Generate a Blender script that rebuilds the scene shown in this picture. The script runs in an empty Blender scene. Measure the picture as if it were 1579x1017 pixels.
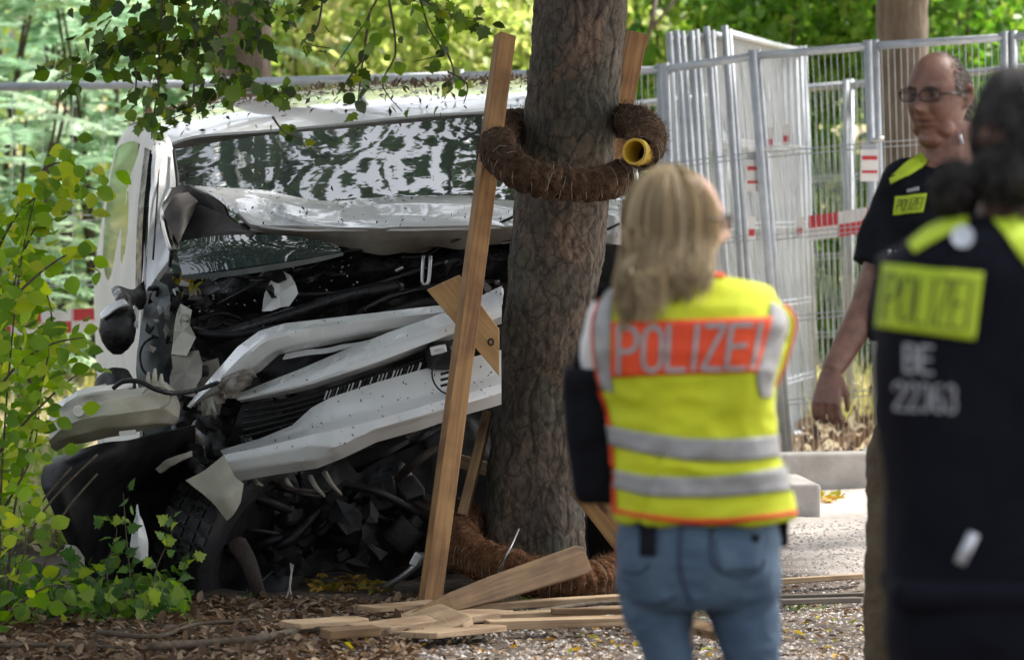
import bpy, math, random
import numpy as np
from mathutils import Vector, Matrix, noise as mn

random.seed(7)
rng = np.random.default_rng(7)
sc = bpy.context.scene
COL = sc.collection

# ---------------------------------------------------------------- camera, world, sun, exposure
F_PX = 8772.0            # 200 mm on a 36 mm sensor, in pixels of a 1579 px wide frame
CAM_H = 1.9
PITCH = math.atan((508.5 - 100.0) / F_PX)
cam_d = bpy.data.cameras.new('camera')
cam = bpy.data.objects.new('camera', cam_d)
COL.objects.link(cam)
cam_d.sensor_width = 36.0
cam_d.lens = 200.0
cam_d.clip_start = 0.5
cam_d.clip_end = 600.0
cam.location = (0, 0, CAM_H)
cam.rotation_euler = (math.radians(90) - PITCH, 0, 0)
cam_d.dof.use_dof = True
cam_d.dof.focus_distance = 20.6
cam_d.dof.aperture_fstop = 5.2
sc.camera = cam

SUN_EL, SUN_AZ = 50.0, 60.0       # azimuth measured from +Y (straight away from the camera) towards +X
world = bpy.data.worlds.new('World')
sc.world = world
world.use_nodes = True
wn = world.node_tree.nodes
wl = world.node_tree.links
wn.clear()
sky = wn.new('ShaderNodeTexSky')
sky.sky_type = 'NISHITA'
sky.sun_disc = False
sky.sun_elevation = math.radians(SUN_EL)
sky.sun_rotation = math.radians(SUN_AZ)
sky.air_density = 1.0
sky.dust_density = 4.0
sky.ozone_density = 1.0
bg = wn.new('ShaderNodeBackground')
bg.inputs['Strength'].default_value = 0.15
hs = wn.new('ShaderNodeHueSaturation')
hs.inputs['Saturation'].default_value = 0.35
wo = wn.new('ShaderNodeOutputWorld')
wl.new(sky.outputs[0], hs.inputs['Color'])
wl.new(hs.outputs[0], bg.inputs['Color'])
wl.new(bg.outputs[0], wo.inputs['Surface'])

sun_d = bpy.data.lights.new('sun', 'SUN')
sun_d.energy = 4.0
sun_d.angle = math.radians(3)
sun_d.color = (1.0, 0.95, 0.87)
sun = bpy.data.objects.new('sun', sun_d)
COL.objects.link(sun)
_sd = Vector((math.sin(math.radians(SUN_AZ)) * math.cos(math.radians(SUN_EL)),
              math.cos(math.radians(SUN_AZ)) * math.cos(math.radians(SUN_EL)),
              math.sin(math.radians(SUN_EL))))
sun.rotation_euler = _sd.to_track_quat('Z', 'Y').to_euler()
sun.location = (0, 0, 30)

sc.view_settings.view_transform = 'Standard'
sc.view_settings.look = 'None'
sc.view_settings.exposure = 1.48
sc.view_settings.gamma = 1.0
sc.view_settings.use_curve_mapping = False
sc.render.engine = 'CYCLES'
sc.cycles.use_denoising = True
sc.cycles.max_bounces = 6
sc.cycles.transparent_max_bounces = 8
sc.cycles.caustics_reflective = False
sc.cycles.caustics_refractive = False

# ---------------------------------------------------------------- surveying helpers
_up = Vector((0, math.sin(PITCH), math.cos(PITCH)))
_fw = Vector((0, math.cos(PITCH), -math.sin(PITCH)))
_rt = Vector((1, 0, 0))

def P(px, py, D):
    """world point on the sight line of a survey mark, at distance D (metres along Y)"""
    d = _rt * ((px - 789.5) / F_PX) - _up * ((py - 508.5) / F_PX) + _fw
    return Vector((0, 0, CAM_H)) + d * (D / d.y)

def G(px, py, z=0.0):
    d = _rt * ((px - 789.5) / F_PX) - _up * ((py - 508.5) / F_PX) + _fw
    return Vector((0, 0, CAM_H)) + d * ((z - CAM_H) / d.z)

# ---------------------------------------------------------------- object helpers
def tag(o, label=None, cat=None, group=None, kind=None):
    if label: o['label'] = label
    if cat: o['category'] = cat
    if group: o['group'] = group
    if kind: o['kind'] = kind
    return o

def thing(name, loc, label, cat, group=None, kind=None):
    o = bpy.data.objects.new(name, None)
    o.empty_display_size = 0.1
    COL.objects.link(o)
    o.location = loc
    return tag(o, label, cat, group, kind)

def wloc(o):
    v = Vector((0, 0, 0))
    while o is not None:
        v = v + Vector(o.location)
        o = o.parent
    return v

class MB:
    def __init__(s):
        s.v = []; s.f = []; s.uv = []; s.m = []
        s.has_uv = False
    def add(s, vs, fs, uvs=None, mi=0):
        b = len(s.v)
        s.v.extend([tuple(p) for p in vs])
        for k, f in enumerate(fs):
            s.f.append(tuple(b + i for i in f)); s.m.append(mi)
            if uvs is not None:
                s.uv.append(uvs[k]); s.has_uv = True
            else:
                s.uv.append([(0, 0)] * len(f))
        return s
    def board(s, p0, p1, w, t, side=(1, 0, 0), taper=1.0):
        """plank from p0 to p1; w = width vector length along side, t = thickness"""
        p0, p1 = Vector(p0), Vector(p1)
        ax = (p1 - p0); L = ax.length; ax.normalize()
        sd = Vector(side); sd = (sd - ax * sd.dot(ax)).normalized()
        n = ax.cross(sd)
        vs = []
        for (p, k) in ((p0, 1.0), (p1, taper)):
            for a, b in ((-1, -1), (1, -1), (1, 1), (-1, 1)):
                vs.append(p + sd * (a * w * k / 2) + n * (b * t / 2))
        fs = [(0, 1, 5, 4), (1, 2, 6, 5), (2, 3, 7, 6), (3, 0, 4, 7), (3, 2, 1, 0), (4, 5, 6, 7)]
        o = random.random() * 20
        u = [[(0 + o, 0), (0 + o, w), (L + o, w), (L + o, 0)],
             [(0 + o, w), (0 + o, w + t), (L + o, w + t), (L + o, w)],
             [(0 + o, .3), (0 + o, .3 + w), (L + o, .3 + w), (L + o, .3)],
             [(0 + o, .6), (0 + o, .6 + t), (L + o, .6 + t), (L + o, .6)],
             [(o, 0), (o, w), (o + t, w), (o + t, 0)], [(o, 0), (o, w), (o + t, w), (o + t, 0)]]
        return s.add(vs, fs, u)
    def box(s, c, sz, rz=0.0, rx=0.0, ry=0.0):
        M = Matrix.Rotation(rz, 3, 'Z') @ Matrix.Rotation(ry, 3, 'Y') @ Matrix.Rotation(rx, 3, 'X')
        vs = []
        for z in (-1, 1):
            for a, b in ((-1, -1), (1, -1), (1, 1), (-1, 1)):
                vs.append(Vector(c) + M @ Vector((a * sz[0] / 2, b * sz[1] / 2, z * sz[2] / 2)))
        return s.add(vs, [(3, 2, 1, 0), (4, 5, 6, 7), (0, 1, 5, 4), (1, 2, 6, 5), (2, 3, 7, 6), (3, 0, 4, 7)])
    def tube(s, pts, r, n=8, cap=True, smoothpts=0):
        pts = [Vector(p) for p in pts]
        if smoothpts: pts = catmull(pts, smoothpts)
        N = len(pts)
        if not hasattr(r, '__len__'): rr = [r] * N
        else:
            rr = list(np.interp(np.linspace(0, 1, N), np.linspace(0, 1, len(r)), r))
        t0 = (pts[1] - pts[0]).normalized()
        ref = Vector((0, 0, 1)) if abs(t0.z) < .9 else Vector((1, 0, 0))
        u = t0.cross(ref).normalized()
        vs = []; fs = []
        for i in range(N):
            t = (pts[min(i + 1, N - 1)] - pts[max(i - 1, 0)])
            if t.length < 1e-9: t = t0.copy()
            t.normalize()
            u = (u - t * u.dot(t))
            if u.length < 1e-6: u = t.orthogonal()
            u.normalize()
            w = t.cross(u)
            for k in range(n):
                a = 2 * math.pi * k / n
                vs.append(pts[i] + (u * math.cos(a) + w * math.sin(a)) * rr[i])
        for i in range(N - 1):
            for k in range(n):
                k2 = (k + 1) % n
                fs.append((i * n + k, i * n + k2, (i + 1) * n + k2, (i + 1) * n + k))
        if cap:
            fs.append(tuple(reversed(range(n)))); fs.append(tuple((N - 1) * n + k for k in range(n)))
        return s.add(vs, fs)
    def loft(s, secs, n=28, cap=True):
        """secs: (center, axis_a, axis_b, power) - super-ellipse rings"""
        vs = []; fs = []
        for (c, A, B, pw) in secs:
            c, A, B = Vector(c), Vector(A), Vector(B)
            for k in range(n):
                th = 2 * math.pi * k / n
                ca, sa = math.cos(th), math.sin(th)
                x = math.copysign(abs(ca) ** (2.0 / pw), ca); y = math.copysign(abs(sa) ** (2.0 / pw), sa)
                vs.append(c + A * x + B * y)
        N = len(secs)
        for i in range(N - 1):
            for k in range(n):
                k2 = (k + 1) % n
                fs.append((i * n + k, i * n + k2, (i + 1) * n + k2, (i + 1) * n + k))
        if cap:
            fs.append(tuple(reversed(range(n)))); fs.append(tuple((N - 1) * n + k for k in range(n)))
        return s.add(vs, fs)
    def ball(s, c, r, nu=14, nv=9, M=None):
        c = Vector(c)
        if not hasattr(r, '__len__'): r = (r, r, r)
        vs = [c + (M @ Vector((0, 0, r[2])) if M else Vector((0, 0, r[2])))]
        for i in range(1, nv):
            ph = math.pi * i / nv
            for k in range(nu):
                th = 2 * math.pi * k / nu
                p = Vector((r[0] * math.sin(ph) * math.cos(th), r[1] * math.sin(ph) * math.sin(th), r[2] * math.cos(ph)))
                vs.append(c + (M @ p if M else p))
        p = Vector((0, 0, -r[2])); vs.append(c + (M @ p if M else p))
        fs = [(0, 1 + k, 1 + (k + 1) % nu) for k in range(nu)]
        for i in range(nv - 2):
            for k in range(nu):
                k2 = (k + 1) % nu
                fs.append((1 + i * nu + k, 1 + (i + 1) * nu + k, 1 + (i + 1) * nu + k2, 1 + i * nu + k2))
        L = len(vs) - 1; b = 1 + (nv - 2) * nu
        fs += [(L, b + (k + 1) % nu, b + k) for k in range(nu)]
        return s.add(vs, fs)
    def prism(s, pts, thick):
        """polygon of 3D points extruded by vector thick"""
        n = len(pts); t = Vector(thick)
        vs = [Vector(p) for p in pts] + [Vector(p) + t for p in pts]
        fs = [tuple(range(n)), tuple(reversed(range(n, 2 * n)))]
        for k in range(n):
            k2 = (k + 1) % n
            fs.append((k2, k, n + k, n + k2))
        return s.add(vs, fs)
    def grid(s, rows, thick=0.0):
        """rows: list of equal length lists of Vectors; solid sheet of given thickness"""
        R, C = len(rows), len(rows[0])
        A = np.array([[tuple(p) for p in r] for r in rows], dtype=float)
        vs = [tuple(p) for p in A.reshape(-1, 3)]
        fs = [(i * C + j, i * C + j + 1, (i + 1) * C + j + 1, (i + 1) * C + j) for i in range(R - 1) for j in range(C - 1)]
        if thick:
            du = np.gradient(A, axis=1); dv = np.gradient(A, axis=0)
            nn = np.cross(du, dv); ln = np.linalg.norm(nn, axis=2, keepdims=True); ln[ln < 1e-9] = 1
            B = A + nn / ln * thick
            o = R * C
            vs += [tuple(p) for p in B.reshape(-1, 3)]
            fs = [tuple(reversed(f)) for f in fs]
            fs += [(o + i * C + j, o + i * C + j + 1, o + (i + 1) * C + j + 1, o + (i + 1) * C + j) for i in range(R - 1) for j in range(C - 1)]
            for j in range(C - 1):
                fs.append((j, j + 1, o + j + 1, o + j)); a = (R - 1) * C
                fs.append((a + j + 1, a + j, o + a + j, o + a + j + 1))
            for i in range(R - 1):
                fs.append(((i + 1) * C, i * C, o + i * C, o + (i + 1) * C)); a = C - 1
                fs.append((i * C + a, (i + 1) * C + a, o + (i + 1) * C + a, o + i * C + a))
        return s.add(vs, fs)
    def mesh(s, name, org=(0, 0, 0)):
        me = bpy.data.meshes.new(name)
        ox, oy, oz = org
        me.from_pydata([(x - ox, y - oy, z - oz) for x, y, z in s.v], [], s.f)
        if s.has_uv:
            ul = me.uv_layers.new(name='UVMap')
            flat = [c for f in s.uv for p in f for c in p]
            ul.data.foreach_set('uv', flat)
        me.update()
        return me
    def build(s, name, mat, parent=None, smooth=False, label=None, bevel=0, kind=None, angle=None):
        org = wloc(parent) if parent else Vector((0, 0, 0))
        me = s.mesh(name, org)
        mats = mat if isinstance(mat, (list, tuple)) else [mat]
        for m in mats: me.materials.append(m)
        if len(mats) > 1: me.polygons.foreach_set('material_index', s.m)
        if smooth: me.polygons.foreach_set('use_smooth', [True] * len(me.polygons))
        if smooth and angle is not None:
            me.set_sharp_from_angle(angle=math.radians(angle))
        o = bpy.data.objects.new(name, me)
        COL.objects.link(o)
        o.parent = parent
        if label: o['label'] = label
        if kind: o['kind'] = kind
        if bevel:
            b = o.modifiers.new('bevel', 'BEVEL'); b.width = bevel; b.segments = 2; b.limit_method = 'ANGLE'
        return o

def catmull(pts, k):
    out = []
    n = len(pts)
    for i in range(n - 1):
        p0 = pts[max(i - 1, 0)]; p1 = pts[i]; p2 = pts[i + 1]; p3 = pts[min(i + 2, n - 1)]
        for j in range(k):
            t = j / k
            out.append(0.5 * ((2 * p1) + (p2 - p0) * t + (2 * p0 - 5 * p1 + 4 * p2 - p3) * t * t + (3 * p1 - p0 - 3 * p2 + p3) * t ** 3))
    out.append(pts[-1])
    return out

def resample(row, n, smooth=True):
    pts = [Vector(p) for p in row]
    if smooth and len(pts) > 2: pts = catmull(pts, 8)
    d = [0.0]
    for a, b in zip(pts, pts[1:]): d.append(d[-1] + (b - a).length)
    A = np.array([tuple(p) for p in pts]); t = np.linspace(0, d[-1], n)
    return np.stack([np.interp(t, d, A[:, k]) for k in range(3)], 1)

def sheet_rows(rows, nu, nv, smooth=True, vsmooth=True, amp=0.0, freq=6.0, seed=0.0, ridged=True):
    """loft pixel-surveyed edge rows into a grid and crumple it"""
    R = [resample([P(*p) for p in r], nu, smooth) for r in rows]
    cols = [resample([Vector(R[i][j]) for i in range(len(R))], nv, vsmooth) for j in range(nu)]
    A = np.array(cols).transpose(1, 0, 2)
    if amp:
        du = np.gradient(A, axis=1); dv = np.gradient(A, axis=0)
        nn = np.cross(du, dv); ln = np.linalg.norm(nn, axis=2, keepdims=True); ln[ln < 1e-9] = 1
        nn = nn / ln
        for i in range(nv):
            for j in range(nu):
                p = Vector(A[i, j]) * freq + Vector((seed, seed * 1.7, 0))
                d = mn.noise(p)
                if ridged:
                    q = p + Vector((mn.noise(p * .7), mn.noise(p * .7 + Vector((7, 1, 3))), mn.noise(p * .7 + Vector((2, 8, 5))))) * .6
                    f1 = mn.voronoi(q * .55, distance_metric='DISTANCE')[0]; f2 = mn.voronoi(q * 1.3 + Vector((3, 3, 3)), distance_metric='DISTANCE')[0]
                    d = (f1[0] - .45) * 1.5 + (f2[0] - .45) * .45
                A[i, j] += nn[i, j] * d * amp
    return A

PANELS = {}
def sheet(name, rows, mat, parent, nu=40, nv=10, thick=.006, smooth=True, vsmooth=True, amp=0.0, freq=6.0, seed=0.0,
          ridged=True, label=None, flat=False, angle=35, keep=None):
    A = sheet_rows(rows, nu, nv, smooth, vsmooth, amp, freq, seed, ridged)
    if keep: PANELS[keep] = A
    mb = MB().grid([[Vector(p) for p in r] for r in A], thick)
    return mb.build(name, mat, parent, smooth=not flat, label=label, angle=angle if not flat else None)

def shard(name, pts, mat, parent, thick=.006, seed=0, jag=3.0):
    """torn angular piece: outline marks (px, py, D) with a jagged edge"""
    r = random.Random(seed); out = []
    n = len(pts)
    for i in range(n):
        a, b = pts[i], pts[(i + 1) % n]
        L_ = math.hypot(b[0] - a[0], b[1] - a[1]); m = max(1, int(L_ / 14))
        for k in range(m):
            t = k / m; j = 0 if k == 0 else jag
            out.append((a[0] + (b[0] - a[0]) * t + r.uniform(-j, j), a[1] + (b[1] - a[1]) * t + r.uniform(-j, j), a[2] + (b[2] - a[2]) * t + r.uniform(-.01, .01)))
    c = (sum(p[0] for p in out) / len(out), sum(p[1] for p in out) / len(out), sum(p[2] for p in out) / len(out) + r.uniform(-.014, .012))
    V = [P(*p) for p in out] + [P(*c)]; k = len(V)
    V += [v + Vector((0, thick, 0)) for v in V]
    F = []; N_ = len(out)
    for i in range(N_):
        j = (i + 1) % N_
        F += [(i, j, N_), (k + j, k + i, k + N_), (j, i, k + i, k + j)]
    return MB().add(V, F).build(name, mat, parent)

def secs(rows, D, pw=2.4):
    """rows: (py, left px, right px, half depth m, depth shift m)"""
    out = []
    for (py, l, r_, b_, ds) in rows:
        c = P((l + r_) / 2, py, D + ds); a = (P(r_, py, D + ds) - P(l, py, D + ds)).length / 2
        out.append((c, Vector((a, 0, 0)), Vector((0, b_, 0)), pw))
    return out

# ---------------------------------------------------------------- materials
def new_mat(name):
    m = bpy.data.materials.new(name); m.use_nodes = True
    nt = m.node_tree
    return m, nt, nt.nodes, nt.links, nt.nodes['Principled BSDF']

def pmat(name, c1, c2=None, rough=.6, metal=0.0, scale=8.0, bump=0.0, bscale=None, coat=0.0, spec=.5, c3=None,
         detail=5, rough2=None, stretch=None, sheen=0.0, ior=None, bdist=0.01, lo=.35, hi=.65):
    m, nt, N, L, b = new_mat(name)
    b.inputs['Roughness'].default_value = rough
    b.inputs['Metallic'].default_value = metal
    b.inputs['Coat Weight'].default_value = coat
    b.inputs['Coat Roughness'].default_value = .05
    b.inputs['Specular IOR Level'].default_value = spec
    if sheen: b.inputs['Sheen Weight'].default_value = sheen
    if ior: b.inputs['IOR'].default_value = ior
    tc = N.new('ShaderNodeTexCoord')
    src = tc.outputs['Object']
    if stretch:
        mp = N.new('ShaderNodeMapping'); mp.inputs['Scale'].default_value = stretch
        L.new(src, mp.inputs['Vector']); src = mp.outputs['Vector']
    if c2 is not None:
        nz = N.new('ShaderNodeTexNoise'); nz.inputs['Scale'].default_value = scale; nz.inputs['Detail'].default_value = detail
        nz.inputs['Roughness'].default_value = .6
        L.new(src, nz.inputs['Vector'])
        cr = N.new('ShaderNodeValToRGB')
        cr.color_ramp.elements[0].position = lo; cr.color_ramp.elements[0].color = (*c1, 1)
        cr.color_ramp.elements[1].position = hi; cr.color_ramp.elements[1].color = (*c2, 1)
        if c3 is not None:
            e = cr.color_ramp.elements.new((lo + hi) / 2); e.color = (*c3, 1)
        L.new(nz.outputs['Fac'], cr.inputs['Fac']); L.new(cr.outputs['Color'], b.inputs['Base Color'])
        if rough2 is not None:
            mr = N.new('ShaderNodeMapRange'); mr.inputs['From Min'].default_value = .35; mr.inputs['From Max'].default_value = .65
            mr.inputs['To Min'].default_value = rough; mr.inputs['To Max'].default_value = rough2
            L.new(nz.outputs['Fac'], mr.inputs['Value']); L.new(mr.outputs[0], b.inputs['Roughness'])
    else:
        b.inputs['Base Color'].default_value = (*c1, 1)
    if bump:
        nb = N.new('ShaderNodeTexNoise'); nb.inputs['Scale'].default_value = bscale or scale * 3; nb.inputs['Detail'].default_value = 6
        L.new(src, nb.inputs['Vector'])
        bp = N.new('ShaderNodeBump'); bp.inputs['Strength'].default_value = bump; bp.inputs['Distance'].default_value = bdist
        L.new(nb.outputs['Fac'], bp.inputs['Height']); L.new(bp.outputs[0], b.inputs['Normal'])
    return m

def leaf_mat(name, cols, trans=.4, rough=.5):
    """leaf colours vary per leaf through the 'rnd' attribute"""
    m, nt, N, L, b = new_mat(name)
    at = N.new('ShaderNodeAttribute'); at.attribute_name = 'rnd'
    cr = N.new('ShaderNodeValToRGB')
    cr.color_ramp.interpolation = 'LINEAR'
    cr.color_ramp.elements[0].color = (*cols[0], 1); cr.color_ramp.elements[1].color = (*cols[-1], 1)
    for i, c in enumerate(cols[1:-1]):
        e = cr.color_ramp.elements.new((i + 1) / (len(cols) - 1)); e.color = (*c, 1)
    L.new(at.outputs['Fac'], cr.inputs['Fac'])
    L.new(cr.outputs[0], b.inputs['Base Color'])
    b.inputs['Roughness'].default_value = rough
    tr = N.new('ShaderNodeBsdfTranslucent')
    hsn = N.new('ShaderNodeHueSaturation'); hsn.inputs['Saturation'].default_value = 1.15; hsn.inputs['Value'].default_value = 1.6
    L.new(cr.outputs[0], hsn.inputs['Color']); L.new(hsn.outputs[0], tr.inputs['Color'])
    mx = N.new('ShaderNodeMixShader'); mx.inputs[0].default_value = trans
    L.new(b.outputs[0], mx.inputs[1]); L.new(tr.outputs[0], mx.inputs[2])
    L.new(mx.outputs[0], N['Material Output'].inputs['Surface'])
    return m

def wood_mat(name, base, dark, knots=True):
    m, nt, N, L, b = new_mat(name)
    uv = N.new('ShaderNodeUVMap'); uv.uv_map = 'UVMap'
    mp = N.new('ShaderNodeMapping'); mp.inputs['Scale'].default_value = (1.6, 40, 1)
    L.new(uv.outputs[0], mp.inputs['Vector'])
    nz = N.new('ShaderNodeTexNoise'); nz.inputs['Scale'].default_value = 1.6; nz.inputs['Detail'].default_value = 7; nz.inputs['Distortion'].default_value = .6
    L.new(mp.outputs[0], nz.inputs['Vector'])
    cr = N.new('ShaderNodeValToRGB')
    cr.color_ramp.elements[0].position = .3; cr.color_ramp.elements[0].color = (*dark, 1)
    cr.color_ramp.elements[1].position = .62; cr.color_ramp.elements[1].color = (*base, 1)
    L.new(nz.outputs['Fac'], cr.inputs['Fac'])
    # blotches and knots
    n2 = N.new('ShaderNodeTexNoise'); n2.inputs['Scale'].default_value = 5; n2.inputs['Detail'].default_value = 4
    L.new(uv.outputs[0], n2.inputs['Vector'])
    r2 = N.new('ShaderNodeValToRGB'); r2.color_ramp.elements[0].position = .36; r2.color_ramp.elements[0].color = (.5, .42, .36, 1)
    r2.color_ramp.elements[1].position = .55; r2.color_ramp.elements[1].color = (1, 1, 1, 1)
    L.new(n2.outputs['Fac'], r2.inputs['Fac'])
    mp2 = N.new('ShaderNodeMapping'); mp2.inputs['Scale'].default_value = (3.4, 9.0, 1)
    L.new(uv.outputs[0], mp2.inputs['Vector'])
    vo = N.new('ShaderNodeTexVoronoi'); vo.inputs['Scale'].default_value = 1.0
    L.new(mp2.outputs[0], vo.inputs['Vector'])
    r3 = N.new('ShaderNodeValToRGB'); r3.color_ramp.elements[0].position = .07; r3.color_ramp.elements[0].color = (.16, .09, .05, 1)
    r3.color_ramp.elements[1].position = .14; r3.color_ramp.elements[1].color = (1, 1, 1, 1)
    L.new(vo.outputs['Distance'], r3.inputs['Fac'])
    mul = N.new('ShaderNodeMix'); mul.data_type = 'RGBA'; mul.blend_type = 'MULTIPLY'; mul.inputs[0].default_value = .8
    L.new(cr.outputs[0], mul.inputs[6]); L.new(r2.outputs[0], mul.inputs[7])
    mu2 = N.new('ShaderNodeMix'); mu2.data_type = 'RGBA'; mu2.blend_type = 'MULTIPLY'; mu2.inputs[0].default_value = .85 if knots else 0
    L.new(mul.outputs[2], mu2.inputs[6]); L.new(r3.outputs[0], mu2.inputs[7])
    L.new(mu2.outputs[2], b.inputs['Base Color'])
    b.inputs['Roughness'].default_value = .7
    bp = N.new('ShaderNodeBump'); bp.inputs['Strength'].default_value = .5; bp.inputs['Distance'].default_value = .003
    L.new(nz.outputs['Fac'], bp.inputs['Height']); L.new(bp.outputs[0], b.inputs['Normal'])
    return m

M = {}
M['paint'] = pmat('silver_white_paint', (.60, .615, .62), (.70, .71, .71), rough=.25, scale=2.5, coat=.8, rough2=.42, bump=.04, bscale=5)
M['paint_in'] = pmat('primer_underside', (.20, .18, .155), (.33, .31, .27), rough=.6, scale=6, bump=.2, bscale=12)
M['shell'] = pmat('cream_plastic_shell', (.44, .43, .36), (.31, .30, .245), rough=.45, scale=7, bump=.15, bscale=9, spec=.4)
M['blackp'] = pmat('black_plastic', (.006, .006, .007), (.016, .016, .018), rough=.5, scale=14, bump=.35, bscale=25, spec=.25)
M['blackg'] = pmat('wet_black_plastic', (.005, .005, .006), (.012, .012, .013), rough=.14, scale=20, bump=.5, bscale=30, rough2=.6, spec=.4)
M['dark'] = pmat('grimy_dark_metal', (.006, .0055, .0055), (.014, .013, .013), rough=.6, metal=.2, scale=18, bump=.6, bscale=25)
M['greym'] = pmat('grey_green_metal', (.05, .06, .06), (.10, .115, .115), rough=.45, metal=.2, scale=5, bump=.2)
M['rubber'] = pmat('rubber', (.012, .012, .014), (.03, .03, .033), rough=.6, scale=30, bump=.3)
M['steel'] = pmat('zinc_steel', (.50, .51, .52), (.38, .39, .40), rough=.4, metal=.9, scale=20)
M['rust'] = pmat('rusty_steel', (.035, .02, .015), (.012, .009, .008), rough=.8, scale=20, bump=.5)
M['galv'] = pmat('galvanised_steel', (.46, .49, .53), (.36, .39, .43), rough=.5, metal=.35, scale=14)
M['galv_dark'] = pmat('weathered_galvanised_steel', (.30, .31, .33), (.22, .23, .25), rough=.5, metal=.5, scale=14)
M['wood'] = wood_mat('fresh_sawn_pine', (.34, .185, .065), (.20, .095, .032))
M['wood_d'] = wood_mat('weathered_pine', (.27, .165, .075), (.13, .075, .038))
M['wood_l'] = wood_mat('pale_split_wood', (.46, .33, .20), (.28, .19, .11), knots=False)
M['white'] = pmat('white_vinyl', (.75, .75, .75), (.62, .62, .63), rough=.4, scale=9)
M['red'] = pmat('red_vinyl', (.55, .04, .05), (.45, .03, .04), rough=.4, scale=9)
# ================================================================= leaves
LEAF_T = np.array([(0, 0, 0), (.28, .42, .10), (.72, .36, .08), (1, 0, -.10), (.72, -.36, .08), (.28, -.42, .10)], float)
LEAF_F = np.array([(0, 3, 2, 1), (0, 5, 4, 3)])
QUAD_T = np.array([(0, 0, 0), (.5, .5, .12), (1, 0, 0), (.5, -.5, .12)], float)
QUAD_F = np.array([(0, 3, 2, 1)])

def unit(a):
    n = np.linalg.norm(a, axis=-1, keepdims=True); n[n < 1e-9] = 1
    return a / n

def rand_dirs(n, zbias=0.0, r=rng):
    d = r.normal(size=(n, 3)); d = unit(d); d[:, 2] += zbias
    return unit(d)

def leaves(name, pos, dirs, size, mat, parent=None, width=.75, quad=False, nrm=None, rnd=None, kind=None, smooth=False):
    pos = np.asarray(pos, float); n = len(pos)
    T, Fc = (QUAD_T, QUAD_F) if quad else (LEAF_T, LEAF_F)
    d = unit(np.asarray(dirs, float))
    if nrm is None: nrm = rand_dirs(n, .6)
    s = unit(np.cross(nrm, d)); u = np.cross(d, s)
    size = np.broadcast_to(np.asarray(size, float), (n,))
    k = len(T)
    V = pos[:, None, :] + size[:, None, None] * (T[None, :, 0:1] * d[:, None, :] + width * T[None, :, 1:2] * s[:, None, :] + T[None, :, 2:3] * u[:, None, :])
    V = V.reshape(-1, 3)
    if parent is not None: V = V - np.array(wloc(parent))
    FF = (np.arange(n)[:, None, None] * k + Fc[None]).reshape(-1, Fc.shape[1])
    me = bpy.data.meshes.new(name)
    me.vertices.add(len(V)); me.vertices.foreach_set('co', V.ravel())
    nl = FF.size; me.loops.add(nl); me.loops.foreach_set('vertex_index', FF.ravel().astype(np.int32))
    me.polygons.add(len(FF)); me.polygons.foreach_set('loop_start', np.arange(0, nl, FF.shape[1], dtype=np.int32))
    me.update(calc_edges=True)
    if rnd is None: rnd = rng.random(n)
    at = me.attributes.new('rnd', 'FLOAT', 'POINT'); at.data.foreach_set('value', np.repeat(rnd, k).astype(np.float32))
    me.materials.append(mat)
    o = bpy.data.objects.new(name, me); COL.objects.link(o); o.parent = parent
    if kind: o['kind'] = kind
    return o

def single_leaf_mesh(name, mat, rnd, width=.8, lobed=False):
    if lobed:
        prof = [(0, 0), (.10, .13), (.05, .30), (.20, .28), (.34, .50), (.46, .30), (.60, .34), (.70, .17), (1.0, 0)]
    else:
        prof = [(0, 0), (.07, .13), (.2, .30), (.38, .41), (.56, .42), (.74, .32), (.88, .16), (1.0, 0)]
    T = []; F = []
    for k, (x, y) in enumerate(prof):
        zc = -.16 * x * x
        T += [(x, y * width * 1.2, zc + .22 * y + .02 * math.sin(k * 2.3)), (x, 0, zc), (x, -y * width * 1.2, zc + .22 * y - .02 * math.sin(k * 1.7))]
        if k:
            a = 3 * (k - 1); b = 3 * k
            F += [(a, a + 1, b + 1, b), (a + 1, a + 2, b + 2, b + 1)]
    me = bpy.data.meshes.new(name); me.from_pydata([tuple(p) for p in T], [], F)
    me.polygons.foreach_set('use_smooth', [True] * len(F))
    at = me.attributes.new('rnd', 'FLOAT', 'POINT'); at.data.foreach_set('value', [rnd] * len(T))
    me.materials.append(mat)
    return me

def place_leaf(name, meshes, parent, pos, d, nrm, size):
    d = Vector(d).normalized(); n = Vector(nrm)
    s = n.cross(d)
    if s.length < 1e-4: s = d.orthogonal()
    s.normalize(); u = d.cross(s)
    o = bpy.data.objects.new(name, random.choice(meshes)); COL.objects.link(o)
    o.parent = parent
    Mx = Matrix((d, s, u)).transposed().to_4x4()
    e = Mx.to_euler(); o.rotation_euler = e
    o.location = Vector(pos) - wloc(parent); o.scale = (size,) * 3
    return o

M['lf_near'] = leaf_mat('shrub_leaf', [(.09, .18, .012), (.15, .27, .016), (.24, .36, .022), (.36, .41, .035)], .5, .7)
M['lf_dark'] = leaf_mat('dark_branch_leaf', [(.022, .045, .006), (.05, .10, .010), (.12, .20, .016), (.36, .32, .04)], .35, .6)  # dark mixed greens for the hanging branches
M['lf_ivy'] = leaf_mat('weed_leaf', [(.025, .07, .012), (.05, .12, .02), (.11, .20, .03), (.2, .28, .04)], .35, .7)
M['lf_sumac'] = leaf_mat('sumac_leaflet', [(.19, .31, .19), (.30, .44, .30), (.46, .57, .44), (.54, .60, .24)], .45, .45)
M['lf_hedge'] = leaf_mat('hedge_leaf', [(.06, .14, .03), (.12, .25, .04), (.22, .36, .07), (.40, .47, .12)], .45, .5)
M['lf_yellow'] = leaf_mat('pale_yellow_green_leaf', [(.17, .25, .07), (.32, .41, .11), (.50, .54, .22), (.52, .43, .30)], .45, .5)
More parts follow.
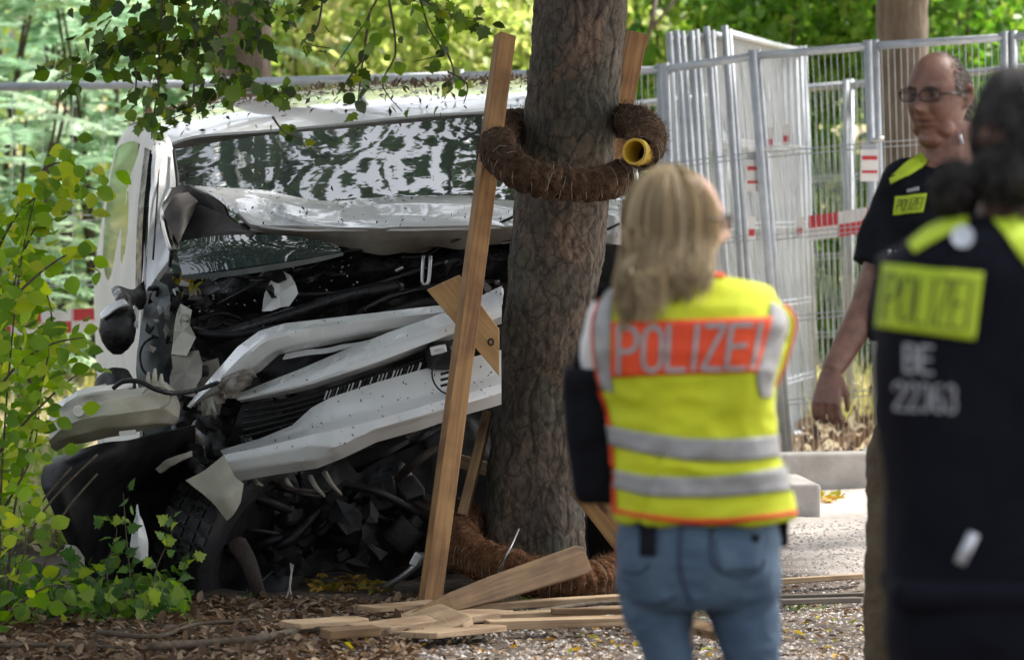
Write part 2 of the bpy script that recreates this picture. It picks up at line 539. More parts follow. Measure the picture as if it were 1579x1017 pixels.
M['lf_canopy'] = leaf_mat('plane_leaf', [(.02, .035, .015), (.035, .06, .02), (.05, .09, .025)], .18, .5)
M['litter'] = leaf_mat('dry_leaf', [(.055, .032, .019), (.11, .062, .034), (.18, .115, .065), (.36, .27, .18)], .15, .8)
M['litter_y'] = leaf_mat('yellowed_leaf', [(.18, .22, .03), (.42, .33, .05), (.5, .3, .05), (.3, .16, .06)], .25, .7)
M['debris'] = leaf_mat('dry_debris', [(.03, .02, .012), (.07, .04, .02), (.12, .06, .04)], .1, .8)
M['twig'] = pmat('twig_bark', (.05, .035, .022), (.10, .075, .05), rough=.85, scale=30, bump=.4)
M['trunk_far'] = pmat('grey_brown_bark', (.10, .075, .055), (.19, .155, .125), rough=.9, scale=6, bump=.6, bscale=14, stretch=(3, 3, .7), bdist=.02)

# ================================================================= ground
def ground_material():
    m, nt, N, L, b = new_mat('ground_soil_and_gravel')
    tc = N.new('ShaderNodeTexCoord')
    def noise(s, d=6, r=.6):
        n = N.new('ShaderNodeTexNoise'); n.inputs['Scale'].default_value = s; n.inputs['Detail'].default_value = d; n.inputs['Roughness'].default_value = r
        L.new(tc.outputs['Object'], n.inputs['Vector']); return n
    def ramp(src, a, b_, c1, c2):
        r = N.new('ShaderNodeValToRGB'); r.color_ramp.elements[0].position = a; r.color_ramp.elements[0].color = (*c1, 1)
        r.color_ramp.elements[1].position = b_; r.color_ramp.elements[1].color = (*c2, 1); L.new(src, r.inputs['Fac']); return r
    n1 = noise(26); n2 = noise(3.0); n3 = noise(60, 3)
    soil = ramp(n1.outputs['Fac'], .3, .7, (.03, .022, .016), (.12, .09, .07))
    grav = ramp(n3.outputs['Fac'], .32, .66, (.40, .355, .325), (.56, .51, .475))
    grass = ramp(n1.outputs['Fac'], .3, .7, (.27, .20, .11), (.44, .37, .22))
    # the gravel path starts to the right of the tree, dry grass beyond the kerb
    sx = N.new('ShaderNodeSeparateXYZ'); L.new(tc.outputs['Object'], sx.inputs[0])
    def masked(sock, a, b_, amt):
        ma = N.new('ShaderNodeMath'); ma.operation = 'MULTIPLY_ADD'; L.new(n2.outputs['Fac'], ma.inputs[0]); ma.inputs[1].default_value = amt; L.new(sock, ma.inputs[2])
        mr = N.new('ShaderNodeMapRange'); mr.inputs['From Min'].default_value = a; mr.inputs['From Max'].default_value = b_
        L.new(ma.outputs[0], mr.inputs['Value']); return mr.outputs[0]
    # oblique coordinate: x + .25*(y-20)
    ob = N.new('ShaderNodeMath'); ob.operation = 'MULTIPLY_ADD'; L.new(sx.outputs['Y'], ob.inputs[0]); ob.inputs[1].default_value = .30
    L.new(sx.outputs['X'], ob.inputs[2])
    mk = masked(ob.outputs[0], 7.75, 8.25, .8)
    mx = N.new('ShaderNodeMix'); mx.data_type = 'RGBA'; L.new(mk, mx.inputs[0]); L.new(soil.outputs[0], mx.inputs[6]); L.new(grav.outputs[0], mx.inputs[7])
    mg = masked(sx.outputs['Y'], 26.0, 26.5, .5)
    m2 = N.new('ShaderNodeMix'); m2.data_type = 'RGBA'; L.new(mg, m2.inputs[0]); L.new(mx.outputs[2], m2.inputs[6]); L.new(grass.outputs[0], m2.inputs[7])
    L.new(m2.outputs[2], b.inputs['Base Color'])
    b.inputs['Roughness'].default_value = .9
    bp = N.new('ShaderNodeBump'); bp.inputs['Strength'].default_value = .8; bp.inputs['Distance'].default_value = .02
    L.new(n1.outputs['Fac'], bp.inputs['Height']); L.new(bp.outputs[0], b.inputs['Normal'])
    return m
M['ground'] = ground_material()

def gz(x, y):
    """ground relief near the scene"""
    w = 1.0 if 17 < y < 27 else 0.0
    return (.022 * mn.noise(Vector((x * 1.3, y * 1.3, 3))) + .012 * mn.noise(Vector((x * 5, y * 5, 9)))) * w

def build_ground():
    xs = np.concatenate([[-150, -60, -20, -8], np.linspace(-4.5, 4.5, 181), [8, 20, 60, 150]])
    ys = np.concatenate([[-30, 0, 8, 14], np.linspace(17, 27, 201), np.linspace(27.5, 60, 20), [90, 150, 350]])
    vs = []
    for y in ys:
        for x in xs:
            z = gz(x, y) if abs(x) < 4.5 else 0
            vs.append((x, y, z))
    C = len(xs)
    fs = [(i * C + j, i * C + j + 1, (i + 1) * C + j + 1, (i + 1) * C + j) for i in range(len(ys) - 1) for j in range(C - 1)]
    me = bpy.data.meshes.new('ground'); me.from_pydata(vs, [], fs)
    me.polygons.foreach_set('use_smooth', [True] * len(fs)); me.materials.append(M['ground'])
    o = bpy.data.objects.new('ground', me); COL.objects.link(o); o['kind'] = 'structure'
build_ground()

# low concrete kerb wall in front of the fences right of the van
M['concrete'] = pmat('concrete', (.34, .32, .30), (.46, .44, .42), rough=.85, scale=7, bump=.3, bscale=30)
kerb = thing('concrete_kerb', (1.2, 25.4, 0), None, None, kind='structure')
x = 1.02
while x < 12:
    L_ = 1.0
    zt = .16
    MB().box((x + L_ / 2, 25.32 + (x) * .25, zt / 2 - .04), (L_ - .012, .16, zt + .08), rz=.25).build('kerb_stone', M['concrete'], kerb, bevel=.012)
    x += L_

# ================================================================= plane tree in the middle
def bark_material():
    m, nt, N, L, b = new_mat('plane_tree_bark')
    tc = N.new('ShaderNodeTexCoord')
    mp = N.new('ShaderNodeMapping'); mp.inputs['Scale'].default_value = (1, 1, .55); L.new(tc.outputs['Object'], mp.inputs['Vector'])
    dn = N.new('ShaderNodeTexNoise'); dn.inputs['Scale'].default_value = 7; dn.inputs['Detail'].default_value = 4; L.new(mp.outputs[0], dn.inputs['Vector'])
    add = N.new('ShaderNodeMixRGB') if False else N.new('ShaderNodeVectorMath'); add.operation = 'MULTIPLY_ADD'
    L.new(dn.outputs['Color'], add.inputs[0]); add.inputs[1].default_value = (.12, .12, .12); L.new(mp.outputs[0], add.inputs[2])
    v = N.new('ShaderNodeTexVoronoi'); v.inputs['Scale'].default_value = 11; L.new(add.outputs[0], v.inputs['Vector'])
    cr = N.new('ShaderNodeValToRGB'); cr.color_ramp.interpolation = 'LINEAR'
    cols = [(0, (.070, .055, .042)), (.3, (.098, .076, .057)), (.5, (.080, .076, .057)), (.68, (.115, .084, .061)), (.84, (.088, .072, .056)), (.95, (.15, .10, .072)), (1.0, (.12, .10, .072))]
    cr.color_ramp.elements[0].color = (*cols[0][1], 1); cr.color_ramp.elements[1].color = (*cols[-1][1], 1)
    for p, c in cols[1:-1]:
        e = cr.color_ramp.elements.new(p); e.color = (*c, 1)
    sp = N.new('ShaderNodeSeparateColor'); L.new(v.outputs['Color'], sp.inputs[0]); L.new(sp.outputs[0], cr.inputs['Fac'])
    n1 = N.new('ShaderNodeTexNoise'); n1.inputs['Scale'].default_value = 40; n1.inputs['Detail'].default_value = 6; L.new(mp.outputs[0], n1.inputs['Vector'])
    r1 = N.new('ShaderNodeValToRGB'); r1.color_ramp.elements[0].position = .3; r1.color_ramp.elements[0].color = (.45, .43, .42, 1); r1.color_ramp.elements[1].position = .65; r1.color_ramp.elements[1].color = (1.25, 1.2, 1.15, 1)
    L.new(n1.outputs['Fac'], r1.inputs['Fac'])
    mu = N.new('ShaderNodeMix'); mu.data_type = 'RGBA'; mu.blend_type = 'MULTIPLY'; mu.inputs[0].default_value = 1
    L.new(cr.outputs[0], mu.inputs[6]); L.new(r1.outputs[0], mu.inputs[7])
    # large algae tint on one side
    n2 = N.new('ShaderNodeTexNoise'); n2.inputs['Scale'].default_value = 3.2; L.new(tc.outputs['Object'], n2.inputs['Vector'])
    r2 = N.new('ShaderNodeValToRGB'); r2.color_ramp.elements[0].position = .48; r2.color_ramp.elements[0].color = (0, 0, 0, 1); r2.color_ramp.elements[1].position = .62; r2.color_ramp.elements[1].color = (.55, .55, .55, 1)
    L.new(n2.outputs['Fac'], r2.inputs['Fac'])
    m3 = N.new('ShaderNodeMix'); m3.data_type = 'RGBA'; L.new(r2.outputs[0], m3.inputs[0]); L.new(mu.outputs[2], m3.inputs[6]); m3.inputs[7].default_value = (.050, .054, .038, 1)
    ca = N.new('ShaderNodeAttribute'); ca.attribute_name = 'crack'
    r4 = N.new('ShaderNodeValToRGB'); r4.color_ramp.elements[0].position = .05; r4.color_ramp.elements[0].color = (.55, .52, .50, 1); r4.color_ramp.elements[1].position = .35; r4.color_ramp.elements[1].color = (1, 1, 1, 1)
    L.new(ca.outputs['Fac'], r4.inputs['Fac'])
    m4 = N.new('ShaderNodeMix'); m4.data_type = 'RGBA'; m4.blend_type = 'MULTIPLY'; m4.inputs[0].default_value = 1
    L.new(m3.outputs[2], m4.inputs[6]); L.new(r4.outputs[0], m4.inputs[7])
    ve = N.new('ShaderNodeTexVoronoi'); ve.feature = 'DISTANCE_TO_EDGE'; ve.inputs['Scale'].default_value = 17
    dn2 = N.new('ShaderNodeTexNoise'); dn2.inputs['Scale'].default_value = 16; dn2.inputs['Detail'].default_value = 5; L.new(mp.outputs[0], dn2.inputs['Vector'])
    ad2 = N.new('ShaderNodeVectorMath'); ad2.operation = 'MULTIPLY_ADD'; L.new(dn2.outputs['Color'], ad2.inputs[0]); ad2.inputs[1].default_value = (.12, .12, .12); L.new(mp.outputs[0], ad2.inputs[2])
    L.new(ad2.outputs[0], ve.inputs['Vector'])
    r5 = N.new('ShaderNodeValToRGB'); r5.color_ramp.elements[0].position = .0; r5.color_ramp.elements[0].color = (.22, .18, .15, 1); r5.color_ramp.elements[1].position = .09; r5.color_ramp.elements[1].color = (1, 1, 1, 1)
    L.new(ve.outputs['Distance'], r5.inputs['Fac'])
    m5 = N.new('ShaderNodeMix'); m5.data_type = 'RGBA'; m5.blend_type = 'MULTIPLY'; m5.inputs[0].default_value = .75
    L.new(m4.outputs[2], m5.inputs[6]); L.new(r5.outputs[0], m5.inputs[7])
    L.new(m5.outputs[2], b.inputs['Base Color'])
    b.inputs['Roughness'].default_value = .85
    bp = N.new('ShaderNodeBump'); bp.inputs['Strength'].default_value = .7; bp.inputs['Distance'].default_value = .008
    L.new(n1.outputs['Fac'], bp.inputs['Height']); L.new(bp.outputs[0], b.inputs['Normal'])
    return m
M['bark'] = bark_material()

TREE_D = 20.5
tree = thing('plane_tree', P(822, 905, TREE_D + .22), 'thick grey brown plane tree trunk the crashed van has run into', 'tree')
# (py, px left, px right)
tprof = [(930, 735, 915), (900, 742, 905), (860, 745, 899), (820, 747, 897), (740, 752, 900), (640, 764, 905), (520, 774, 915), (420, 783, 928), (330, 791, 937), (240, 802, 946), (160, 808, 953), (60, 817, 962), (0, 824, 968)]
tz = []; 
for py, a, b_ in tprof:
    l = P(a, py, TREE_D + .2); r = P(b_, py, TREE_D + .2)
    tz.append((l.z, (l.x + r.x) / 2, l.y, (r.x - l.x) / 2))
tz[0] = (-.08, tz[0][1] , tz[0][2], tz[0][3] * 1.05)
tz += [(2.8, tz[-1][1] + .06, tz[-1][2], .165), (4.2, tz[-1][1] + .18, tz[-1][2] - .1, .15), (6.5, tz[-1][1] + .35, tz[-1][2] - .2, .11), (8.5, tz[-1][1] + .4, tz[-1][2] - .2, .05)]
TZ = np.array(tz)
def tree_axis(z):
    return (np.interp(z, TZ[:, 0], TZ[:, 1]), np.interp(z, TZ[:, 0], TZ[:, 2]), np.interp(z, TZ[:, 0], TZ[:, 3]))

def plate(v):
    """cracked plate relief: distance to voronoi cell edge"""
    d, _ = mn.voronoi(v, distance_metric='DISTANCE')
    return d[1] - d[0]
def build_trunk():
    nz_, nt_ = 520, 240; crk = []
    zs = np.concatenate([np.linspace(-.08, 2.6, nz_), np.linspace(2.7, 8.5, 40)])
    vs = []
    for z in zs:
        cx, cy, r = tree_axis(z)
        for k in range(nt_):
            a = 2 * math.pi * k / nt_
            q = Vector((math.cos(a) * r, math.sin(a) * r, z))
            rr = r * (1 + .05 * mn.noise(Vector((math.cos(a) * 1.2, math.sin(a) * 1.2, z * .9))))
            if z < .35: rr += .05 * max(0, (.35 - z)) * (1 + math.sin(a * 5 + 1))
            if z < 2.65:
                w = Vector((mn.noise(q * 9), mn.noise(q * 9 + Vector((5, 5, 5))), mn.noise(q * 9 + Vector((9, 2, 7))))) * .35
                s1 = Vector((q.x * 15, q.y * 15, q.z * 8.5)) + w * 2.2
                e = plate(s1); e2 = plate(s1 * 2.3 + Vector((4, 4, 4)))
                k_ = min(1, e / .13) * (.55 + .45 * min(1, e2 / .12))
                crk.append(k_)
                rr += .0034 * k_ - .0034 + .009 * mn.noise(q * 6) - .006 * max(0, 1 - abs(mn.noise(Vector((q.x * 11, q.y * 11, q.z * 2.2)) + w)) * 9) + .003 * mn.noise(q * 40) + .004 * mn.noise(s1 * 1.0)
            vs.append((cx + math.cos(a) * rr, cy + math.sin(a) * rr, z))
    R = len(zs)
    fs = [(i * nt_ + k, i * nt_ + (k + 1) % nt_, (i + 1) * nt_ + (k + 1) % nt_, (i + 1) * nt_ + k) for i in range(R - 1) for k in range(nt_)]
    mb = MB().add(vs, fs)
    o = mb.build('trunk', M['bark'], tree, smooth=True)
    crk += [1.0] * (len(vs) - len(crk))
    at = o.data.attributes.new('crack', 'FLOAT', 'POINT'); at.data.foreach_set('value', np.array(crk, np.float32))
    return o
build_trunk()
# limbs and crown high above the frame
r2 = np.random.default_rng(3)
limb_pts = []
for k in range(11):
    z0 = 3.3 + .42 * k
    cx, cy, r = tree_axis(z0)
    a = k * 2.4 + .6
    L_ = 3.4 - .12 * k
    pts = [Vector((cx, cy, z0))]
    for j in range(1, 6):
        t = j / 5
        pts.append(Vector((cx + math.cos(a) * L_ * t + r2.normal() * .12, cy + math.sin(a) * L_ * t + r2.normal() * .12, z0 + 1.5 * t * (1 - .4 * t) + r2.normal() * .08)))
    MB().tube(pts, [r * .55, .02], 8, smoothpts=3).build('limb', M['bark'], tree, smooth=True)
    limb_pts += pts[2:]
def canopy(centres, n, name, parent, rad, size, seed):
    r = np.random.default_rng(seed)
    c = np.array(centres); idx = r.integers(0, len(c), n)
    off = r.normal(size=(n, 3)) * np.array(rad)
    pos = c[idx] + off
    d = rand_dirs(n, -.3, r)
    leaves(name, pos, d, r.uniform(size * .7, size * 1.3, n), M['lf_canopy'], parent, .9, quad=True, nrm=rand_dirs(n, 1.2, r), kind='stuff', rnd=r.random(n))
canopy([tuple(p) for p in limb_pts], 15000, 'crown', tree, (.42, .42, .35), .16, 11)

_r = np.random.default_rng(12)
_c = [(_r.uniform(-3.6, .6), _r.uniform(21.2, 27), _r.uniform(4.6, 6.6)) for _ in range(150)]  # unseen leaf clumps added over the van to pattern the windscreen reflection
for _k in range(0, 40, 4):
    _a = Vector((tree_axis(4.4)[0], tree_axis(4.4)[1], 4.4)); _b = Vector(_c[_k])
    MB().tube([_a, _a.lerp(_b, .5) + Vector((0, 0, .35)), _b], [.05, .01], 6, smoothpts=4).build('limb', M['bark'], tree, smooth=True)
canopy(_c, 1700, 'crown', tree, (.26, .26, .2), .15, 13)
# unseen trees added outside the frame to cast shade and block sky
def shade_tree(x, y, h, label, n, lean, seed, crown_r=(1.6, 1.6, .9), nclump=30, rtrunk=.17):
    r = np.random.default_rng(seed)
    t = thing('plane_tree', (x, y, 0), label, 'tree', 'added shade trees outside the view')  # unseen tree, added for the shade it casts
    MB().tube([(x, y, -.1), (x + lean * .3, y, 2), (x + lean * .7, y, h * .7), (x + lean, y, h)], [rtrunk * 1.15, rtrunk, rtrunk * .8, .05], 14, smoothpts=4).build('trunk', M['trunk_far'], t, smooth=True)
    cl = [(x + lean * .8 + r.normal() * crown_r[0], y + r.normal() * crown_r[1], h * .85 + r.normal() * crown_r[2]) for _ in range(nclump)]
    cl = [(a, b, max(c, h * .58)) for a, b, c in cl]
    for c in cl[:8]:
        MB().tube([(x + lean * .5, y, h * .55), ((x + c[0]) / 2, (y + c[1]) / 2, h * .7), c], [.05, .012], 6, smoothpts=3).build('limb', M['trunk_far'], t, smooth=True)
    canopy(cl, n, 'crown', t, (.6, .6, .4), .15, seed)
    return t
shade_tree(-3.4, 16.5, 6.6, 'added unseen tree at the left, its crown blocking sky over the clearing', 5000, .5, 21)
shade_tree(5.3, 18.3, 7.2, 'added unseen tree at the right, its crown shading the officers', 5500, -.6, 22)
shade_tree(5.0, 13.5, 7.0, 'added unseen tree shading the officers nearest the camera', 5000, -.5, 23)
shade_tree(-2.6, 9.0, 7.0, 'added unseen tree nearest the camera on the left, blocking sky', 4500, .5, 24)
shade_tree(-4.2, 23.5, 7.0, 'added unseen tree left of the van, blocking sky over its roof', 4500, .9, 25)

shade_tree(3.6, 23.6, 7.2, 'added unseen tree right of the gravel path, shading trunk and van', 6000, -.5, 26)
shade_tree(3.9, 27.8, 7.4, 'added unseen tree right of the fence panels, shading the van roof', 6000, -1.2, 27)
# trunks seen behind the fence
def far_trunk(pl, pr, D, label, lean=0.0, lower=None, seed=5):
    p = P((pl + pr) / 2, 60, D); r = (pr - pl) / 2 / F_PX * D
    t = thing('woodland_tree', (p.x, p.y, 0), label, 'tree', 'trees behind the fence')
    r_ = np.random.default_rng(seed)
    pts = [(p.x - lean * 1.0, p.y, -.1), (p.x - lean * .6, p.y, .8), (p.x, p.y, 2.2), (p.x + lean, p.y, 4), (p.x + lean * 1.5, p.y, 8)]
    mb = MB(); mb.tube(pts, [r * 1.35, r * 1.1, r, r * .9, r * .5], 40, smoothpts=18)
    A = []
    for v in mb.v:
        q = Vector(v); e = plate(Vector((q.x * 14, q.y * 14, q.z * 5)))
        d = Vector((q.x - p.x, q.y - p.y, 0)).normalized()
        A.append(tuple(q + d * (.012 * min(1, e / .2) + .02 * mn.noise(q * 3))))
    mb.v = A
    mb.build('trunk', M['trunk_far'], t, smooth=True)
    cl = [(p.x + r_.normal() * 1.6, p.y + r_.normal() * 1.4, 6.6 + r_.normal() * .9) for _ in range(20)]
    cl = [(a, b, max(4.6, c)) for a, b, c in cl]
    for c in cl[:6]:
        MB().tube([(p.x + lean, p.y, 4.2), c], [.05, .015], 6).build('limb', M['trunk_far'], t, smooth=True)
    canopy(cl, 2600, 'crown', t, (.6, .6, .4), .17, seed + 40)
far_trunk(340, 414, 29.6, 'brown tree trunk rising behind the left fence above the van roof', .02, seed=31)
far_trunk(1356, 1432, 31.5, 'grey brown tree trunk behind the fence above the officer with glasses', -.02, seed=32)

# ---------------------------------------------------------------- shrubs and hedge behind
def sumac(px, D, h, spread, label, nf, seed, z0=0.0):
    r = np.random.default_rng(seed)
    p = P(px, 400, D)
    t = thing('sumac_shrub', (p.x, p.y, 0), label, 'shrub', 'feathery shrubs behind the left fence')
    pos = []; dr = []; nr = []; rd = []; sz = []
    stems = MB()
    for s in range(7):
        a = r.uniform(0, 6.28); tx, ty = p.x + math.cos(a) * spread * .6, p.y + math.sin(a) * spread * .5
        stems.tube([(p.x + math.cos(a) * .1, p.y + math.sin(a) * .1, -.05), ((p.x + tx) / 2, (p.y + ty) / 2, h * .5), (tx, ty, h * r.uniform(.75, 1))], [.022, .008], 6, smoothpts=3)
    stems.build('stem', M['twig'], t)
    for f in range(nf):
        a = r.uniform(0, 6.28); rr = spread * math.sqrt(r.random())
        b = np.array([p.x + math.cos(a) * rr, p.y + math.sin(a) * rr * .7, z0 + (h - z0) * (r.random() ** .75)])
        ha = r.uniform(0, 6.28); up = r.uniform(-.15, .65)
        d = np.array([math.cos(ha), math.sin(ha), up]); d /= np.linalg.norm(d)
        side = np.cross(d, [0, 0, 1.0]); side /= np.linalg.norm(side)
        L_ = r.uniform(.38, .62); col = r.random()
        for k in range(11):
            tt = .12 + .88 * k / 10
            c = b + d * L_ * tt + np.array([0, 0, -.22 * L_ * tt * tt])
            for sgn in (-1, 1):
                ld = side * sgn + d * .45 + np.array([0, 0, -.28])
                pos.append(c); dr.append(ld); nr.append([r.normal() * .3, r.normal() * .3, 1]); rd.append(np.clip(col * .75 + r.normal() * .08, 0, 1)); sz.append(.125 * (1 - .5 * abs(tt - .45)) * r.uniform(.85, 1.15))
    leaves('fronds', pos, dr, sz, M['lf_sumac'], t, .36, quad=True, nrm=np.array(nr), rnd=np.array(rd), kind='stuff')
for i, (px, D, h, sp, nf) in enumerate([(-40, 33, 3.0, .7, 170), (70, 34.5, 3.1, .8, 190), (175, 33.2, 2.6, .65, 150), (270, 35.5, 3.2, .8, 190), (20, 31.5, 1.9, .55, 110), (200, 37, 3.4, .9, 170), (370, 35.2, 2.6, .7, 130)]):
    labs = ['pale green feathery shrub at the left picture edge behind the fence', 'tall pale green feathery shrub behind the thin wires of the left fence',
            'pale feathery shrub just left of the van roof corner', 'tall feathery shrub behind the van roof left of the brown trunk', 'low feathery shrub close behind the left fence',
            'tallest feathery shrub in the back row on the left', 'feathery shrub at the foot of the brown trunk behind the fence']
    sumac(px, D, h, sp, labs[i], nf, 50 + i)

def bush(px, D, h, sx, sy, n, mat, label, name='leafy_bush', seed=1, size=.085, z0=.0, group='bushes behind the fence', quad=False):
    r = np.random.default_rng(seed)
    p = P(px, 400, D)
    t = thing(name, (p.x, p.y, 0), label, 'bush', group)
    st = MB()
    ncl = 46
    cl = []
    for k in range(ncl):
        a = r.uniform(0, 6.28); rr = math.sqrt(r.random())
        z = z0 + (h - z0) * r.random() ** .8
        w = 1.0 - .35 * (z / h) ** 3
        cl.append((p.x + math.cos(a) * rr * sx * w, p.y + math.sin(a) * rr * sy * w, z))
    for c in cl[:12]:
        st.tube([(p.x, p.y, -.05), ((p.x + c[0]) / 2 + r.normal() * .06, (p.y + c[1]) / 2, c[2] * .55), c], [.02, .006], 5, smoothpts=3)
    st.build('stem', M['twig'], t)
    c = np.array(cl); idx = r.integers(0, ncl, n)
    off = r.normal(size=(n, 3)); off = unit(off) * (r.random((n, 1)) ** .5) * .34
    pos = c[idx] + off
    pos[:, 2] = np.abs(pos[:, 2])
    clc = r.random(ncl) * .6
    leaves('foliage', pos, rand_dirs(n, -.35, r), r.uniform(size * .7, size * 1.35, n), mat, t, .7, quad=quad, nrm=rand_dirs(n, 1.0, r), rnd=np.clip(clc[idx] + r.random(n) * .45, 0, 1), kind='stuff')
bush(470, 35, 2.5, .8, .6, 3200, M['lf_yellow'], 'yellow green bush behind the van roof right of the brown trunk', seed=61)
bush(590, 36.5, 2.9, .8, .6, 3400, M['lf_yellow'], 'pale yellow green bush behind the middle of the van roof', seed=62, size=.1)
bush(700, 35, 2.7, .7, .6, 3200, M['lf_yellow'], 'sparse autumn tinted bush left of the upright stake', seed=63, size=.08)
bush(800, 37, 3.0, .8, .6, 3200, M['lf_yellow'], 'light green bush just left of the plane tree trunk', seed=64)
bush(930, 36.5, 3.0, .8, .6, 3400, M['lf_yellow'], 'light yellow bush just right of the plane tree trunk', seed=65, size=.1)
bush(1060, 36, 3.2, .8, .7, 4200, M['lf_hedge'], 'green bush behind the stacked fence panels', seed=66)
bush(1180, 35, 3.1, .75, .7, 4200, M['lf_hedge'], 'dense green bush right of the stacked fence panels', seed=67)
bush(1300, 36, 3.3, .8, .7, 4400, M['lf_hedge'], 'dense green bush left of the trunk behind the fence', seed=68)
bush(1420, 35, 3.1, .75, .7, 4200, M['lf_hedge'], 'dense green bush behind the officer with glasses', seed=69)
bush(1540, 34.5, 3.2, .75, .7, 4200, M['lf_hedge'], 'dense green bush at the right picture edge', seed=70)
bush(1650, 36, 3.3, .8, .7, 3000, M['lf_hedge'], 'dense green bush past the right picture edge', seed=71)
# wood behind, one mass
r5 = np.random.default_rng(9)
n = 26000
pos = np.stack([r5.uniform(-9, 9, n), r5.uniform(39, 44, n), r5.uniform(0, 5.2, n)], 1)
k_ = np.array([mn.noise(Vector(p) * .9) for p in pos])
leaves('background_wood', pos, rand_dirs(n, -.3, r5), r5.uniform(.12, .26, n), M['lf_yellow'], None, .7, quad=True, nrm=rand_dirs(n, .8, r5), rnd=np.clip(.35 + k_ * .9 + r5.normal(size=n) * .12, 0, 1), kind='stuff')

# dry grass beyond the kerb
n = 9500
pos = np.stack([r5.uniform(-7, 7, n), r5.uniform(29.5, 37, n), np.zeros(n)], 1)
leaves('dry_grass', pos, rand_dirs(n, 2.0, r5), r5.uniform(.08, .26, n), leaf_mat('dry_grass_blade', [(.28, .26, .10), (.44, .40, .18), (.30, .34, .10), (.5, .45, .28)], .4, .7), None, .09, quad=True, kind='stuff')

# ================================================================= site fences
def fence_panel(name, TL, TR, BL, BR, pitch, label, group, cat='fence', rows=(.0,), tube=.021, mat=None, wire=.0021, ext=.06, clamp_tag=None, bars=(.24, .44, .64, .84), post_top=.03):
    """one mobile site fence panel; corners are world points"""
    mat = mat or M['galv']
    TL, TR, BL, BR = map(Vector, (TL, TR, BL, BR))
    t = thing(name, ((BL + BR) / 2), label, cat, group)
    for a, b in ((TL, BL), (TR, BR)):
        MB().tube([a + (a - b).normalized() * post_top, b - (a - b).normalized() * ext], tube, 10).build('post', mat, t, smooth=True)
    for a, b in ((TL, TR), (BL, BR)):
        MB().tube([a, b], tube * .95, 10).build('rail', mat, t, smooth=True)
    L_ = (TR - TL).length
    n = int(L_ / pitch)
    w = MB()
    for i in range(1, n):
        k = i / n
        w.tube([TL.lerp(TR, k), BL.lerp(BR, k)], wire, 3, cap=False)
    for k in bars:
        a, b = TL.lerp(BL, k), TR.lerp(BR, k)
        for dz in (-.012, .012):
            w.tube([a + Vector((0, -.004, dz)), b + Vector((0, -.004, dz))], wire * 1.3, 4, cap=False)
    w.build('wire_mesh', mat, t, kind='stuff')
    return t

FG = 'site fence panels in a row'
# left run behind the van: thin widely spaced wires
fence_panel('site_fence', P(-260, 139, 27.4), P(345, 128, 27.4), P(-260, 745, 27.4), P(345, 735, 27.4), .137, 'site fence panel with widely spaced wires left of the van', FG, bars=(.0005, .335, .50, .93), tube=.023, wire=.0024)
fence_panel('site_fence', P(349, 128, 27.4), P(705, 117, 27.2), P(349, 735, 27.4), P(705, 728, 27.2), .137, 'site fence panel whose top rail shows over the van roof', FG, bars=(.02, .335, .50, .93), tube=.023, wire=.0024)
fence_panel('site_fence', P(709, 117, 27.2), P(1018, 108, 27.0), P(709, 728, 27.2), P(1036, 725, 27.0), .03, 'site fence panel behind the plane tree trunk', FG)
fence_panel('site_fence', P(1026, 107, 26.9), P(1160, 87, 26.7), P(1046, 725, 26.9), P(1210, 715, 26.7), .03, 'leaning site fence panel with a dark kinked end post in front of the stack', FG, mat=M['galv'])
fence_panel('site_fence', P(1167, 86, 26.9), P(1338, 72, 26.7), P(1218, 722, 26.9), P(1358, 704, 26.7), .03, 'upright site fence panel left of the officer with glasses', FG)
fence_panel('site_fence', P(1349, 71, 26.8), P(1549, 58, 26.6), P(1369, 704, 26.8), P(1560, 694, 26.6), .03, 'upright site fence panel behind the head of the officer with glasses', FG)
fence_panel('site_fence', P(1562, 57, 26.6), P(1800, 45, 26.4), P(1570, 692, 26.6), P(1810, 684, 26.4), .03, 'site fence panel cut by the right picture edge', FG)
# second row further back
fence_panel('site_fence', P(1120, 146, 32.5), P(1305, 131, 32), P(1120, 662, 32.5), P(1305, 655, 32), .04, 'site fence panel of the rear row seen through the front panel', 'rear row of fence panels', bars=(.27, .5, .73))
fence_panel('site_fence', P(1311, 131, 32), P(1700, 92, 31), P(1311, 655, 32), P(1700, 640, 31), .04, 'site fence panel of the rear row behind the officer with glasses', 'rear row of fence panels', bars=(.27, .5, .73))
fence_panel('site_fence', P(900, 170, 32.5), P(1114, 147, 32.5), P(900, 668, 32.5), P(1114, 662, 32.5), .04, 'site fence panel of the rear row right of the plane tree trunk', 'rear row of fence panels', bars=(.27, .5, .73))
# stack of loose panels seen nearly edge on
ords = ['front', 'second', 'third', 'fourth', 'fifth', 'sixth', 'seventh', 'eighth', 'rearmost']
for i in range(9):
    D0, D1 = 27.15 + .05 * i, 29.6 + .09 * i
    xl = (1032, 1043, 1052, 1066, 1074, 1090, 1098, 1118, 1124)[i]; xr = 1172 + 9.0 * i + random.uniform(-2, 2)
    if i == 8: xr = 1240
    yt = 62 - 1.5 * i + random.uniform(-5, 5)
    fence_panel('site_fence', P(xl, yt, D0), P(xr, 84 - i * .5, D1), P(xl + 36 + (i % 3) * 7, 700 - i, D0), P(xr + 18, 668 - i * 1.5, D1), .085,
                '%s site fence panel of the stack leaning together' % ords[i], 'stacked site fence panels', bars=(.26, .46, .66, .86), wire=.0021, tube=.017)
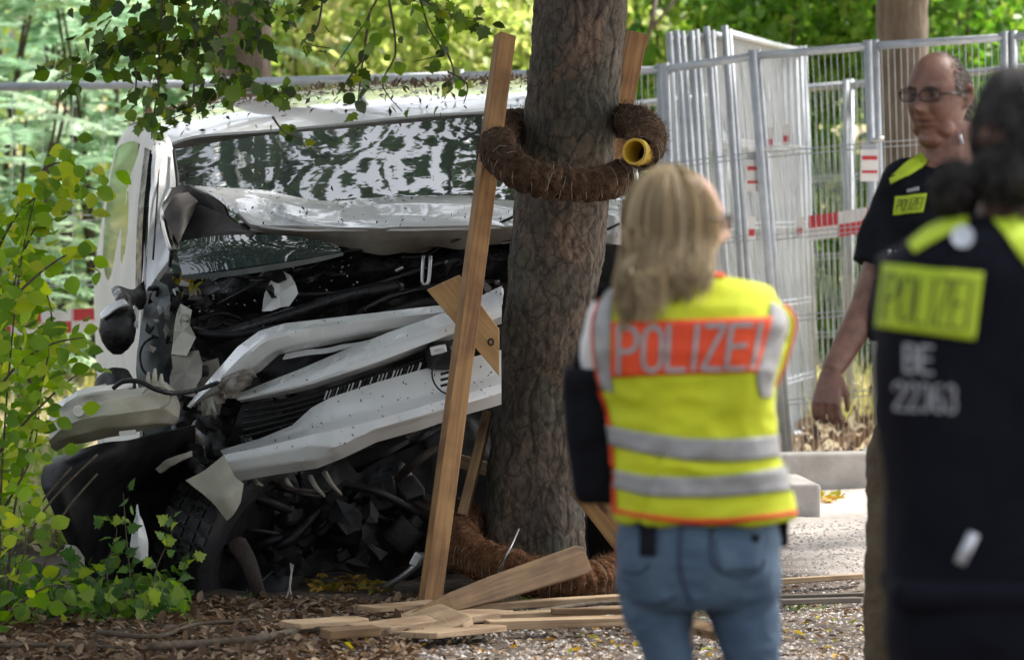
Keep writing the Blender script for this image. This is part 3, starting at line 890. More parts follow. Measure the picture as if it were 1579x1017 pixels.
# rails and foot of the bottom corner at the stack
def clamp(px, py, D, label):
    t = thing('fence_clamp', P(px, py, D), label, 'clamp', 'fence clamps with tags')
    p = P(px, py, D)
    MB().box(p, (.075, .05, .055)).build('clamp_body', M['galv'], t, bevel=.008)
    MB().tube([p + Vector((.0, -.03, .03)), p + Vector((.065, -.03, .045))], .012, 8).build('bolt', M['steel'], t, smooth=True)
    q = P(px, py + 27, D - .03)
    MB().box(q, (.085, .006, .15)).build('tag', M['white'], t)
    MB().box(q + Vector((0, -.005, .035)), (.07, .004, .018)).build('red_stripe', M['red'], t)
    MB().box(q + Vector((0, -.005, -.03)), (.07, .004, .012)).build('red_stripe', M['red'], t)
clamp(1164, 244, 26.75, 'white tagged clamp on the kinked post in front of the fence stack')
clamp(1341, 228, 26.6, 'white tagged clamp on the fence post left of the officer with glasses')
for (px, py, D, l) in ((1140, 205, 28.3, 'small white tag on the middle of the fence stack'), (1187, 213, 28.6, 'small white tag left of its twin on the fence stack'), (1212, 208, 29.2, 'small white tag at the right side of the fence stack'),
                       (1159, 352, 26.7, 'small white clip low on the kinked fence post'), (1233, 350, 29.4, 'white tag with a red patch beside the barrier tape')):
    t = thing('fence_tag', P(px, py, D), l, 'tag', 'tags on the fence stack')
    p = P(px, py, D)
    MB().box(p, (.035, .01, .11)).build('plate', M['white'], t)
    MB().box(p + Vector((0, -.008, -.02)), (.026, .004, .03)).build('red_stripe', M['red'], t)
# fence feet
def foot(px, py, D, label, w=.22, h=.13):
    p = P(px, py, D); p.z = 0
    MB_ = MB().box((p.x, p.y, h / 2 - .02), (w, .6, h), rz=.1)
    o = MB_.build('concrete_block', M['concrete'], None, bevel=.015)
    tag(o, label, 'concrete foot', 'concrete fence feet')
foot(1226, 790, 24.3, 'concrete fence foot beside the kerb right of the yellow vest', .13, .15)
foot(1380, 740, 26.3, 'concrete fence foot hidden behind the officer with glasses')
foot(345, 735, 27.1, 'concrete fence foot behind the van')
foot(-20, 745, 27.0, 'concrete fence foot at the left picture edge')
foot(1562, 690, 26.3, 'concrete fence foot behind the dark haired officer')

# barrier tape
def tape(name, pts, h, seg, label, start=0):
    P_ = [Vector(p) for p in pts]
    t = thing(name, P_[0], label, 'barrier tape')
    row = resample(P_, 60, True)
    L_ = np.concatenate([[0], np.cumsum(np.linalg.norm(np.diff(row, axis=0), axis=1))])
    tot = L_[-1]; k = 0; s0 = 0.0
    while s0 < tot - .001:
        s1 = min(tot, s0 + seg)
        ss = np.linspace(s0, s1, 5)
        for half in (0, 1):
            top = []; bot = []
            for s_ in ss:
                c = Vector([np.interp(s_, L_, row[:, q]) for q in range(3)])
                top.append(c + Vector((0, .003, h / 2 - half * h / 2))); bot.append(c + Vector((0, -.003, -half * h / 2 + 0)))
            col = M['red'] if (k + half + start) % 2 == 0 else M['white']
            MB().grid([top, bot], .0012).build('tape_block', col, t)
        s0 = s1; k += 1
tape('barrier_tape', [P(1246, 352, 28.4), P(1300, 345, 28.4), P(1362, 335, 28.4), P(1440, 330, 28.3)], .125, .15, 'red and white barrier tape stretched behind the right fence', 0)
tape('barrier_tape', [P(-30, 506, 28.0), P(60, 498, 28.0), P(150, 492, 28.0), P(230, 488, 28.0)], .115, .15, 'red and white barrier tape left of the van behind the shrub', 1)
# ================================================================= the wrecked van
def glass_material():
    m, nt, N, L, b = new_mat('windscreen_glass')
    b.inputs['Base Color'].default_value = (.035, .05, .05, 1)
    b.inputs['Roughness'].default_value = .03
    b.inputs['IOR'].default_value = 1.9
    b.inputs['Coat Weight'].default_value = 1.0
    b.inputs['Coat IOR'].default_value = 1.9
    b.inputs['Coat Roughness'].default_value = .02
    tc = N.new('ShaderNodeTexCoord')
    nz = N.new('ShaderNodeTexNoise'); nz.inputs['Scale'].default_value = 5; nz.inputs['Detail'].default_value = 3
    L.new(tc.outputs['Object'], nz.inputs['Vector'])
    bp = N.new('ShaderNodeBump'); bp.inputs['Strength'].default_value = .05; bp.inputs['Distance'].default_value = .02
    L.new(nz.outputs['Fac'], bp.inputs['Height'])
    vo = N.new('ShaderNodeTexVoronoi'); vo.feature = 'DISTANCE_TO_EDGE'; vo.inputs['Scale'].default_value = 5.5
    L.new(tc.outputs['Object'], vo.inputs['Vector'])
    L.new(bp.outputs[0], b.inputs['Normal']); L.new(bp.outputs[0], b.inputs['Coat Normal'])
    return m
M['glass'] = glass_material()
M['scuffed'] = pmat('muddy_scuffed_paint', (.28, .25, .22), (.06, .045, .035), rough=.8, scale=30, bump=.6)
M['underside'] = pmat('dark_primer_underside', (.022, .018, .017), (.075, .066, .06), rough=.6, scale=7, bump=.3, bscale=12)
M['sideglass'] = pmat('side_window_glass', (.05, .06, .045), rough=.12, ior=1.45)

VAN_O = P(560, 900, 22.5); VAN_O.z = 0
M['paint_side'] = pmat('dusty_side_paint', (.60, .61, .60), (.70, .71, .70), rough=.55, scale=3, spec=.25)
van = thing('crashed_van', VAN_O, 'wrecked silver white van with crushed front pressed against the plane tree', 'van')

# --- roof, sides, rear
sheet('roof', [
    [(252, 232, 22.25), (300, 214, 22.22), (400, 205, 22.2), (545, 192, 22.2), (700, 178, 22.2), (820, 168, 22.2), (945, 160, 22.25)],
    [(240, 205, 22.5), (300, 192, 22.5), (400, 180, 22.5), (545, 166, 22.5), (700, 155, 22.5), (820, 148, 22.5), (950, 142, 22.5)],
    [(222, 190, 23.3), (300, 171, 23.3), (400, 160, 23.3), (545, 146, 23.3), (700, 137, 23.3), (820, 132, 23.3), (950, 128, 23.3)],
    [(200, 192, 25.2), (300, 163, 25.2), (400, 152, 25.2), (545, 138, 25.2), (700, 130, 25.2), (820, 126, 25.2), (940, 124, 25.2)],
    [(196, 200, 26.6), (300, 172, 26.8), (400, 162, 26.8), (545, 150, 26.8), (700, 142, 26.8), (820, 138, 26.8), (925, 138, 26.7)],
], M['paint'], van, nu=70, nv=26, thick=.01, amp=.008, freq=3, ridged=False, keep='roof')
# left side skin (roof rail at top, sill at bottom)
sheet('side_panel', [
    [(243, 212, 22.35), (228, 196, 23.1), (208, 192, 24.6), (196, 198, 26.5)],
    [(235, 235, 22.25), (214, 206, 23.1), (192, 212, 24.6), (182, 222, 26.5)],
    [(226, 300, 22.0), (200, 300, 23.0), (172, 300, 24.6), (163, 300, 26.5)],
    [(222, 400, 21.75), (192, 400, 22.9), (158, 400, 24.5), (150, 400, 26.5)],
    [(217, 470, 21.6), (190, 475, 22.8), (155, 475, 24.5), (147, 470, 26.5)],
    [(215, 600, 21.5), (190, 600, 22.7), (157, 600, 24.5), (149, 590, 26.5)],
    [(220, 740, 21.6), (195, 735, 22.7), (165, 720, 24.5), (155, 700, 26.5)],
], M['paint_side'], van, nu=40, nv=40, thick=-.012, amp=.012, freq=3, ridged=False)
sheet('side_panel', [
    [(950, 145, 22.35), (952, 130, 23.3), (946, 126, 24.8), (935, 130, 26.6)],
    [(975, 220, 22.2), (975, 200, 23.2), (962, 190, 24.8), (950, 185, 26.6)],
    [(985, 330, 21.9), (985, 320, 23.0), (968, 310, 24.7), (955, 300, 26.6)],
    [(985, 450, 21.6), (985, 450, 22.9), (970, 440, 24.7), (957, 430, 26.6)],
    [(980, 560, 21.6), (980, 560, 22.9), (968, 550, 24.7), (955, 540, 26.6)],
    [(978, 700, 21.7), (975, 700, 22.9), (965, 690, 24.7), (950, 670, 26.6)],
], M['paint_side'], van, nu=24, nv=20, thick=.012, amp=.01, freq=3)
sheet('rear_door', [
    [(196, 200, 26.7), (560, 150, 26.9), (925, 138, 26.7)], [(165, 300, 26.7), (560, 290, 26.8), (950, 300, 26.7)], [(150, 700, 26.7), (560, 700, 26.8), (950, 670, 26.7)],
], M['paint'], van, nu=16, nv=10, thick=-.02)
# door window with green reflections, rubber gap and quarter light
sheet('door_window', [
    [(216, 222, 22.85), (205, 218, 23.3), (188, 224, 24.3), (181, 232, 25.2)],
    [(211, 300, 22.72), (196, 300, 23.2), (174, 300, 24.2), (168, 300, 25.2)],
    [(206, 400, 22.62), (190, 400, 23.1), (164, 400, 24.1), (158, 400, 25.2)],
    [(204, 440, 22.6), (190, 442, 23.1), (166, 440, 24.1), (160, 432, 25.2)],
], M['sideglass'], van, nu=16, nv=14, thick=.006)
sheet('window_seal', [[(234, 232, 22.0), (226, 228, 22.1)], [(224, 330, 21.85), (215, 330, 21.95)], [(221, 430, 21.75), (212, 430, 21.85)], [(224, 470, 21.6), (212, 470, 21.7)]],
      M['blackg'], van, nu=4, nv=18, thick=.008)
sheet('quarter_window', [[(240, 240, 21.98), (233, 236, 22.05)], [(232, 330, 21.83), (224, 330, 21.9)], [(228, 425, 21.7), (220, 425, 21.78)]],
      M['sideglass'], van, nu=4, nv=14, thick=.006)
sheet('pillar', [[(252, 205, 22.15), (240, 215, 22.1)], [(262, 225, 22.1), (238, 240, 21.95)], [(272, 300, 21.85), (231, 330, 21.75)], [(268, 350, 21.7), (227, 400, 21.65)], [(262, 400, 21.55), (226, 450, 21.55)]],
      M['paint'], van, nu=12, nv=24, thick=-.02, amp=.02, freq=5)
MB().tube([P(268, 232, 22.02), P(274, 290, 21.8), P(268, 345, 21.65), P(262, 410, 21.45)], .007, 6, smoothpts=4).build('window_seal', M['blackp'], van, smooth=True)
MB().tube([P(246, 222, 22.04), P(243, 300, 21.8), P(236, 400, 21.58)], .004, 5, smoothpts=4).build('window_seal', M['blackp'], van, smooth=True)

# --- windscreen
sheet('windscreen', [
    [(262, 232, 22.2), (400, 210, 22.16), (545, 197, 22.14), (700, 183, 22.14), (820, 173, 22.16), (950, 166, 22.2)],
    [(272, 265, 22.02), (400, 250, 21.96), (545, 240, 21.92), (700, 230, 21.94), (820, 222, 22.0), (955, 216, 22.1)],
    [(268, 330, 21.72), (400, 320, 21.62), (545, 312, 21.58), (700, 300, 21.6), (820, 292, 21.66), (965, 290, 21.8)],
    [(262, 432, 21.38), (330, 424, 21.3), (420, 412, 21.24), (525, 388, 21.2), (700, 370, 21.2), (820, 352, 21.28), (970, 350, 21.4)],
], M['glass'], van, nu=60, nv=30, thick=.006, amp=.0035, freq=1.6, ridged=False, keep='glass')
sheet('windscreen', [
    [(276, 372, 20.98), (330, 364, 20.93), (400, 362, 20.92), (470, 366, 20.93), (520, 376, 20.95)],
    [(274, 395, 20.90), (330, 388, 20.85), (400, 384, 20.84), (470, 380, 20.88), (524, 382, 20.93)],
    [(282, 424, 20.84), (335, 418, 20.78), (405, 408, 20.78), (470, 398, 20.84), (528, 388, 20.92)],
], M['glass'], van, nu=50, nv=16, thick=.006, amp=.004, freq=2.5, ridged=False)
sheet('glass_edge', [[(276, 425, 20.82), (335, 420, 20.76), (405, 410, 20.76), (470, 400, 20.82), (530, 389, 20.9)], [(280, 432, 20.82), (335, 428, 20.76), (405, 419, 20.76), (470, 408, 20.82), (530, 394, 20.9)]], M['greym'], van, nu=40, nv=4, thick=.006, amp=.008, freq=9)
# wiper and aerial
MB().tube([P(300, 395, 21.2), P(380, 372, 21.3), P(470, 362, 21.35)], .008, 5, smoothpts=3).build('wiper', M['blackp'], van, smooth=True)
an = MB().ball(P(566, 174, 22.45), (.034, .05, .010), 12, 6); an.build('aerial_base', M['blackp'], van, smooth=True)
MB().loft([(P(566, 174, 22.45), (.028, 0, 0), (0, .05, 0), 2), (P(563, 164, 22.47), (.022, 0, 0), (0, .038, 0), 2), (P(558, 152, 22.5), (.010, 0, 0), (0, .02, 0), 2), (P(556, 146, 22.52), (.004, 0, 0), (0, .008, 0), 2)], 12).build('aerial', M['greym'], van, smooth=True)

# --- buckled bonnet folded up against the glass
sheet('bonnet', [
    [(300, 287, 21.66), (345, 289, 21.62), (400, 290, 21.6), (440, 297, 21.6), (500, 306, 21.58), (560, 305, 21.58), (640, 303, 21.58), (720, 302, 21.58), (800, 305, 21.6), (960, 308, 21.7)],
    [(318, 294, 21.5), (356, 305, 21.35), (405, 303, 21.42), (450, 313, 21.3), (500, 322, 21.32), (560, 318, 21.34), (640, 315, 21.3), (720, 318, 21.34), (800, 322, 21.38), (960, 325, 21.4)],
    [(338, 308, 21.35), (368, 326, 21.12), (408, 322, 21.25), (450, 335, 21.05), (500, 340, 21.12), (560, 334, 21.16), (640, 334, 21.08), (720, 336, 21.14), (800, 338, 21.2), (960, 342, 21.3)],
    [(362, 328, 21.25), (384, 344, 21.08), (412, 350, 21.02), (450, 352, 20.96), (500, 353, 20.98), (560, 352, 20.97), (640, 352, 20.95), (720, 351, 20.99), (800, 349, 21.04), (960, 350, 21.2)],
], M['paint'], van, nu=150, nv=40, thick=.008, amp=.016, freq=2.4, seed=3, vsmooth=False, keep='bonnet')
sheet('bonnet_lip', [
    [(362, 328, 21.25), (384, 344, 21.08), (412, 350, 21.02), (450, 352, 20.96), (500, 353, 20.98), (560, 352, 20.97), (640, 352, 20.95), (720, 351, 20.99), (800, 349, 21.04), (960, 350, 21.2)],
    [(366, 334, 21.26), (386, 350, 21.1), (412, 357, 21.05), (450, 360, 20.99), (500, 364, 21.01), (560, 368, 21.0), (640, 366, 20.98), (720, 362, 21.02), (800, 358, 21.07), (960, 358, 21.2)],
    [(370, 338, 21.3), (390, 356, 21.15), (412, 362, 21.1), (450, 366, 21.04), (500, 374, 21.06), (555, 386, 21.06), (600, 393, 21.06), (660, 382, 21.06), (720, 386, 21.07), (800, 368, 21.12), (960, 366, 21.2)],
], M['paint_in'], van, nu=110, nv=10, thick=.008, amp=.014, freq=7, seed=6, vsmooth=False)
sheet('bonnet_underside', [
    [(262, 292, 21.64), (280, 288, 21.62), (300, 289, 21.6), (322, 298, 21.5), (345, 314, 21.4)],
    [(250, 318, 21.5), (268, 308, 21.55), (292, 308, 21.62), (322, 318, 21.55), (352, 332, 21.36)],
    [(247, 345, 21.4), (264, 345, 21.5), (288, 340, 21.62), (325, 340, 21.5), (378, 350, 21.2)],
    [(256, 366, 21.36), (268, 374, 21.42), (288, 374, 21.5), (325, 364, 21.4), (392, 360, 21.15)],
    [(266, 386, 21.3), (276, 388, 21.3), (292, 384, 21.3), (330, 368, 21.28), (398, 362, 21.12)],
], M['underside'], van, nu=50, nv=34, thick=-.01, amp=.018, freq=5, seed=5, vsmooth=False)
sheet('bonnet_fold', [[(254, 330, 21.42), (268, 304, 21.45), (290, 296, 21.5)], [(262, 350, 21.36), (280, 325, 21.4), (305, 310, 21.45)], [(276, 378, 21.26), (286, 350, 21.36), (298, 325, 21.45)]], M['underside'], van, nu=16, nv=16, thick=-.006, amp=.01, freq=7, vsmooth=False)
MB().tube([P(262, 292, 21.6), P(250, 320, 21.5), (P(252, 350, 21.35)), P(262, 384, 21.2)], .007, 6, smoothpts=4).build('bonnet_rim', M['paint'], van, smooth=True)
sheet('bonnet_underside', [
    [(385, 357, 21.1), (450, 361, 21.08), (500, 369, 21.08), (550, 378, 21.09), (600, 386, 21.1), (660, 381, 21.08), (730, 384, 21.1), (800, 370, 21.15), (900, 366, 21.2)],
    [(385, 362, 21.25), (450, 368, 21.3), (500, 378, 21.3), (550, 390, 21.3), (600, 394, 21.3), (660, 390, 21.3), (730, 390, 21.3), (800, 382, 21.3), (900, 380, 21.3)],
], M['paint_in'], van, nu=50, nv=6, thick=.006, amp=.02, freq=8)

# --- dark cowl and engine bay
sheet('cowl', [
    [(255, 425, 21.3), (330, 428, 21.25), (420, 416, 21.2), (525, 392, 21.15), (650, 382, 21.15), (800, 372, 21.2), (965, 380, 21.3)],
    [(240, 455, 21.2), (330, 450, 21.1), (420, 440, 21.05), (525, 425, 21.0), (650, 410, 21.0), (800, 400, 21.05), (965, 410, 21.2)],
    [(245, 500, 21.3), (330, 495, 21.2), (420, 485, 21.2), (525, 470, 21.2), (650, 450, 21.2), (800, 440, 21.2), (965, 450, 21.3)],
], M['blackg'], van, nu=80, nv=20, thick=.01, amp=.05, freq=9, seed=1, keep='cowl')
sheet('engine_bay', [
    [(222, 430, 21.75), (400, 430, 21.7), (600, 400, 21.7), (800, 380, 21.7), (980, 370, 21.8)],
    [(228, 600, 21.7), (400, 600, 21.6), (600, 560, 21.6), (800, 540, 21.6), (980, 520, 21.7)],
    [(240, 760, 21.4), (400, 760, 21.2), (600, 720, 21.2), (800, 700, 21.3), (980, 690, 21.5)],
    [(250, 905, 21.2), (400, 905, 21.0), (470, 893, 21.0), (520, 872, 21.0), (600, 878, 21.0), (800, 860, 21.1), (980, 850, 21.3)],
], M['dark'], van, nu=100, nv=60, thick=.01, amp=.16, freq=5.5, seed=8)
# random wrecked machinery, kept dark: hoses, brackets and castings
rr = random.Random(5)
def hose(pts, r, mat='blackg', name='hose', k=5, n=8):
    return MB().tube([P(*p) for p in pts], r, n, smoothpts=k).build(name, M[mat], van, smooth=True)
hose([(330, 522, 20.95), (400, 500, 20.9), (470, 478, 20.88), (540, 455, 20.88), (620, 440, 20.95)], .026)
hose([(460, 455, 20.95), (540, 448, 20.92), (610, 428, 20.95), (690, 402, 21.0)], .009)
hose([(300, 512, 20.9), (360, 516, 20.85), (430, 505, 20.85), (520, 500, 20.9)], .014, 'blackp')
hose([(560, 478, 20.9), (610, 455, 20.88), (680, 440, 20.95), (770, 435, 21.0)], .012)
hose([(260, 470, 21.0), (285, 500, 20.95), (300, 545, 20.95), (330, 560, 21.0)], .01)
hose([(236, 520, 21.0), (222, 530, 20.98), (216, 548, 20.98), (222, 572, 20.98), (245, 590, 21.0)], .005)
hose([(560, 500, 20.9), (640, 470, 20.9), (720, 462, 20.95), (765, 450, 21)], .02, 'dark')
for k in range(13):
    x = rr.uniform(300, 760); y = rr.uniform(400, 520) - (x - 300) * .08
    L_ = rr.uniform(30, 120); a = rr.uniform(-.5, .3)
    hose([(x, y, rr.uniform(20.95, 21.15)), (x + L_ * .5, y + L_ * .5 * math.sin(a) + rr.uniform(-12, 12), rr.uniform(20.95, 21.1)), (x + L_, y + L_ * math.sin(a), 21.1)], rr.uniform(.003, .010), rr.choice(['blackg', 'blackp', 'dark', 'dark']), 'hose', 4, 6)
def casting(x, y, D, s, mat='dark', name='casting', n=1.0):
    c = P(x, y, D); mb = MB()
    M3 = Matrix.Rotation(rr.uniform(-1, 1), 3, 'Y') @ Matrix.Rotation(rr.uniform(-1, 1), 3, 'X') @ Matrix.Rotation(rr.uniform(-1, 1), 3, 'Z')
    w = (s * rr.uniform(.6, 1.5), s * rr.uniform(.5, 1), s * rr.uniform(.4, 1.1))
    mb.loft([(c + M3 @ Vector((0, 0, -w[2])), M3 @ Vector((w[0] * .8, 0, 0)), M3 @ Vector((0, w[1] * .7, 0)), 4), (c + M3 @ Vector((0, 0, -w[2] * .6)), M3 @ Vector((w[0], 0, 0)), M3 @ Vector((0, w[1], 0)), 5),
             (c + M3 @ Vector((0, 0, w[2] * .5)), M3 @ Vector((w[0] * .95, 0, 0)), M3 @ Vector((0, w[1], 0)), 5), (c + M3 @ Vector((0, 0, w[2] * .55)), M3 @ Vector((w[0] * .5, 0, 0)), M3 @ Vector((0, w[1] * .5, 0)), 2),
             (c + M3 @ Vector((0, 0, w[2])), M3 @ Vector((w[0] * .45, 0, 0)), M3 @ Vector((0, w[1] * .45, 0)), 2)], 14)
    return mb.build(name, M[mat], van, smooth=True, angle=40)
for k in range(46):
    x = rr.uniform(300, 760); y = rr.uniform(740, 862)
    casting(x, y, rr.uniform(20.55, 20.95), rr.uniform(.03, .08), rr.choice(['dark', 'dark', 'blackp', 'blackg', 'rust', 'dark']))
for k in range(16):
    x = rr.uniform(260, 420); y = rr.uniform(560, 700)
    casting(x, y, rr.uniform(20.9, 21.15), rr.uniform(.025, .06), rr.choice(['dark', 'blackp', 'blackg', 'greym']))
for k in range(20):
    x = rr.uniform(340, 620); y = rr.uniform(640, 860); L_ = rr.uniform(50, 140); a = rr.uniform(-.9, .5)
    hose([(x, y, 20.6), (x + L_ * .4, y + L_ * math.sin(a) * .4 + rr.uniform(-15, 15), 20.5), (x + L_, min(890, y + L_ * math.sin(a)), 20.7)], rr.uniform(.004, .018), rr.choice(['blackg', 'blackp', 'dark', 'rust']), 'hose', 4, 6)
# left inner wing: grey green panel and torn cream brackets
sheet('inner_wing', [[(222, 470, 21.2), (250, 465, 21.15), (268, 480, 21.2)], [(214, 530, 21.15), (240, 530, 21.1), (272, 530, 21.15)], [(212, 590, 21.1), (240, 600, 21.05), (285, 600, 21.1)], [(225, 680, 21.1), (260, 690, 21.05), (300, 680, 21.1)]],
      M['greym'], van, nu=20, nv=24, thick=.008, amp=.02, freq=6)
shard('torn_bracket', [(278, 468, 20.92), (296, 478, 20.88), (292, 500, 20.86), (302, 520, 20.85), (288, 548, 20.84), (264, 546, 20.9), (268, 510, 20.9)], M['shell'], van, .012, 1)
shard('torn_bracket', [(264, 548, 20.9), (306, 540, 20.85), (312, 560, 20.84), (300, 612, 20.86), (262, 600, 20.9)], M['paint_in'], van, .012, 2)
shard('torn_bracket', [(300, 560, 20.92), (336, 552, 20.9), (348, 590, 20.88), (338, 640, 20.9), (304, 632, 20.94)], M['paint_in'], van, .012, 3)
shard('torn_bracket', [(238, 430, 21.0), (258, 440, 20.95), (262, 468, 20.93), (246, 486, 20.95), (232, 460, 21.0)], M['greym'], van, .01, 4)
shard('torn_bracket', [(306, 600, 20.86), (330, 596, 20.84), (334, 650, 20.86), (318, 660, 20.88)], M['shell'], van, .01, 5)
rs = random.Random(77)
def debris_field(n, x0, x1, y0, y1, D0, D1, smin, smax, mats, name='torn_fragment'):
    for k in range(n):
        x, y = rs.uniform(x0, x1), rs.uniform(y0, y1); s_ = rs.uniform(smin, smax); a0 = rs.uniform(0, 6.28); D_ = rs.uniform(D0, D1)
        m = rs.choice((3, 4, 4, 5)); el = rs.uniform(.25, 1.0); ro = rs.uniform(0, 3.14)
        pts = []
        for q in range(m):
            a = a0 + 6.28 * q / m + rs.uniform(-.3, .3); u_, v_ = s_ * math.cos(a), s_ * el * math.sin(a)
            pts.append((x + u_ * math.cos(ro) - v_ * math.sin(ro), y + u_ * math.sin(ro) + v_ * math.cos(ro), D_ + rs.uniform(-.04, .04)))
        shard(name, pts, M[rs.choice(mats)], van, .006, k + 100, 1.5)
debris_field(26, 226, 310, 425, 640, 20.88, 21.02, 5, 15, ['paint', 'shell', 'greym', 'dark', 'blackp', 'paint_in', 'blackg'])
debris_field(26, 300, 470, 600, 760, 20.42, 20.7, 6, 20, ['blackp', 'dark', 'blackg', 'paint_in', 'greym', 'dark'])
debris_field(22, 300, 760, 395, 500, 20.9, 21.0, 5, 22, ['blackp', 'dark', 'blackg', 'blackg', 'greym', 'dark'])
debris_field(24, 260, 740, 770, 880, 20.4, 20.7, 8, 30, ['blackp', 'dark', 'blackp', 'dark'])
for k in range(16):
    x = rr.uniform(225, 300); y = rr.uniform(425, 520)
    a = rr.uniform(0, 3)
    MB().prism([P(x + 9 * math.cos(a + q) * rr.uniform(.4, 1.2), y + 9 * math.sin(a + q) * rr.uniform(.6, 1.6), 21.0 + rr.uniform(-.05, .08)) for q in (0, 1.4, 2.9, 4.4)], (0, .005, 0)).build('shard', M[rr.choice(['paint', 'shell', 'greym', 'dark', 'steel'])], van)
ring = MB().tube([P(284 + 6 * math.cos(a), 489 + 5 * math.sin(a), 20.86) for a in np.linspace(0, 6.28, 13)], .006, 6); ring.build('eyelet', M['shell'], van, smooth=True)
# torn white piece on the cowl, with prongs
shard('torn_bracket', [(418, 432, 20.93), (434, 417, 20.92), (448, 424, 20.9), (460, 452, 20.9), (446, 472, 20.9), (404, 480, 20.92), (408, 452, 20.92)], M['paint'], van, .012, 6, 2.5)
MB().tube([P(653, 394, 20.9), P(651, 434, 20.88), P(657, 438, 20.88), P(661, 432, 20.88), P(664, 394, 20.9)], .0075, 6, smoothpts=3).build('hook', M['steel'], van, smooth=True)
MB().tube([P(610, 418, 20.9), P(622, 412, 20.9)], .006, 6).build('bolt', M['steel'], van)
for k in range(60):   # glittering crumbs of glass on the cowl
    x = rr.uniform(270, 560); y = 432 + rr.uniform(-8, 60) - (x - 270) * .13
    MB().ball(P(x, y, 20.98 + rr.uniform(0, .05)), rr.uniform(.002, .005), 5, 4).build('glass_crumb', M['steel'], van)
# yellow leaf clump on the cowl corner
tl = thing('fallen_leaf_clump', P(300, 432, 21.0), 'yellow green leaves caught at the lower left corner of the windscreen', 'leaves')
n = 16; r_ = np.random.default_rng(4)
leaves('leaf_heap', np.array([P(298 + r_.normal() * 9, 430 + r_.normal() * 7, 20.98) for _ in range(n)]), rand_dirs(n), r_.uniform(.03, .055, n), M['litter_y'], tl, .6, rnd=r_.random(n) * .6)

# --- front panels
def strip(name, rows, mat='paint', **k):
    return sheet(name, rows, M[mat], van, **k)
# upper cross member: sharp tip bottom left, bend, runs right
strip('front_panel', [
    [(288, 626, 20.55), (330, 575, 20.5), (365, 535, 20.45), (400, 510, 20.42), (440, 498, 20.42), (520, 488, 20.45), (600, 478, 20.5), (690, 468, 20.55), (770, 455, 20.62)],
    [(292, 627, 20.48), (340, 582, 20.4), (375, 548, 20.35), (410, 522, 20.32), (445, 512, 20.32), (520, 500, 20.36), (600, 490, 20.42), (690, 480, 20.5), (770, 470, 20.58)],
    [(300, 624, 20.5), (352, 592, 20.4), (392, 562, 20.36), (422, 538, 20.34), (455, 530, 20.34), (520, 520, 20.38), (600, 508, 20.44), (690, 494, 20.52), (770, 486, 20.6)],
    [(312, 618, 20.55), (360, 598, 20.5), (402, 572, 20.45), (430, 546, 20.42), (470, 538, 20.42), (530, 528, 20.46), (600, 516, 20.5), (690, 500, 20.56), (770, 494, 20.64)],
], nu=110, nv=16, thick=.008, amp=.006, freq=3, seed=11, vsmooth=False, smooth=False, keep='fp1')
# scraped muddy patch of bent metal at its lower edge
sheet('torn_edge', [[(340, 580, 20.38), (365, 568, 20.36), (392, 566, 20.38)], [(336, 595, 20.36), (365, 588, 20.3), (398, 580, 20.34)], [(338, 608, 20.38), (360, 612, 20.34), (388, 596, 20.38)]], M['scuffed'], van, nu=24, nv=18, thick=.006, amp=.03, freq=22, seed=3)
# second panel, rising to the right
strip('front_panel', [
    [(362, 610, 20.45), (410, 590, 20.42), (470, 566, 20.4), (530, 540, 20.38), (600, 512, 20.38), (660, 490, 20.42), (710, 470, 20.48), (774, 440, 20.55)],
    [(364, 614, 20.38), (412, 600, 20.32), (472, 580, 20.3), (532, 556, 20.26), (602, 532, 20.26), (664, 510, 20.3), (712, 492, 20.36), (774, 466, 20.45)],
    [(368, 616, 20.36), (415, 606, 20.3), (476, 592, 20.27), (536, 572, 20.24), (606, 548, 20.24), (668, 526, 20.28), (714, 510, 20.34), (774, 488, 20.42)],
    [(372, 619, 20.42), (420, 612, 20.4), (480, 600, 20.38), (540, 580, 20.36), (610, 556, 20.36), (672, 533, 20.4), (718, 517, 20.45), (774, 500, 20.5)],
], nu=110, nv=16, thick=.008, amp=.006, freq=3, seed=12, vsmooth=False, smooth=False, keep='fp2')
strip('trim_strip', [[(440, 545, 20.42), (480, 538, 20.42), (540, 528, 20.44), (600, 518, 20.46)], [(436, 552, 20.4), (480, 545, 20.4), (540, 535, 20.42), (600, 524, 20.44)]], nu=24, nv=4, thick=.006, amp=.01, freq=14)
# grille band: black backing with slats
strip('grille', [
    [(372, 624, 20.46), (480, 605, 20.43), (610, 562, 20.42), (700, 530, 20.46), (772, 503, 20.52)],
    [(360, 660, 20.46), (470, 645, 20.43), (560, 592, 20.42), (650, 560, 20.46), (772, 528, 20.52)],
    [(350, 695, 20.5), (440, 662, 20.46), (560, 605, 20.45), (660, 570, 20.48), (772, 543, 20.55)],
], 'blackp', nu=60, nv=16, thick=.008, amp=.03, freq=12)
for k in range(5):
    t = (k + .5) / 5
    MB().tube([P(375, 628 + 50 * t, 20.4), P(480, 609 + 38 * t, 20.37), P(610, 566 + 28 * t, 20.36), P(690, 537 + 24 * t, 20.4)], .0055, 5, smoothpts=5).build('grille_slat', M['blackg'], van, smooth=True)
for k in range(26):
    t = k / 26
    x = 500 + t * 150
    y0 = 606 - t * 45
    MB().tube([P(x, y0 + 10, 20.345), P(x + 5, y0 - 4, 20.345)], rr.uniform(.002, .005), 5).build('grille_clip', M['steel' if rr.random() < .6 else 'blackg'], van)
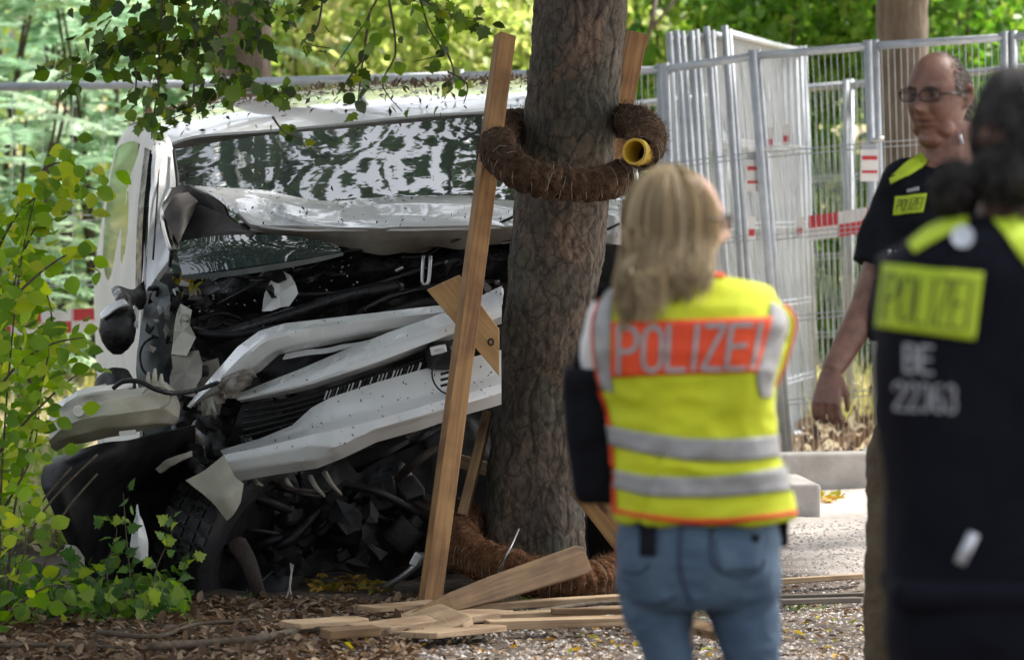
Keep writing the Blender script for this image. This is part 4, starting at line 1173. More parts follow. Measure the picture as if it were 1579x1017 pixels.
# badge mount: black block with white rectangular emblem
MB().loft([(P(680, 548, 20.42), (.055, 0, .0), (0, 0, .055), 5), (P(680, 548, 20.3), (.05, 0, 0), (0, 0, .05), 5), (P(680, 548, 20.28), (.035, 0, 0), (0, 0, .035), 5)], 20).build('badge_mount', M['blackp'], van, smooth=True, angle=40)
MB().box(P(676, 539, 20.26), (.058, .02, .03), ry=-.22).build('badge', M['paint'], van, bevel=.004)
MB().box(P(676, 539, 20.248), (.03, .004, .007), ry=-.22).build('badge_mark', M['steel'], van)
# bumper skin: upper beige facet, ledge, lower facet
strip('bumper', [
    [(340, 694, 20.42), (400, 676, 20.38), (450, 655, 20.34), (480, 628, 20.32), (510, 612, 20.3), (570, 592, 20.3), (640, 572, 20.32), (700, 557, 20.36), (773, 539, 20.42)],
    [(342, 697, 20.36), (402, 682, 20.31), (452, 668, 20.27), (484, 655, 20.24), (514, 648, 20.22), (574, 632, 20.22), (644, 612, 20.25), (702, 596, 20.3), (773, 577, 20.36)],
    [(344, 700, 20.30), (404, 688, 20.24), (454, 676, 20.2), (486, 668, 20.16), (516, 662, 20.14), (576, 648, 20.14), (646, 628, 20.17), (704, 611, 20.22), (773, 591, 20.3)],
], 'paint', nu=90, nv=14, thick=.008, amp=.003, freq=3, seed=14, vsmooth=False, smooth=False, keep='bp1')
strip('bumper', [
    [(344, 700, 20.30), (404, 688, 20.24), (454, 676, 20.2), (486, 668, 20.16), (516, 662, 20.14), (576, 648, 20.14), (646, 628, 20.17), (704, 611, 20.22), (773, 591, 20.3)],
    [(345, 712, 20.28), (405, 700, 20.22), (455, 690, 20.18), (487, 686, 20.14), (517, 690, 20.12), (577, 662, 20.12), (647, 642, 20.15), (705, 625, 20.2), (773, 605, 20.28)],
    [(346, 728, 20.29), (406, 719, 20.23), (456, 712, 20.19), (487, 708, 20.16), (520, 700, 20.15), (578, 668, 20.15), (648, 648, 20.18), (706, 631, 20.23), (773, 611, 20.3)],
    [(346, 745, 20.33), (406, 735, 20.28), (458, 727, 20.24), (490, 722, 20.2), (530, 706, 20.19), (580, 682, 20.2), (650, 662, 20.23), (708, 642, 20.28), (773, 623, 20.34)],
], 'paint', nu=90, nv=16, thick=.008, amp=.003, freq=3, seed=15, vsmooth=False, smooth=False, keep='bp2')
# fog lamp recess circle with slits
c = P(706, 578, 20.24)
MB().tube([P(700 + 34 * math.cos(a), 575 + 34 * math.sin(a), 20.235) for a in np.linspace(.9, 5.2, 18)], .0035, 5).build('recess_edge', M['dark'], van, smooth=True)
for k in range(3):
    MB().box(P(694, 573 + k * 9, 20.22), (.07, .02, .009), ry=-.25).build('vent_slit', M['blackp'], van)
# white splinter right of the stake and right front corner past the trunk
strip('splinter', [[(745, 470, 20.5), (762, 452, 20.5), (774, 446, 20.5)], [(748, 490, 20.46), (762, 482, 20.44), (774, 476, 20.46)]], 'paint', nu=14, nv=6, thick=.01, amp=.05, freq=16)
strip('front_corner', [[(925, 330, 21.0), (950, 332, 20.95), (970, 345, 21.0)], [(925, 355, 20.95), (950, 360, 20.9), (972, 365, 20.95)], [(925, 372, 20.95), (950, 376, 20.92), (970, 378, 21.0)]], 'paint', nu=12, nv=8, thick=.01, amp=.02, freq=9)
hose([(925, 358, 20.85), (940, 352, 20.83), (955, 345, 20.85)], .005, 'blackp')
strip('front_corner', [[(920, 376, 21.0), (950, 378, 20.98), (985, 380, 21.1)], [(915, 430, 21.0), (950, 430, 20.95), (985, 430, 21.1)], [(915, 560, 21.0), (950, 560, 20.95), (985, 560, 21.1)], [(905, 780, 21.0), (950, 780, 20.95), (985, 760, 21.1)], [(905, 880, 21.2), (950, 880, 21.1), (985, 860, 21.2)]], 'dark', nu=20, nv=30, thick=.01, amp=.06, freq=8)
# hanging triangular flap
sheet('torn_flap', [[(286, 740, 20.16), (315, 724, 20.16), (345, 700, 20.2)], [(308, 757, 20.12), (338, 744, 20.12), (364, 736, 20.14)], [(330, 778, 20.12), (350, 766, 20.1), (376, 744, 20.12)], [(350, 803, 20.14), (361, 792, 20.13), (371, 774, 20.13)]],
      M['shell'], van, nu=20, nv=14, thick=.006, amp=.012, freq=6, vsmooth=False)
for (x, y, dx, dy) in ((478, 735, 22, 30), (500, 728, 26, 34), (440, 738, 10, 12), (392, 742, 12, 6)):
    MB().tube([P(x, y, 20.4), P(x + dx * .4, y + dy * .5, 20.36), P(x + dx, y + dy, 20.4)], [.012, .006], 5, smoothpts=3).build('broken_mount', M['paint_in'], van, smooth=True)
# black lower lip below the bumper
strip('lower_lip', [[(535, 706, 20.3), (560, 694, 20.28), (590, 684, 20.28), (620, 672, 20.3)], [(540, 716, 20.26), (565, 706, 20.24), (600, 692, 20.24), (630, 676, 20.28)]], 'blackp', nu=20, nv=6, thick=.02)

# --- torn headlamp shell on the left corner
sheet('headlamp_shell', [
    [(76, 640, 20.15), (92, 622, 20.1), (120, 606, 20.05), (170, 596, 20.05), (215, 590, 20.1), (250, 582, 20.15), (272, 600, 20.25)],
    [(70, 660, 20.05), (90, 640, 19.98), (120, 622, 19.92), (170, 612, 19.9), (215, 606, 19.95), (255, 602, 20.02), (280, 625, 20.2)],
    [(72, 680, 20.0), (92, 662, 19.93), (122, 648, 19.88), (170, 640, 19.86), (215, 634, 19.9), (255, 632, 20.0), (278, 645, 20.18)],
    [(78, 695, 20.05), (98, 682, 19.98), (126, 674, 19.93), (170, 664, 19.92), (212, 660, 19.96), (245, 656, 20.05), (270, 655, 20.2)],
    [(88, 700, 20.15), (104, 692, 20.1), (130, 688, 20.06), (170, 678, 20.05), (208, 670, 20.08), (240, 662, 20.15), (262, 658, 20.25)],
], M['shell'], van, nu=60, nv=26, thick=.008, amp=.02, freq=3.5, seed=21, vsmooth=False)
MB().loft([(P(121, 634, 19.93), (.022, 0, 0), (0, 0, .022), 2), (P(121, 634, 19.87), (.018, 0, 0), (0, 0, .018), 2)], 16).build('lamp_boss', M['paint'], van, smooth=True, angle=40)
MB().tube([P(242 + 22 * math.cos(a), 612 + 18 * math.sin(a), 19.99) for a in np.linspace(0, 6.28, 17)], .004, 5).build('lamp_ring', M['shell'], van, smooth=True)
for x0, y0, h_ in ((228, 580, 22), (238, 576, 28), (248, 582, 20), (100, 614, 14)):
    MB().tube([P(x0, y0 + 14, 20.1), P(x0 + 1, y0 - h_ * .3, 20.1)], [.014, .005], 6).build('lug', M['shell'], van, smooth=True)
MB().tube([P(128, 604, 20.02), P(150, 600, 20.0), P(165, 596, 20.0)], .014, 6, smoothpts=3).build('lug', M['shell'], van, smooth=True)
strip('shell_edge', [[(84, 624, 20.04), (120, 603, 19.96), (170, 592, 19.96), (205, 587, 20.0)], [(84, 632, 20.0), (120, 611, 19.93), (170, 599, 19.93), (205, 594, 19.98)]], 'paint', nu=30, nv=4, thick=.01, amp=.012, freq=12)
MB().tube([P(175, 598, 19.92), P(190, 588, 19.9), (P(215, 588, 19.9)), P(240, 600, 19.9), P(268, 606, 19.95), P(300, 602, 20.2), P(335, 590, 20.4)], .009, 8, smoothpts=5).build('cable', M['blackg'], van, smooth=True)
MB().box(P(197, 667, 19.95), (.06, .01, .018), ry=-.1).build('sticker', M['paint'], van)
strip('lamp_housing', [[(143, 610, 20.6), (150, 580, 20.55), (172, 565, 20.5), (200, 568, 20.5), (212, 590, 20.55)], [(140, 640, 20.5), (160, 610, 20.45), (180, 600, 20.42), (200, 600, 20.45), (215, 625, 20.5)]], 'blackp', nu=24, nv=10, thick=.02, amp=.02, freq=12)
# --- black wheel arch liner
sheet('wheel_arch_liner', [
    [(85, 704, 20.2), (130, 692, 20.1), (190, 678, 20.1), (250, 664, 20.2), (300, 655, 20.4)],
    [(66, 722, 20.1), (110, 716, 20.02), (180, 705, 20.1), (245, 700, 20.3), (300, 700, 20.5)],
    [(62, 748, 20.05), (100, 760, 20.0), (160, 760, 20.2), (220, 760, 20.45), (290, 760, 20.6)],
    [(82, 790, 20.05), (115, 805, 20.05), (160, 820, 20.3), (220, 830, 20.5), (290, 830, 20.6)],
    [(104, 838, 20.15), (128, 850, 20.15), (165, 862, 20.35), (220, 875, 20.5), (290, 885, 20.6)],
    [(125, 885, 20.25), (150, 895, 20.25), (180, 902, 20.35), (230, 910, 20.5), (290, 915, 20.6)],
], M['blackp'], van, nu=50, nv=40, thick=.006, amp=.03, freq=3, seed=31)
sheet('lower_valance', [[(100, 838, 20.12), (118, 842, 20.08), (134, 858, 20.1)], [(98, 858, 20.1), (116, 866, 20.05), (132, 880, 20.08)], [(104, 880, 20.15), (120, 886, 20.12), (128, 896, 20.14)]], M['paint_in'], van, nu=14, nv=12, thick=.006, amp=.02, freq=9)
sheet('white_splinter', [[(207, 782, 20.12), (212, 776, 20.12), (216, 784, 20.12)], [(202, 808, 20.1), (214, 806, 20.08), (226, 812, 20.1)], [(201, 835, 20.1), (214, 836, 20.07), (230, 842, 20.1)], [(206, 862, 20.12), (216, 864, 20.1), (226, 862, 20.12)]], M['paint'], van, nu=10, nv=14, thick=.005, amp=.02, freq=14)
# --- crooked front wheel
wc = P(352, 828, 20.62)
ax = Vector((.80, -.42, -.30)).normalized()      # wheel axis
e1 = ax.orthogonal().normalized(); e2 = ax.cross(e1)
ty = MB()
prof = [(-.10, .20), (-.11, .27), (-.105, .315), (-.08, .332), (0, .336), (.08, .332), (.105, .315), (.11, .27), (.10, .20)]
ns = 72; vs = []
for k in range(ns):
    a = 2 * math.pi * k / ns
    dr_ = e1 * math.cos(a) + e2 * math.sin(a)
    for (w_, r_1) in prof: vs.append(wc + ax * w_ + dr_ * r_1)
n_ = len(prof)
ty.add(vs, [(k * n_ + j, k * n_ + j + 1, ((k + 1) % ns) * n_ + j + 1, ((k + 1) % ns) * n_ + j) for k in range(ns) for j in range(n_ - 1)])
wheel = ty.build('wheel', M['rubber'], van, smooth=True)
tb = MB()
for k in range(46):
    a = 2 * math.pi * k / 46
    dr_ = e1 * math.cos(a) + e2 * math.sin(a); tg = ax.cross(dr_)
    for w_ in (-.075, -.026, .026, .075):
        c_ = wc + ax * w_ + dr_ * .338
        vs = [c_ + ax * (sa * .021) + tg * (sb * .017 + sa * .004) + dr_ * sc_ for sc_ in (0, .010) for sa, sb in ((-1, -1), (1, -1), (1, 1), (-1, 1))]
        tb.add(vs, [(0, 1, 2, 3), (7, 6, 5, 4), (0, 4, 5, 1), (1, 5, 6, 2), (2, 6, 7, 3), (3, 7, 4, 0)])
tb.build('tread', M['blackg'], wheel)
MB().loft([(wc - ax * .10, e1 * .2, e2 * .2, 2), (wc - ax * .05, e1 * .19, e2 * .19, 2), (wc - ax * .04, e1 * .05, e2 * .05, 2), (wc + ax * .09, e1 * .05, e2 * .05, 2), (wc + ax * .1, e1 * .2, e2 * .2, 2)], 24).build('rim', M['dark'], wheel, smooth=True, angle=40)
strip('arch_flange', [[(238, 722, 20.2), (255, 708, 20.18), (275, 702, 20.2), (296, 694, 20.25)], [(244, 728, 20.18), (262, 716, 20.16), (280, 708, 20.18), (298, 702, 20.24)]], 'paint_in', nu=20, nv=5, thick=.008, amp=.015, freq=14)
hose([(290, 690, 20.4), (300, 720, 20.3), (330, 740, 20.3), (345, 720, 20.4)], .03, 'blackg')
hose([(310, 660, 20.6), (330, 680, 20.5), (335, 710, 20.5)], .045, 'blackg')
# rear wheels and far front wheel (mostly hidden)
def plain_wheel(px, D, r=.32):
    p = P(px, 800, D); p.z = r - .01
    mb = MB(); X = Vector((1, 0, 0)); a_, b__ = Vector((0, 1, 0)), Vector((0, 0, 1))
    mb.loft([(p - X * .1, a_ * r * .8, b__ * r * .8, 2), (p - X * .1, a_ * r * .93, b__ * r * .93, 2), (p - X * .07, a_ * r, b__ * r, 2), (p + X * .07, a_ * r, b__ * r, 2), (p + X * .1, a_ * r * .93, b__ * r * .93, 2), (p + X * .1, a_ * r * .8, b__ * r * .8, 2)], 40)
    w_ = mb.build('wheel', M['rubber'], van, smooth=True, angle=40)
    MB().loft([(p - X * .105, a_ * .2, b__ * .2, 2), (p + X * .105, a_ * .2, b__ * .2, 2)], 24).build('rim', M['steel'], w_)
plain_wheel(200, 25.4); plain_wheel(920, 25.4); plain_wheel(930, 22.0)
strip('floor_pan', [[(235, 850, 21.6), (560, 845, 21.6), (965, 830, 21.6)], [(180, 830, 26.4), (560, 830, 26.4), (930, 820, 26.4)]], 'dark', nu=20, nv=10, thick=.03)
# cabin: seats and dashboard behind the glass
strip('dashboard', [[(300, 420, 21.75), (560, 400, 21.75), (900, 380, 21.75)], [(300, 470, 22.1), (560, 450, 22.1), (900, 430, 22.1)]], 'blackp', nu=12, nv=4, thick=.05)
for px in (380, 760):
    c_ = P(px, 330, 23.1)
    MB().loft([(c_ + Vector((0, 0, -.5)), (.24, 0, 0), (0, .07, 0), 4), (c_ + Vector((0, .03, -.1)), (.24, 0, 0), (0, .06, 0), 4), (c_ + Vector((0, .06, .1)), (.16, 0, 0), (0, .05, 0), 3), (c_ + Vector((0, .07, .25)), (.12, 0, 0), (0, .04, 0), 3)], 20).build('seat', M['blackp'], van, smooth=True)

# --- door mirror
MB().loft(secs([(470, 178, 198, .02, .02), (476, 166, 206, .035, .0), (490, 155, 210, .05, 0), (510, 152, 210, .055, 0), (526, 157, 207, .052, 0), (538, 165, 198, .04, 0), (546, 174, 188, .02, 0)], 20.98, 2.6), 28).build('door_mirror', M['blackg'], van, smooth=True)
sheet('mirror_cap', [[(155, 484, 20.96), (166, 470, 20.93), (186, 460, 20.93), (198, 464, 20.95)], [(157, 492, 20.92), (170, 480, 20.9), (188, 470, 20.9), (200, 470, 20.93)]], M['paint'], van, nu=12, nv=6, thick=.006, amp=.01, freq=18)
sheet('mirror_arm', [[(170, 446, 21.3), (182, 440, 21.3), (205, 446, 21.35), (222, 432, 21.4)], [(176, 458, 21.2), (190, 456, 21.15), (210, 462, 21.25), (226, 462, 21.35)], [(182, 472, 21.1), (195, 474, 21.1), (212, 478, 21.2), (222, 476, 21.35)]], M['blackg'], van, nu=16, nv=8, thick=.03)
strip('mirror_stay', [[(208, 470, 21.0), (216, 478, 21.0)], [(207, 500, 20.95), (213, 505, 20.95)]], 'paint', nu=5, nv=6, thick=.01, amp=.01, freq=20)

# --- under engine: rusty link, dangling wires
MB().tube([P(366, 838, 20.25), P(380, 860, 20.2), P(392, 890, 20.18), P(402, 925, 20.2)], [.035, .03, .022], 8, smoothpts=3).build('rusty_link', M['rust'], van, smooth=True)
for pts in ([(448, 868, 20.2), (449, 890, 20.15), (442, 920, 20.12), (425, 948, 20.1), (410, 955, 20.1)], [(452, 870, 20.2), (447, 900, 20.12), (450, 930, 20.1), (438, 950, 20.08)], [(330, 950, 20.15), (360, 930, 20.2), (392, 905, 20.2), (420, 880, 20.3)]):
    MB().tube([P(*p) for p in pts], .0035, 5, smoothpts=5).build('wire', M['paint_in'] if pts[0][0] > 400 else M['dark'], van, smooth=True)
MB().tube([P(590, 905, 20.5), P(615, 892, 20.45), P(640, 872, 20.42), (P(652, 856, 20.45))], [.014, .012, .02], 7, smoothpts=3).build('bent_arm', M['steel'], van, smooth=True)
MB().box(P(641, 862, 20.36), (.03, .03, .05), ry=.5).build('bolt_head', M['steel'], van, bevel=.004)
strip('undertray', [[(250, 880, 20.6), (330, 880, 20.55), (420, 892, 20.5), (470, 885, 20.55)], [(270, 930, 20.5), (340, 940, 20.42), (400, 945, 20.4), (450, 925, 20.5)]], 'blackp', nu=30, nv=8, thick=.02, amp=.05, freq=8)

# ---------------------------------------------------------------- dry debris lying on the panels
def scatter_on(A, n, size, mat, name, seed, off=.012, sel=None, normal_flat=True):
    r = np.random.default_rng(seed); R, C, _ = A.shape
    i = r.uniform(0, R - 1.001, n); j = r.uniform(0, C - 1.001, n)
    if sel is not None:
        k = sel(i / (R - 1), j / (C - 1), r); i, j = i[k], j[k]; n = len(i)
    i0, j0 = i.astype(int), j.astype(int); fi, fj = (i - i0)[:, None], (j - j0)[:, None]
    p = (A[i0, j0] * (1 - fi) * (1 - fj) + A[i0 + 1, j0] * fi * (1 - fj) + A[i0, j0 + 1] * (1 - fi) * fj + A[i0 + 1, j0 + 1] * fi * fj)
    nn = unit(np.cross(A[i0, j0 + 1] - A[i0, j0], A[i0 + 1, j0] - A[i0, j0]))
    nn[nn[:, 1] > .0] *= 1
    flip = (nn[:, 2] < 0); nn[flip] *= -1
    p = p + nn * off + np.array([0, -.004, .0])
    d = rand_dirs(n, 0, r)
    return leaves(name, p, d, r.uniform(size * .5, size * 1.5, n), mat, None, .4, quad=True, nrm=nn + r.normal(size=(n, 3)) * .35, rnd=r.random(n), kind='stuff')
scatter_on(PANELS['roof'], 2800, .032, M['debris'], 'leaf_debris', 1, sel=lambda u, v, r: (r.random(len(u)) < .35 + .6 * (np.abs(u - .45) < .25)))
scatter_on(PANELS['glass'], 260, .020, M['debris'], 'leaf_debris', 2)
scatter_on(PANELS['bonnet'], 160, .014, M['debris'], 'leaf_debris', 3)
for q, k in enumerate(('fp1', 'fp2', 'bp1', 'bp2')):
    scatter_on(PANELS[k], 70, .011, M['debris'], 'leaf_debris', 5 + q)
# ================================================================= coir wrapped drain pipe around the trunk
M['coir'] = pmat('coconut_fibre', (.030, .018, .011), (.095, .056, .034), rough=.95, scale=45, bump=1.0, bscale=90, spec=.1, bdist=.01)
M['coir_red'] = pmat('reddish_coconut_fibre', (.055, .024, .011), (.15, .07, .034), rough=.95, scale=45, bump=1.0, bscale=90, spec=.1, bdist=.01)
M['fibre'] = leaf_mat('loose_coir_fibre', [(.03, .018, .012), (.08, .045, .027), (.17, .105, .065)], .1, .9)
M['fibre_red'] = leaf_mat('loose_reddish_coir_fibre', [(.06, .026, .012), (.13, .06, .028), (.21, .11, .055)], .1, .9)
M['yellowp'] = pmat('yellow_drain_pipe', (.62, .40, .03), (.52, .33, .03), rough=.45, scale=10)
M['net'] = pmat('pale_binding_net', (.20, .17, .14), (.32, .28, .23), rough=.7, scale=20)

def coir_hose(pts, R, root, core, fib, turns, seed, rough_amp=.012):
    pts = catmull([P(*p) for p in pts], 16)
    row = resample(pts, 220, False); N = len(row)
    tan = unit(np.gradient(row, axis=0))
    ref = np.array([0, 0, 1.0]); u = unit(np.cross(tan, ref)); w = np.cross(tan, u)
    n = 40; vs = []
    for i in range(N):
        for k in range(n):
            a = 2 * math.pi * k / n
            q = row[i] + (u[i] * math.cos(a) + w[i] * math.sin(a)) * R
            nz_ = mn.noise(Vector(q) * 26) * rough_amp * .6 + mn.noise(Vector(q) * 9) * rough_amp * .6
            ph = (turns * i / N + k / n) % 1.0
            dent = -.013 * math.exp(-((min(ph, 1 - ph)) / .13) ** 2)
            vs.append(row[i] + (u[i] * math.cos(a) + w[i] * math.sin(a)) * (R + nz_ + dent))
    fs = [(i * n + k, i * n + (k + 1) % n, (i + 1) * n + (k + 1) % n, (i + 1) * n + k) for i in range(N - 1) for k in range(n)]
    fs.append(tuple((N - 1) * n + k for k in range(n)))
    MB().add(vs, fs).build('coir_wrap', core, root, smooth=True)
    # spiral binding
    for sgn, off in ((1, 0.0), (-1, .3)):
        T = turns * (1 if sgn == 1 else .8)
        m = int(T * 14); sp = []
        for q in range(m):
            s_ = q / (m - 1) * (N - 1); i = min(int(s_), N - 2); f = s_ - i
            c = row[i] * (1 - f) + row[i + 1] * f; a = sgn * 2 * math.pi * T * q / m + off
            sp.append(Vector(c + (u[i] * math.cos(a) + w[i] * math.sin(a)) * (R - .0035 + .6 * (mn.noise(Vector(row[i] + (u[i] * math.cos(a) + w[i] * math.sin(a)) * R) * 26) + mn.noise(Vector(row[i] + (u[i] * math.cos(a) + w[i] * math.sin(a)) * R) * 9)) * rough_amp)))
        MB().tube(sp, .0013, 4).build('binding_net', M['net'], root)
    r = np.random.default_rng(seed); nf = 5200
    i = r.integers(0, N, nf); a = r.uniform(0, 6.28, nf)
    rad = u[i] * np.cos(a)[:, None] + w[i] * np.sin(a)[:, None]
    p = row[i] + rad * (R - .004)
    d = rad * .55 + tan[i] * r.normal(size=(nf, 1)) * .9 + r.normal(size=(nf, 3)) * .45
    leaves('coir_fibre', p, d, r.uniform(.012, .038, nf), fib, root, .07, quad=True, kind='stuff')
    return row, u, w, tan

ring1 = thing('coir_pipe_ring', P(880, 240, 20.3), 'brown coir wrapped pipe looped round the trunk at head height, yellow at its cut end', 'drain pipe')
row, u, w, tan = coir_hose([(992, 238, 19.98), (1000, 216, 20.12), (990, 196, 20.4), (955, 185, 20.75), (885, 186, 21.0), (806, 192, 20.95), (772, 206, 20.62), (770, 238, 20.15), (806, 268, 19.98), (868, 283, 19.98), (920, 284, 20.0), (958, 272, 20.08)], .064, ring1, M['coir'], M['fibre'], 62, 1)
# yellow pipe mouth facing the camera
c0 = Vector(row[0]); t0 = Vector(tan[0]); 
mo = MB(); ax_ = Vector((-.42, -.88, .12)).normalized(); e1_ = ax_.orthogonal().normalized(); e2_ = ax_.cross(e1_)
cc = P(980, 234, 19.94)
prof = [(.0, .037), (.010, .038), (.010, .047), (-.02, .048)]
vs = []; ns = 32
for k in range(ns):
    a = 2 * math.pi * k / ns
    d_ = e1_ * math.cos(a) + e2_ * math.sin(a)
    for (w_, r_1) in [(-.12, .037)] + prof: vs.append(cc + ax_ * w_ + d_ * r_1)
n_ = 5
mo.add(vs, [(k * n_ + j, k * n_ + j + 1, ((k + 1) % ns) * n_ + j + 1, ((k + 1) % ns) * n_ + j) for k in range(ns) for j in range(n_ - 1)])
mo.build('pipe_mouth', M['yellowp'], ring1, smooth=True, angle=40)
MB().loft([(cc - ax_ * .118, e1_ * .0365, e2_ * .0365, 2), (cc - ax_ * .11, e1_ * .0365, e2_ * .0365, 2)], 24).build('dark_bore_plug', M['blackp'], ring1)  # black plug paints the dark inside of the pipe
nf = 900; r_ = np.random.default_rng(8); a = r_.uniform(0, 6.28, nf)
rad = np.array(e1_)[None] * np.cos(a)[:, None] + np.array(e2_)[None] * np.sin(a)[:, None]
leaves('coir_fibre', np.array(cc)[None] + rad * r_.uniform(.046, .066, nf)[:, None] - np.array(ax_)[None] * r_.uniform(0, .05, nf)[:, None], rad + r_.normal(size=(nf, 3)) * .7, r_.uniform(.010, .028, nf), M['fibre'], ring1, .08, quad=True, kind='stuff')

ring2 = thing('coir_pipe_ring', P(800, 880, 20.3), 'reddish brown coir wrapped drain pipe slumped round the foot of the trunk', 'drain pipe')
coir_hose([(718, 802, 20.75), (706, 822, 20.55), (714, 846, 20.32), (745, 866, 20.12), (790, 880, 20.02), (845, 892, 19.98), (900, 898, 20.0), (935, 892, 20.12), (958, 880, 20.35)], .074, ring2, M['coir_red'], M['fibre_red'], 46, 2, .02)
MB().tube([P(800, 815, 20.1), P(790, 838, 19.93), P(778, 862, 19.9), P(768, 895, 19.96)], .0035, 5, smoothpts=4).build('tie_wire', M['steel'], ring2, smooth=True)

M['wood_b'] = wood_mat('pale_orange_board', (.50, .31, .135), (.36, .205, .08), knots=False)
# ================================================================= timber stakes of the tree protection
def stake(name, p0, p1, w, t, label, cat='stake', side=(1, 0, 0), mat='wood', taper=1.0, group=None):
    o = MB().board(P(*p0), P(*p1), w, t, side, taper).build(name, M[mat], None, bevel=.004)
    return tag(o, label, cat, group)
stake('wooden_stake', (662, 935, 19.72), (779, 55, 20.5), .070, .055, 'tall leaning square timber stake left of the trunk and in front of the van', side=(1, .5, 0), taper=.93)
stake('wooden_stake', (930, 300, 20.98), (982, 50, 21.02), .075, .05, 'timber stake end sticking up behind the right side of the trunk above the pipe', side=(1, .4, 0))
stake('wooden_stake', (712, 800, 20.55), (752, 640, 20.75), .035, .09, 'thin timber brace between the tall stake and the trunk foot', side=(1, 0, 0), mat='wood_d')
_pl = [(658, 447), (708, 424), (770, 508), (770, 580)]
_q = [P(a, b_, 20.24) for a, b_ in _pl]; _ax = (_q[3] - _q[0]).normalized(); _ac = Vector((_ax.z, 0, -_ax.x))
_v = _q + [p + Vector((0, .03, 0)) for p in _q]
def _uvp(i): return ((_v[i] - _q[0]).dot(_ax), (_v[i] - _q[0]).dot(_ac) + .6)
_f = [(0, 1, 2, 3), (7, 6, 5, 4), (1, 0, 4, 5), (2, 1, 5, 6), (3, 2, 6, 7), (0, 3, 7, 4)]
tag(MB().add(_v, _f, [[_uvp(i) for i in f] for f in _f]).build('wooden_board', M['wood_b'], None, bevel=.003), 'broad pale board jammed behind the tall stake against the trunk', 'board')
stake('wooden_board', (690, 705, 20.9), (760, 725, 20.9), .05, .03, 'short horizontal batten seen between tall stake and brace', 'board', side=(0, 0, 1), mat='wood_l')
stake('wooden_board', (898, 745, 20.4), (975, 845, 20.35), .11, .03, 'slanted board right of the trunk beside the black bag', 'board', side=(1, 0, .8), mat='wood')
# bolt hole mark on the board
o = MB().tube([P(757 + 4 * math.cos(a), 527 + 5 * math.sin(a), 20.237) for a in np.linspace(0, 6.28, 11)], .003, 4).build('nail_mark', M['dark'], None)
tag(o, 'dark nail mark ring on the broad pale board behind the stake', 'nail')
# fallen pointed plank in front of the pipe
def pointed_plank():
    a, b_ = P(898, 858, 19.75), P(634, 948, 19.3)
    ax_ = (b_ - a).normalized(); sd = Vector((0, .35, 1)); sd = (sd - ax_ * sd.dot(ax_)).normalized(); n = ax_.cross(sd)
    L_ = (b_ - a).length
    prof = [(0.0, -.055, .03), (.03, -.062, .045), (.55 * L_, -.05, .04), (.8 * L_, -.035, .03), (L_, -.006, .008)]
    mb = MB(); vs = []
    for (s, lo, hi) in prof:
        for (q, t_) in ((lo, -.03), (hi, -.03), (hi, .03), (lo, .03)):
            k = 1 if s < .9 * L_ else .35
            vs.append(a + ax_ * s + sd * q + n * t_ * k)
    fs = []; uv = []
    for i in range(len(prof) - 1):
        for k in range(4):
            k2 = (k + 1) % 4
            fs.append((i * 4 + k, i * 4 + k2, (i + 1) * 4 + k2, (i + 1) * 4 + k))
            s0, s1 = prof[i][0], prof[i + 1][0]
            uv.append([(s0, k * .1), (s0, k * .1 + .1), (s1, k * .1 + .1), (s1, k * .1)])
    fs += [(3, 2, 1, 0), (16, 17, 18, 19)]; uv += [[(0, 0), (0, .1), (.05, .1), (.05, 0)]] * 2
    mb.add(vs, fs, uv)
    return mb.build('wooden_stake', M['wood_d'], None, bevel=.005)
tag(pointed_plank(), 'pointed timber stake fallen across the lower coir pipe', 'stake')
# concrete / broken end
# boards on the ground
ground_boards = [
    ((560, 985), (770, 962), .20, .025, 'wood_l', 'widest split pale board lying flat below the fallen stake'),
    ((645, 958), (700, 990), .16, .02, 'wood_l', 'pale board fragment lying across the widest split board'),
    ((440, 985), (560, 975), .13, .02, 'wood_l', 'flat pale splinter board left of the widest split board'),
    ((500, 1004), (580, 998), .06, .03, 'wood_d', 'short brown batten at the bottom of the picture below the split boards'),
    ((700, 955), (980, 943), .05, .025, 'wood_l', 'upper long batten of the parallel battens beside the jeans'),
    ((730, 968), (985, 957), .05, .022, 'wood_l', 'middle long batten of the parallel battens beside the jeans'),
    ((750, 983), (990, 972), .06, .03, 'wood_l', 'lower long batten of the parallel battens beside the jeans'),
    ((1060, 985), (1110, 1005), .05, .03, 'wood_d', 'short batten lying between the legs of the woman in jeans'),
    ((1195, 912), (1330, 908), .035, .02, 'wood_l', 'thin pale lath on the gravel between the two officers'),
    ((640, 1000), (760, 985), .16, .02, 'wood_l', 'pale board with dark end edge nearest the bottom middle of the picture'),
    ((560, 960), (680, 952), .10, .018, 'wood_l', 'pale splintered board just left of the fallen stake tip'),
    ((850, 965), (1000, 962), .03, .02, 'wood_d', 'thin brown lath between the parallel battens'),
    ((1200, 948), (1325, 935), .03, .02, 'twigm', 'dark lath on the gravel nearest the officer with glasses'),
    ((1195, 938), (1330, 930), .025, .015, 'twigm', 'thin dark lath just above its twin on the gravel'),
]
M['twigm'] = wood_mat('dark_wet_wood', (.07, .055, .04), (.03, .022, .016))
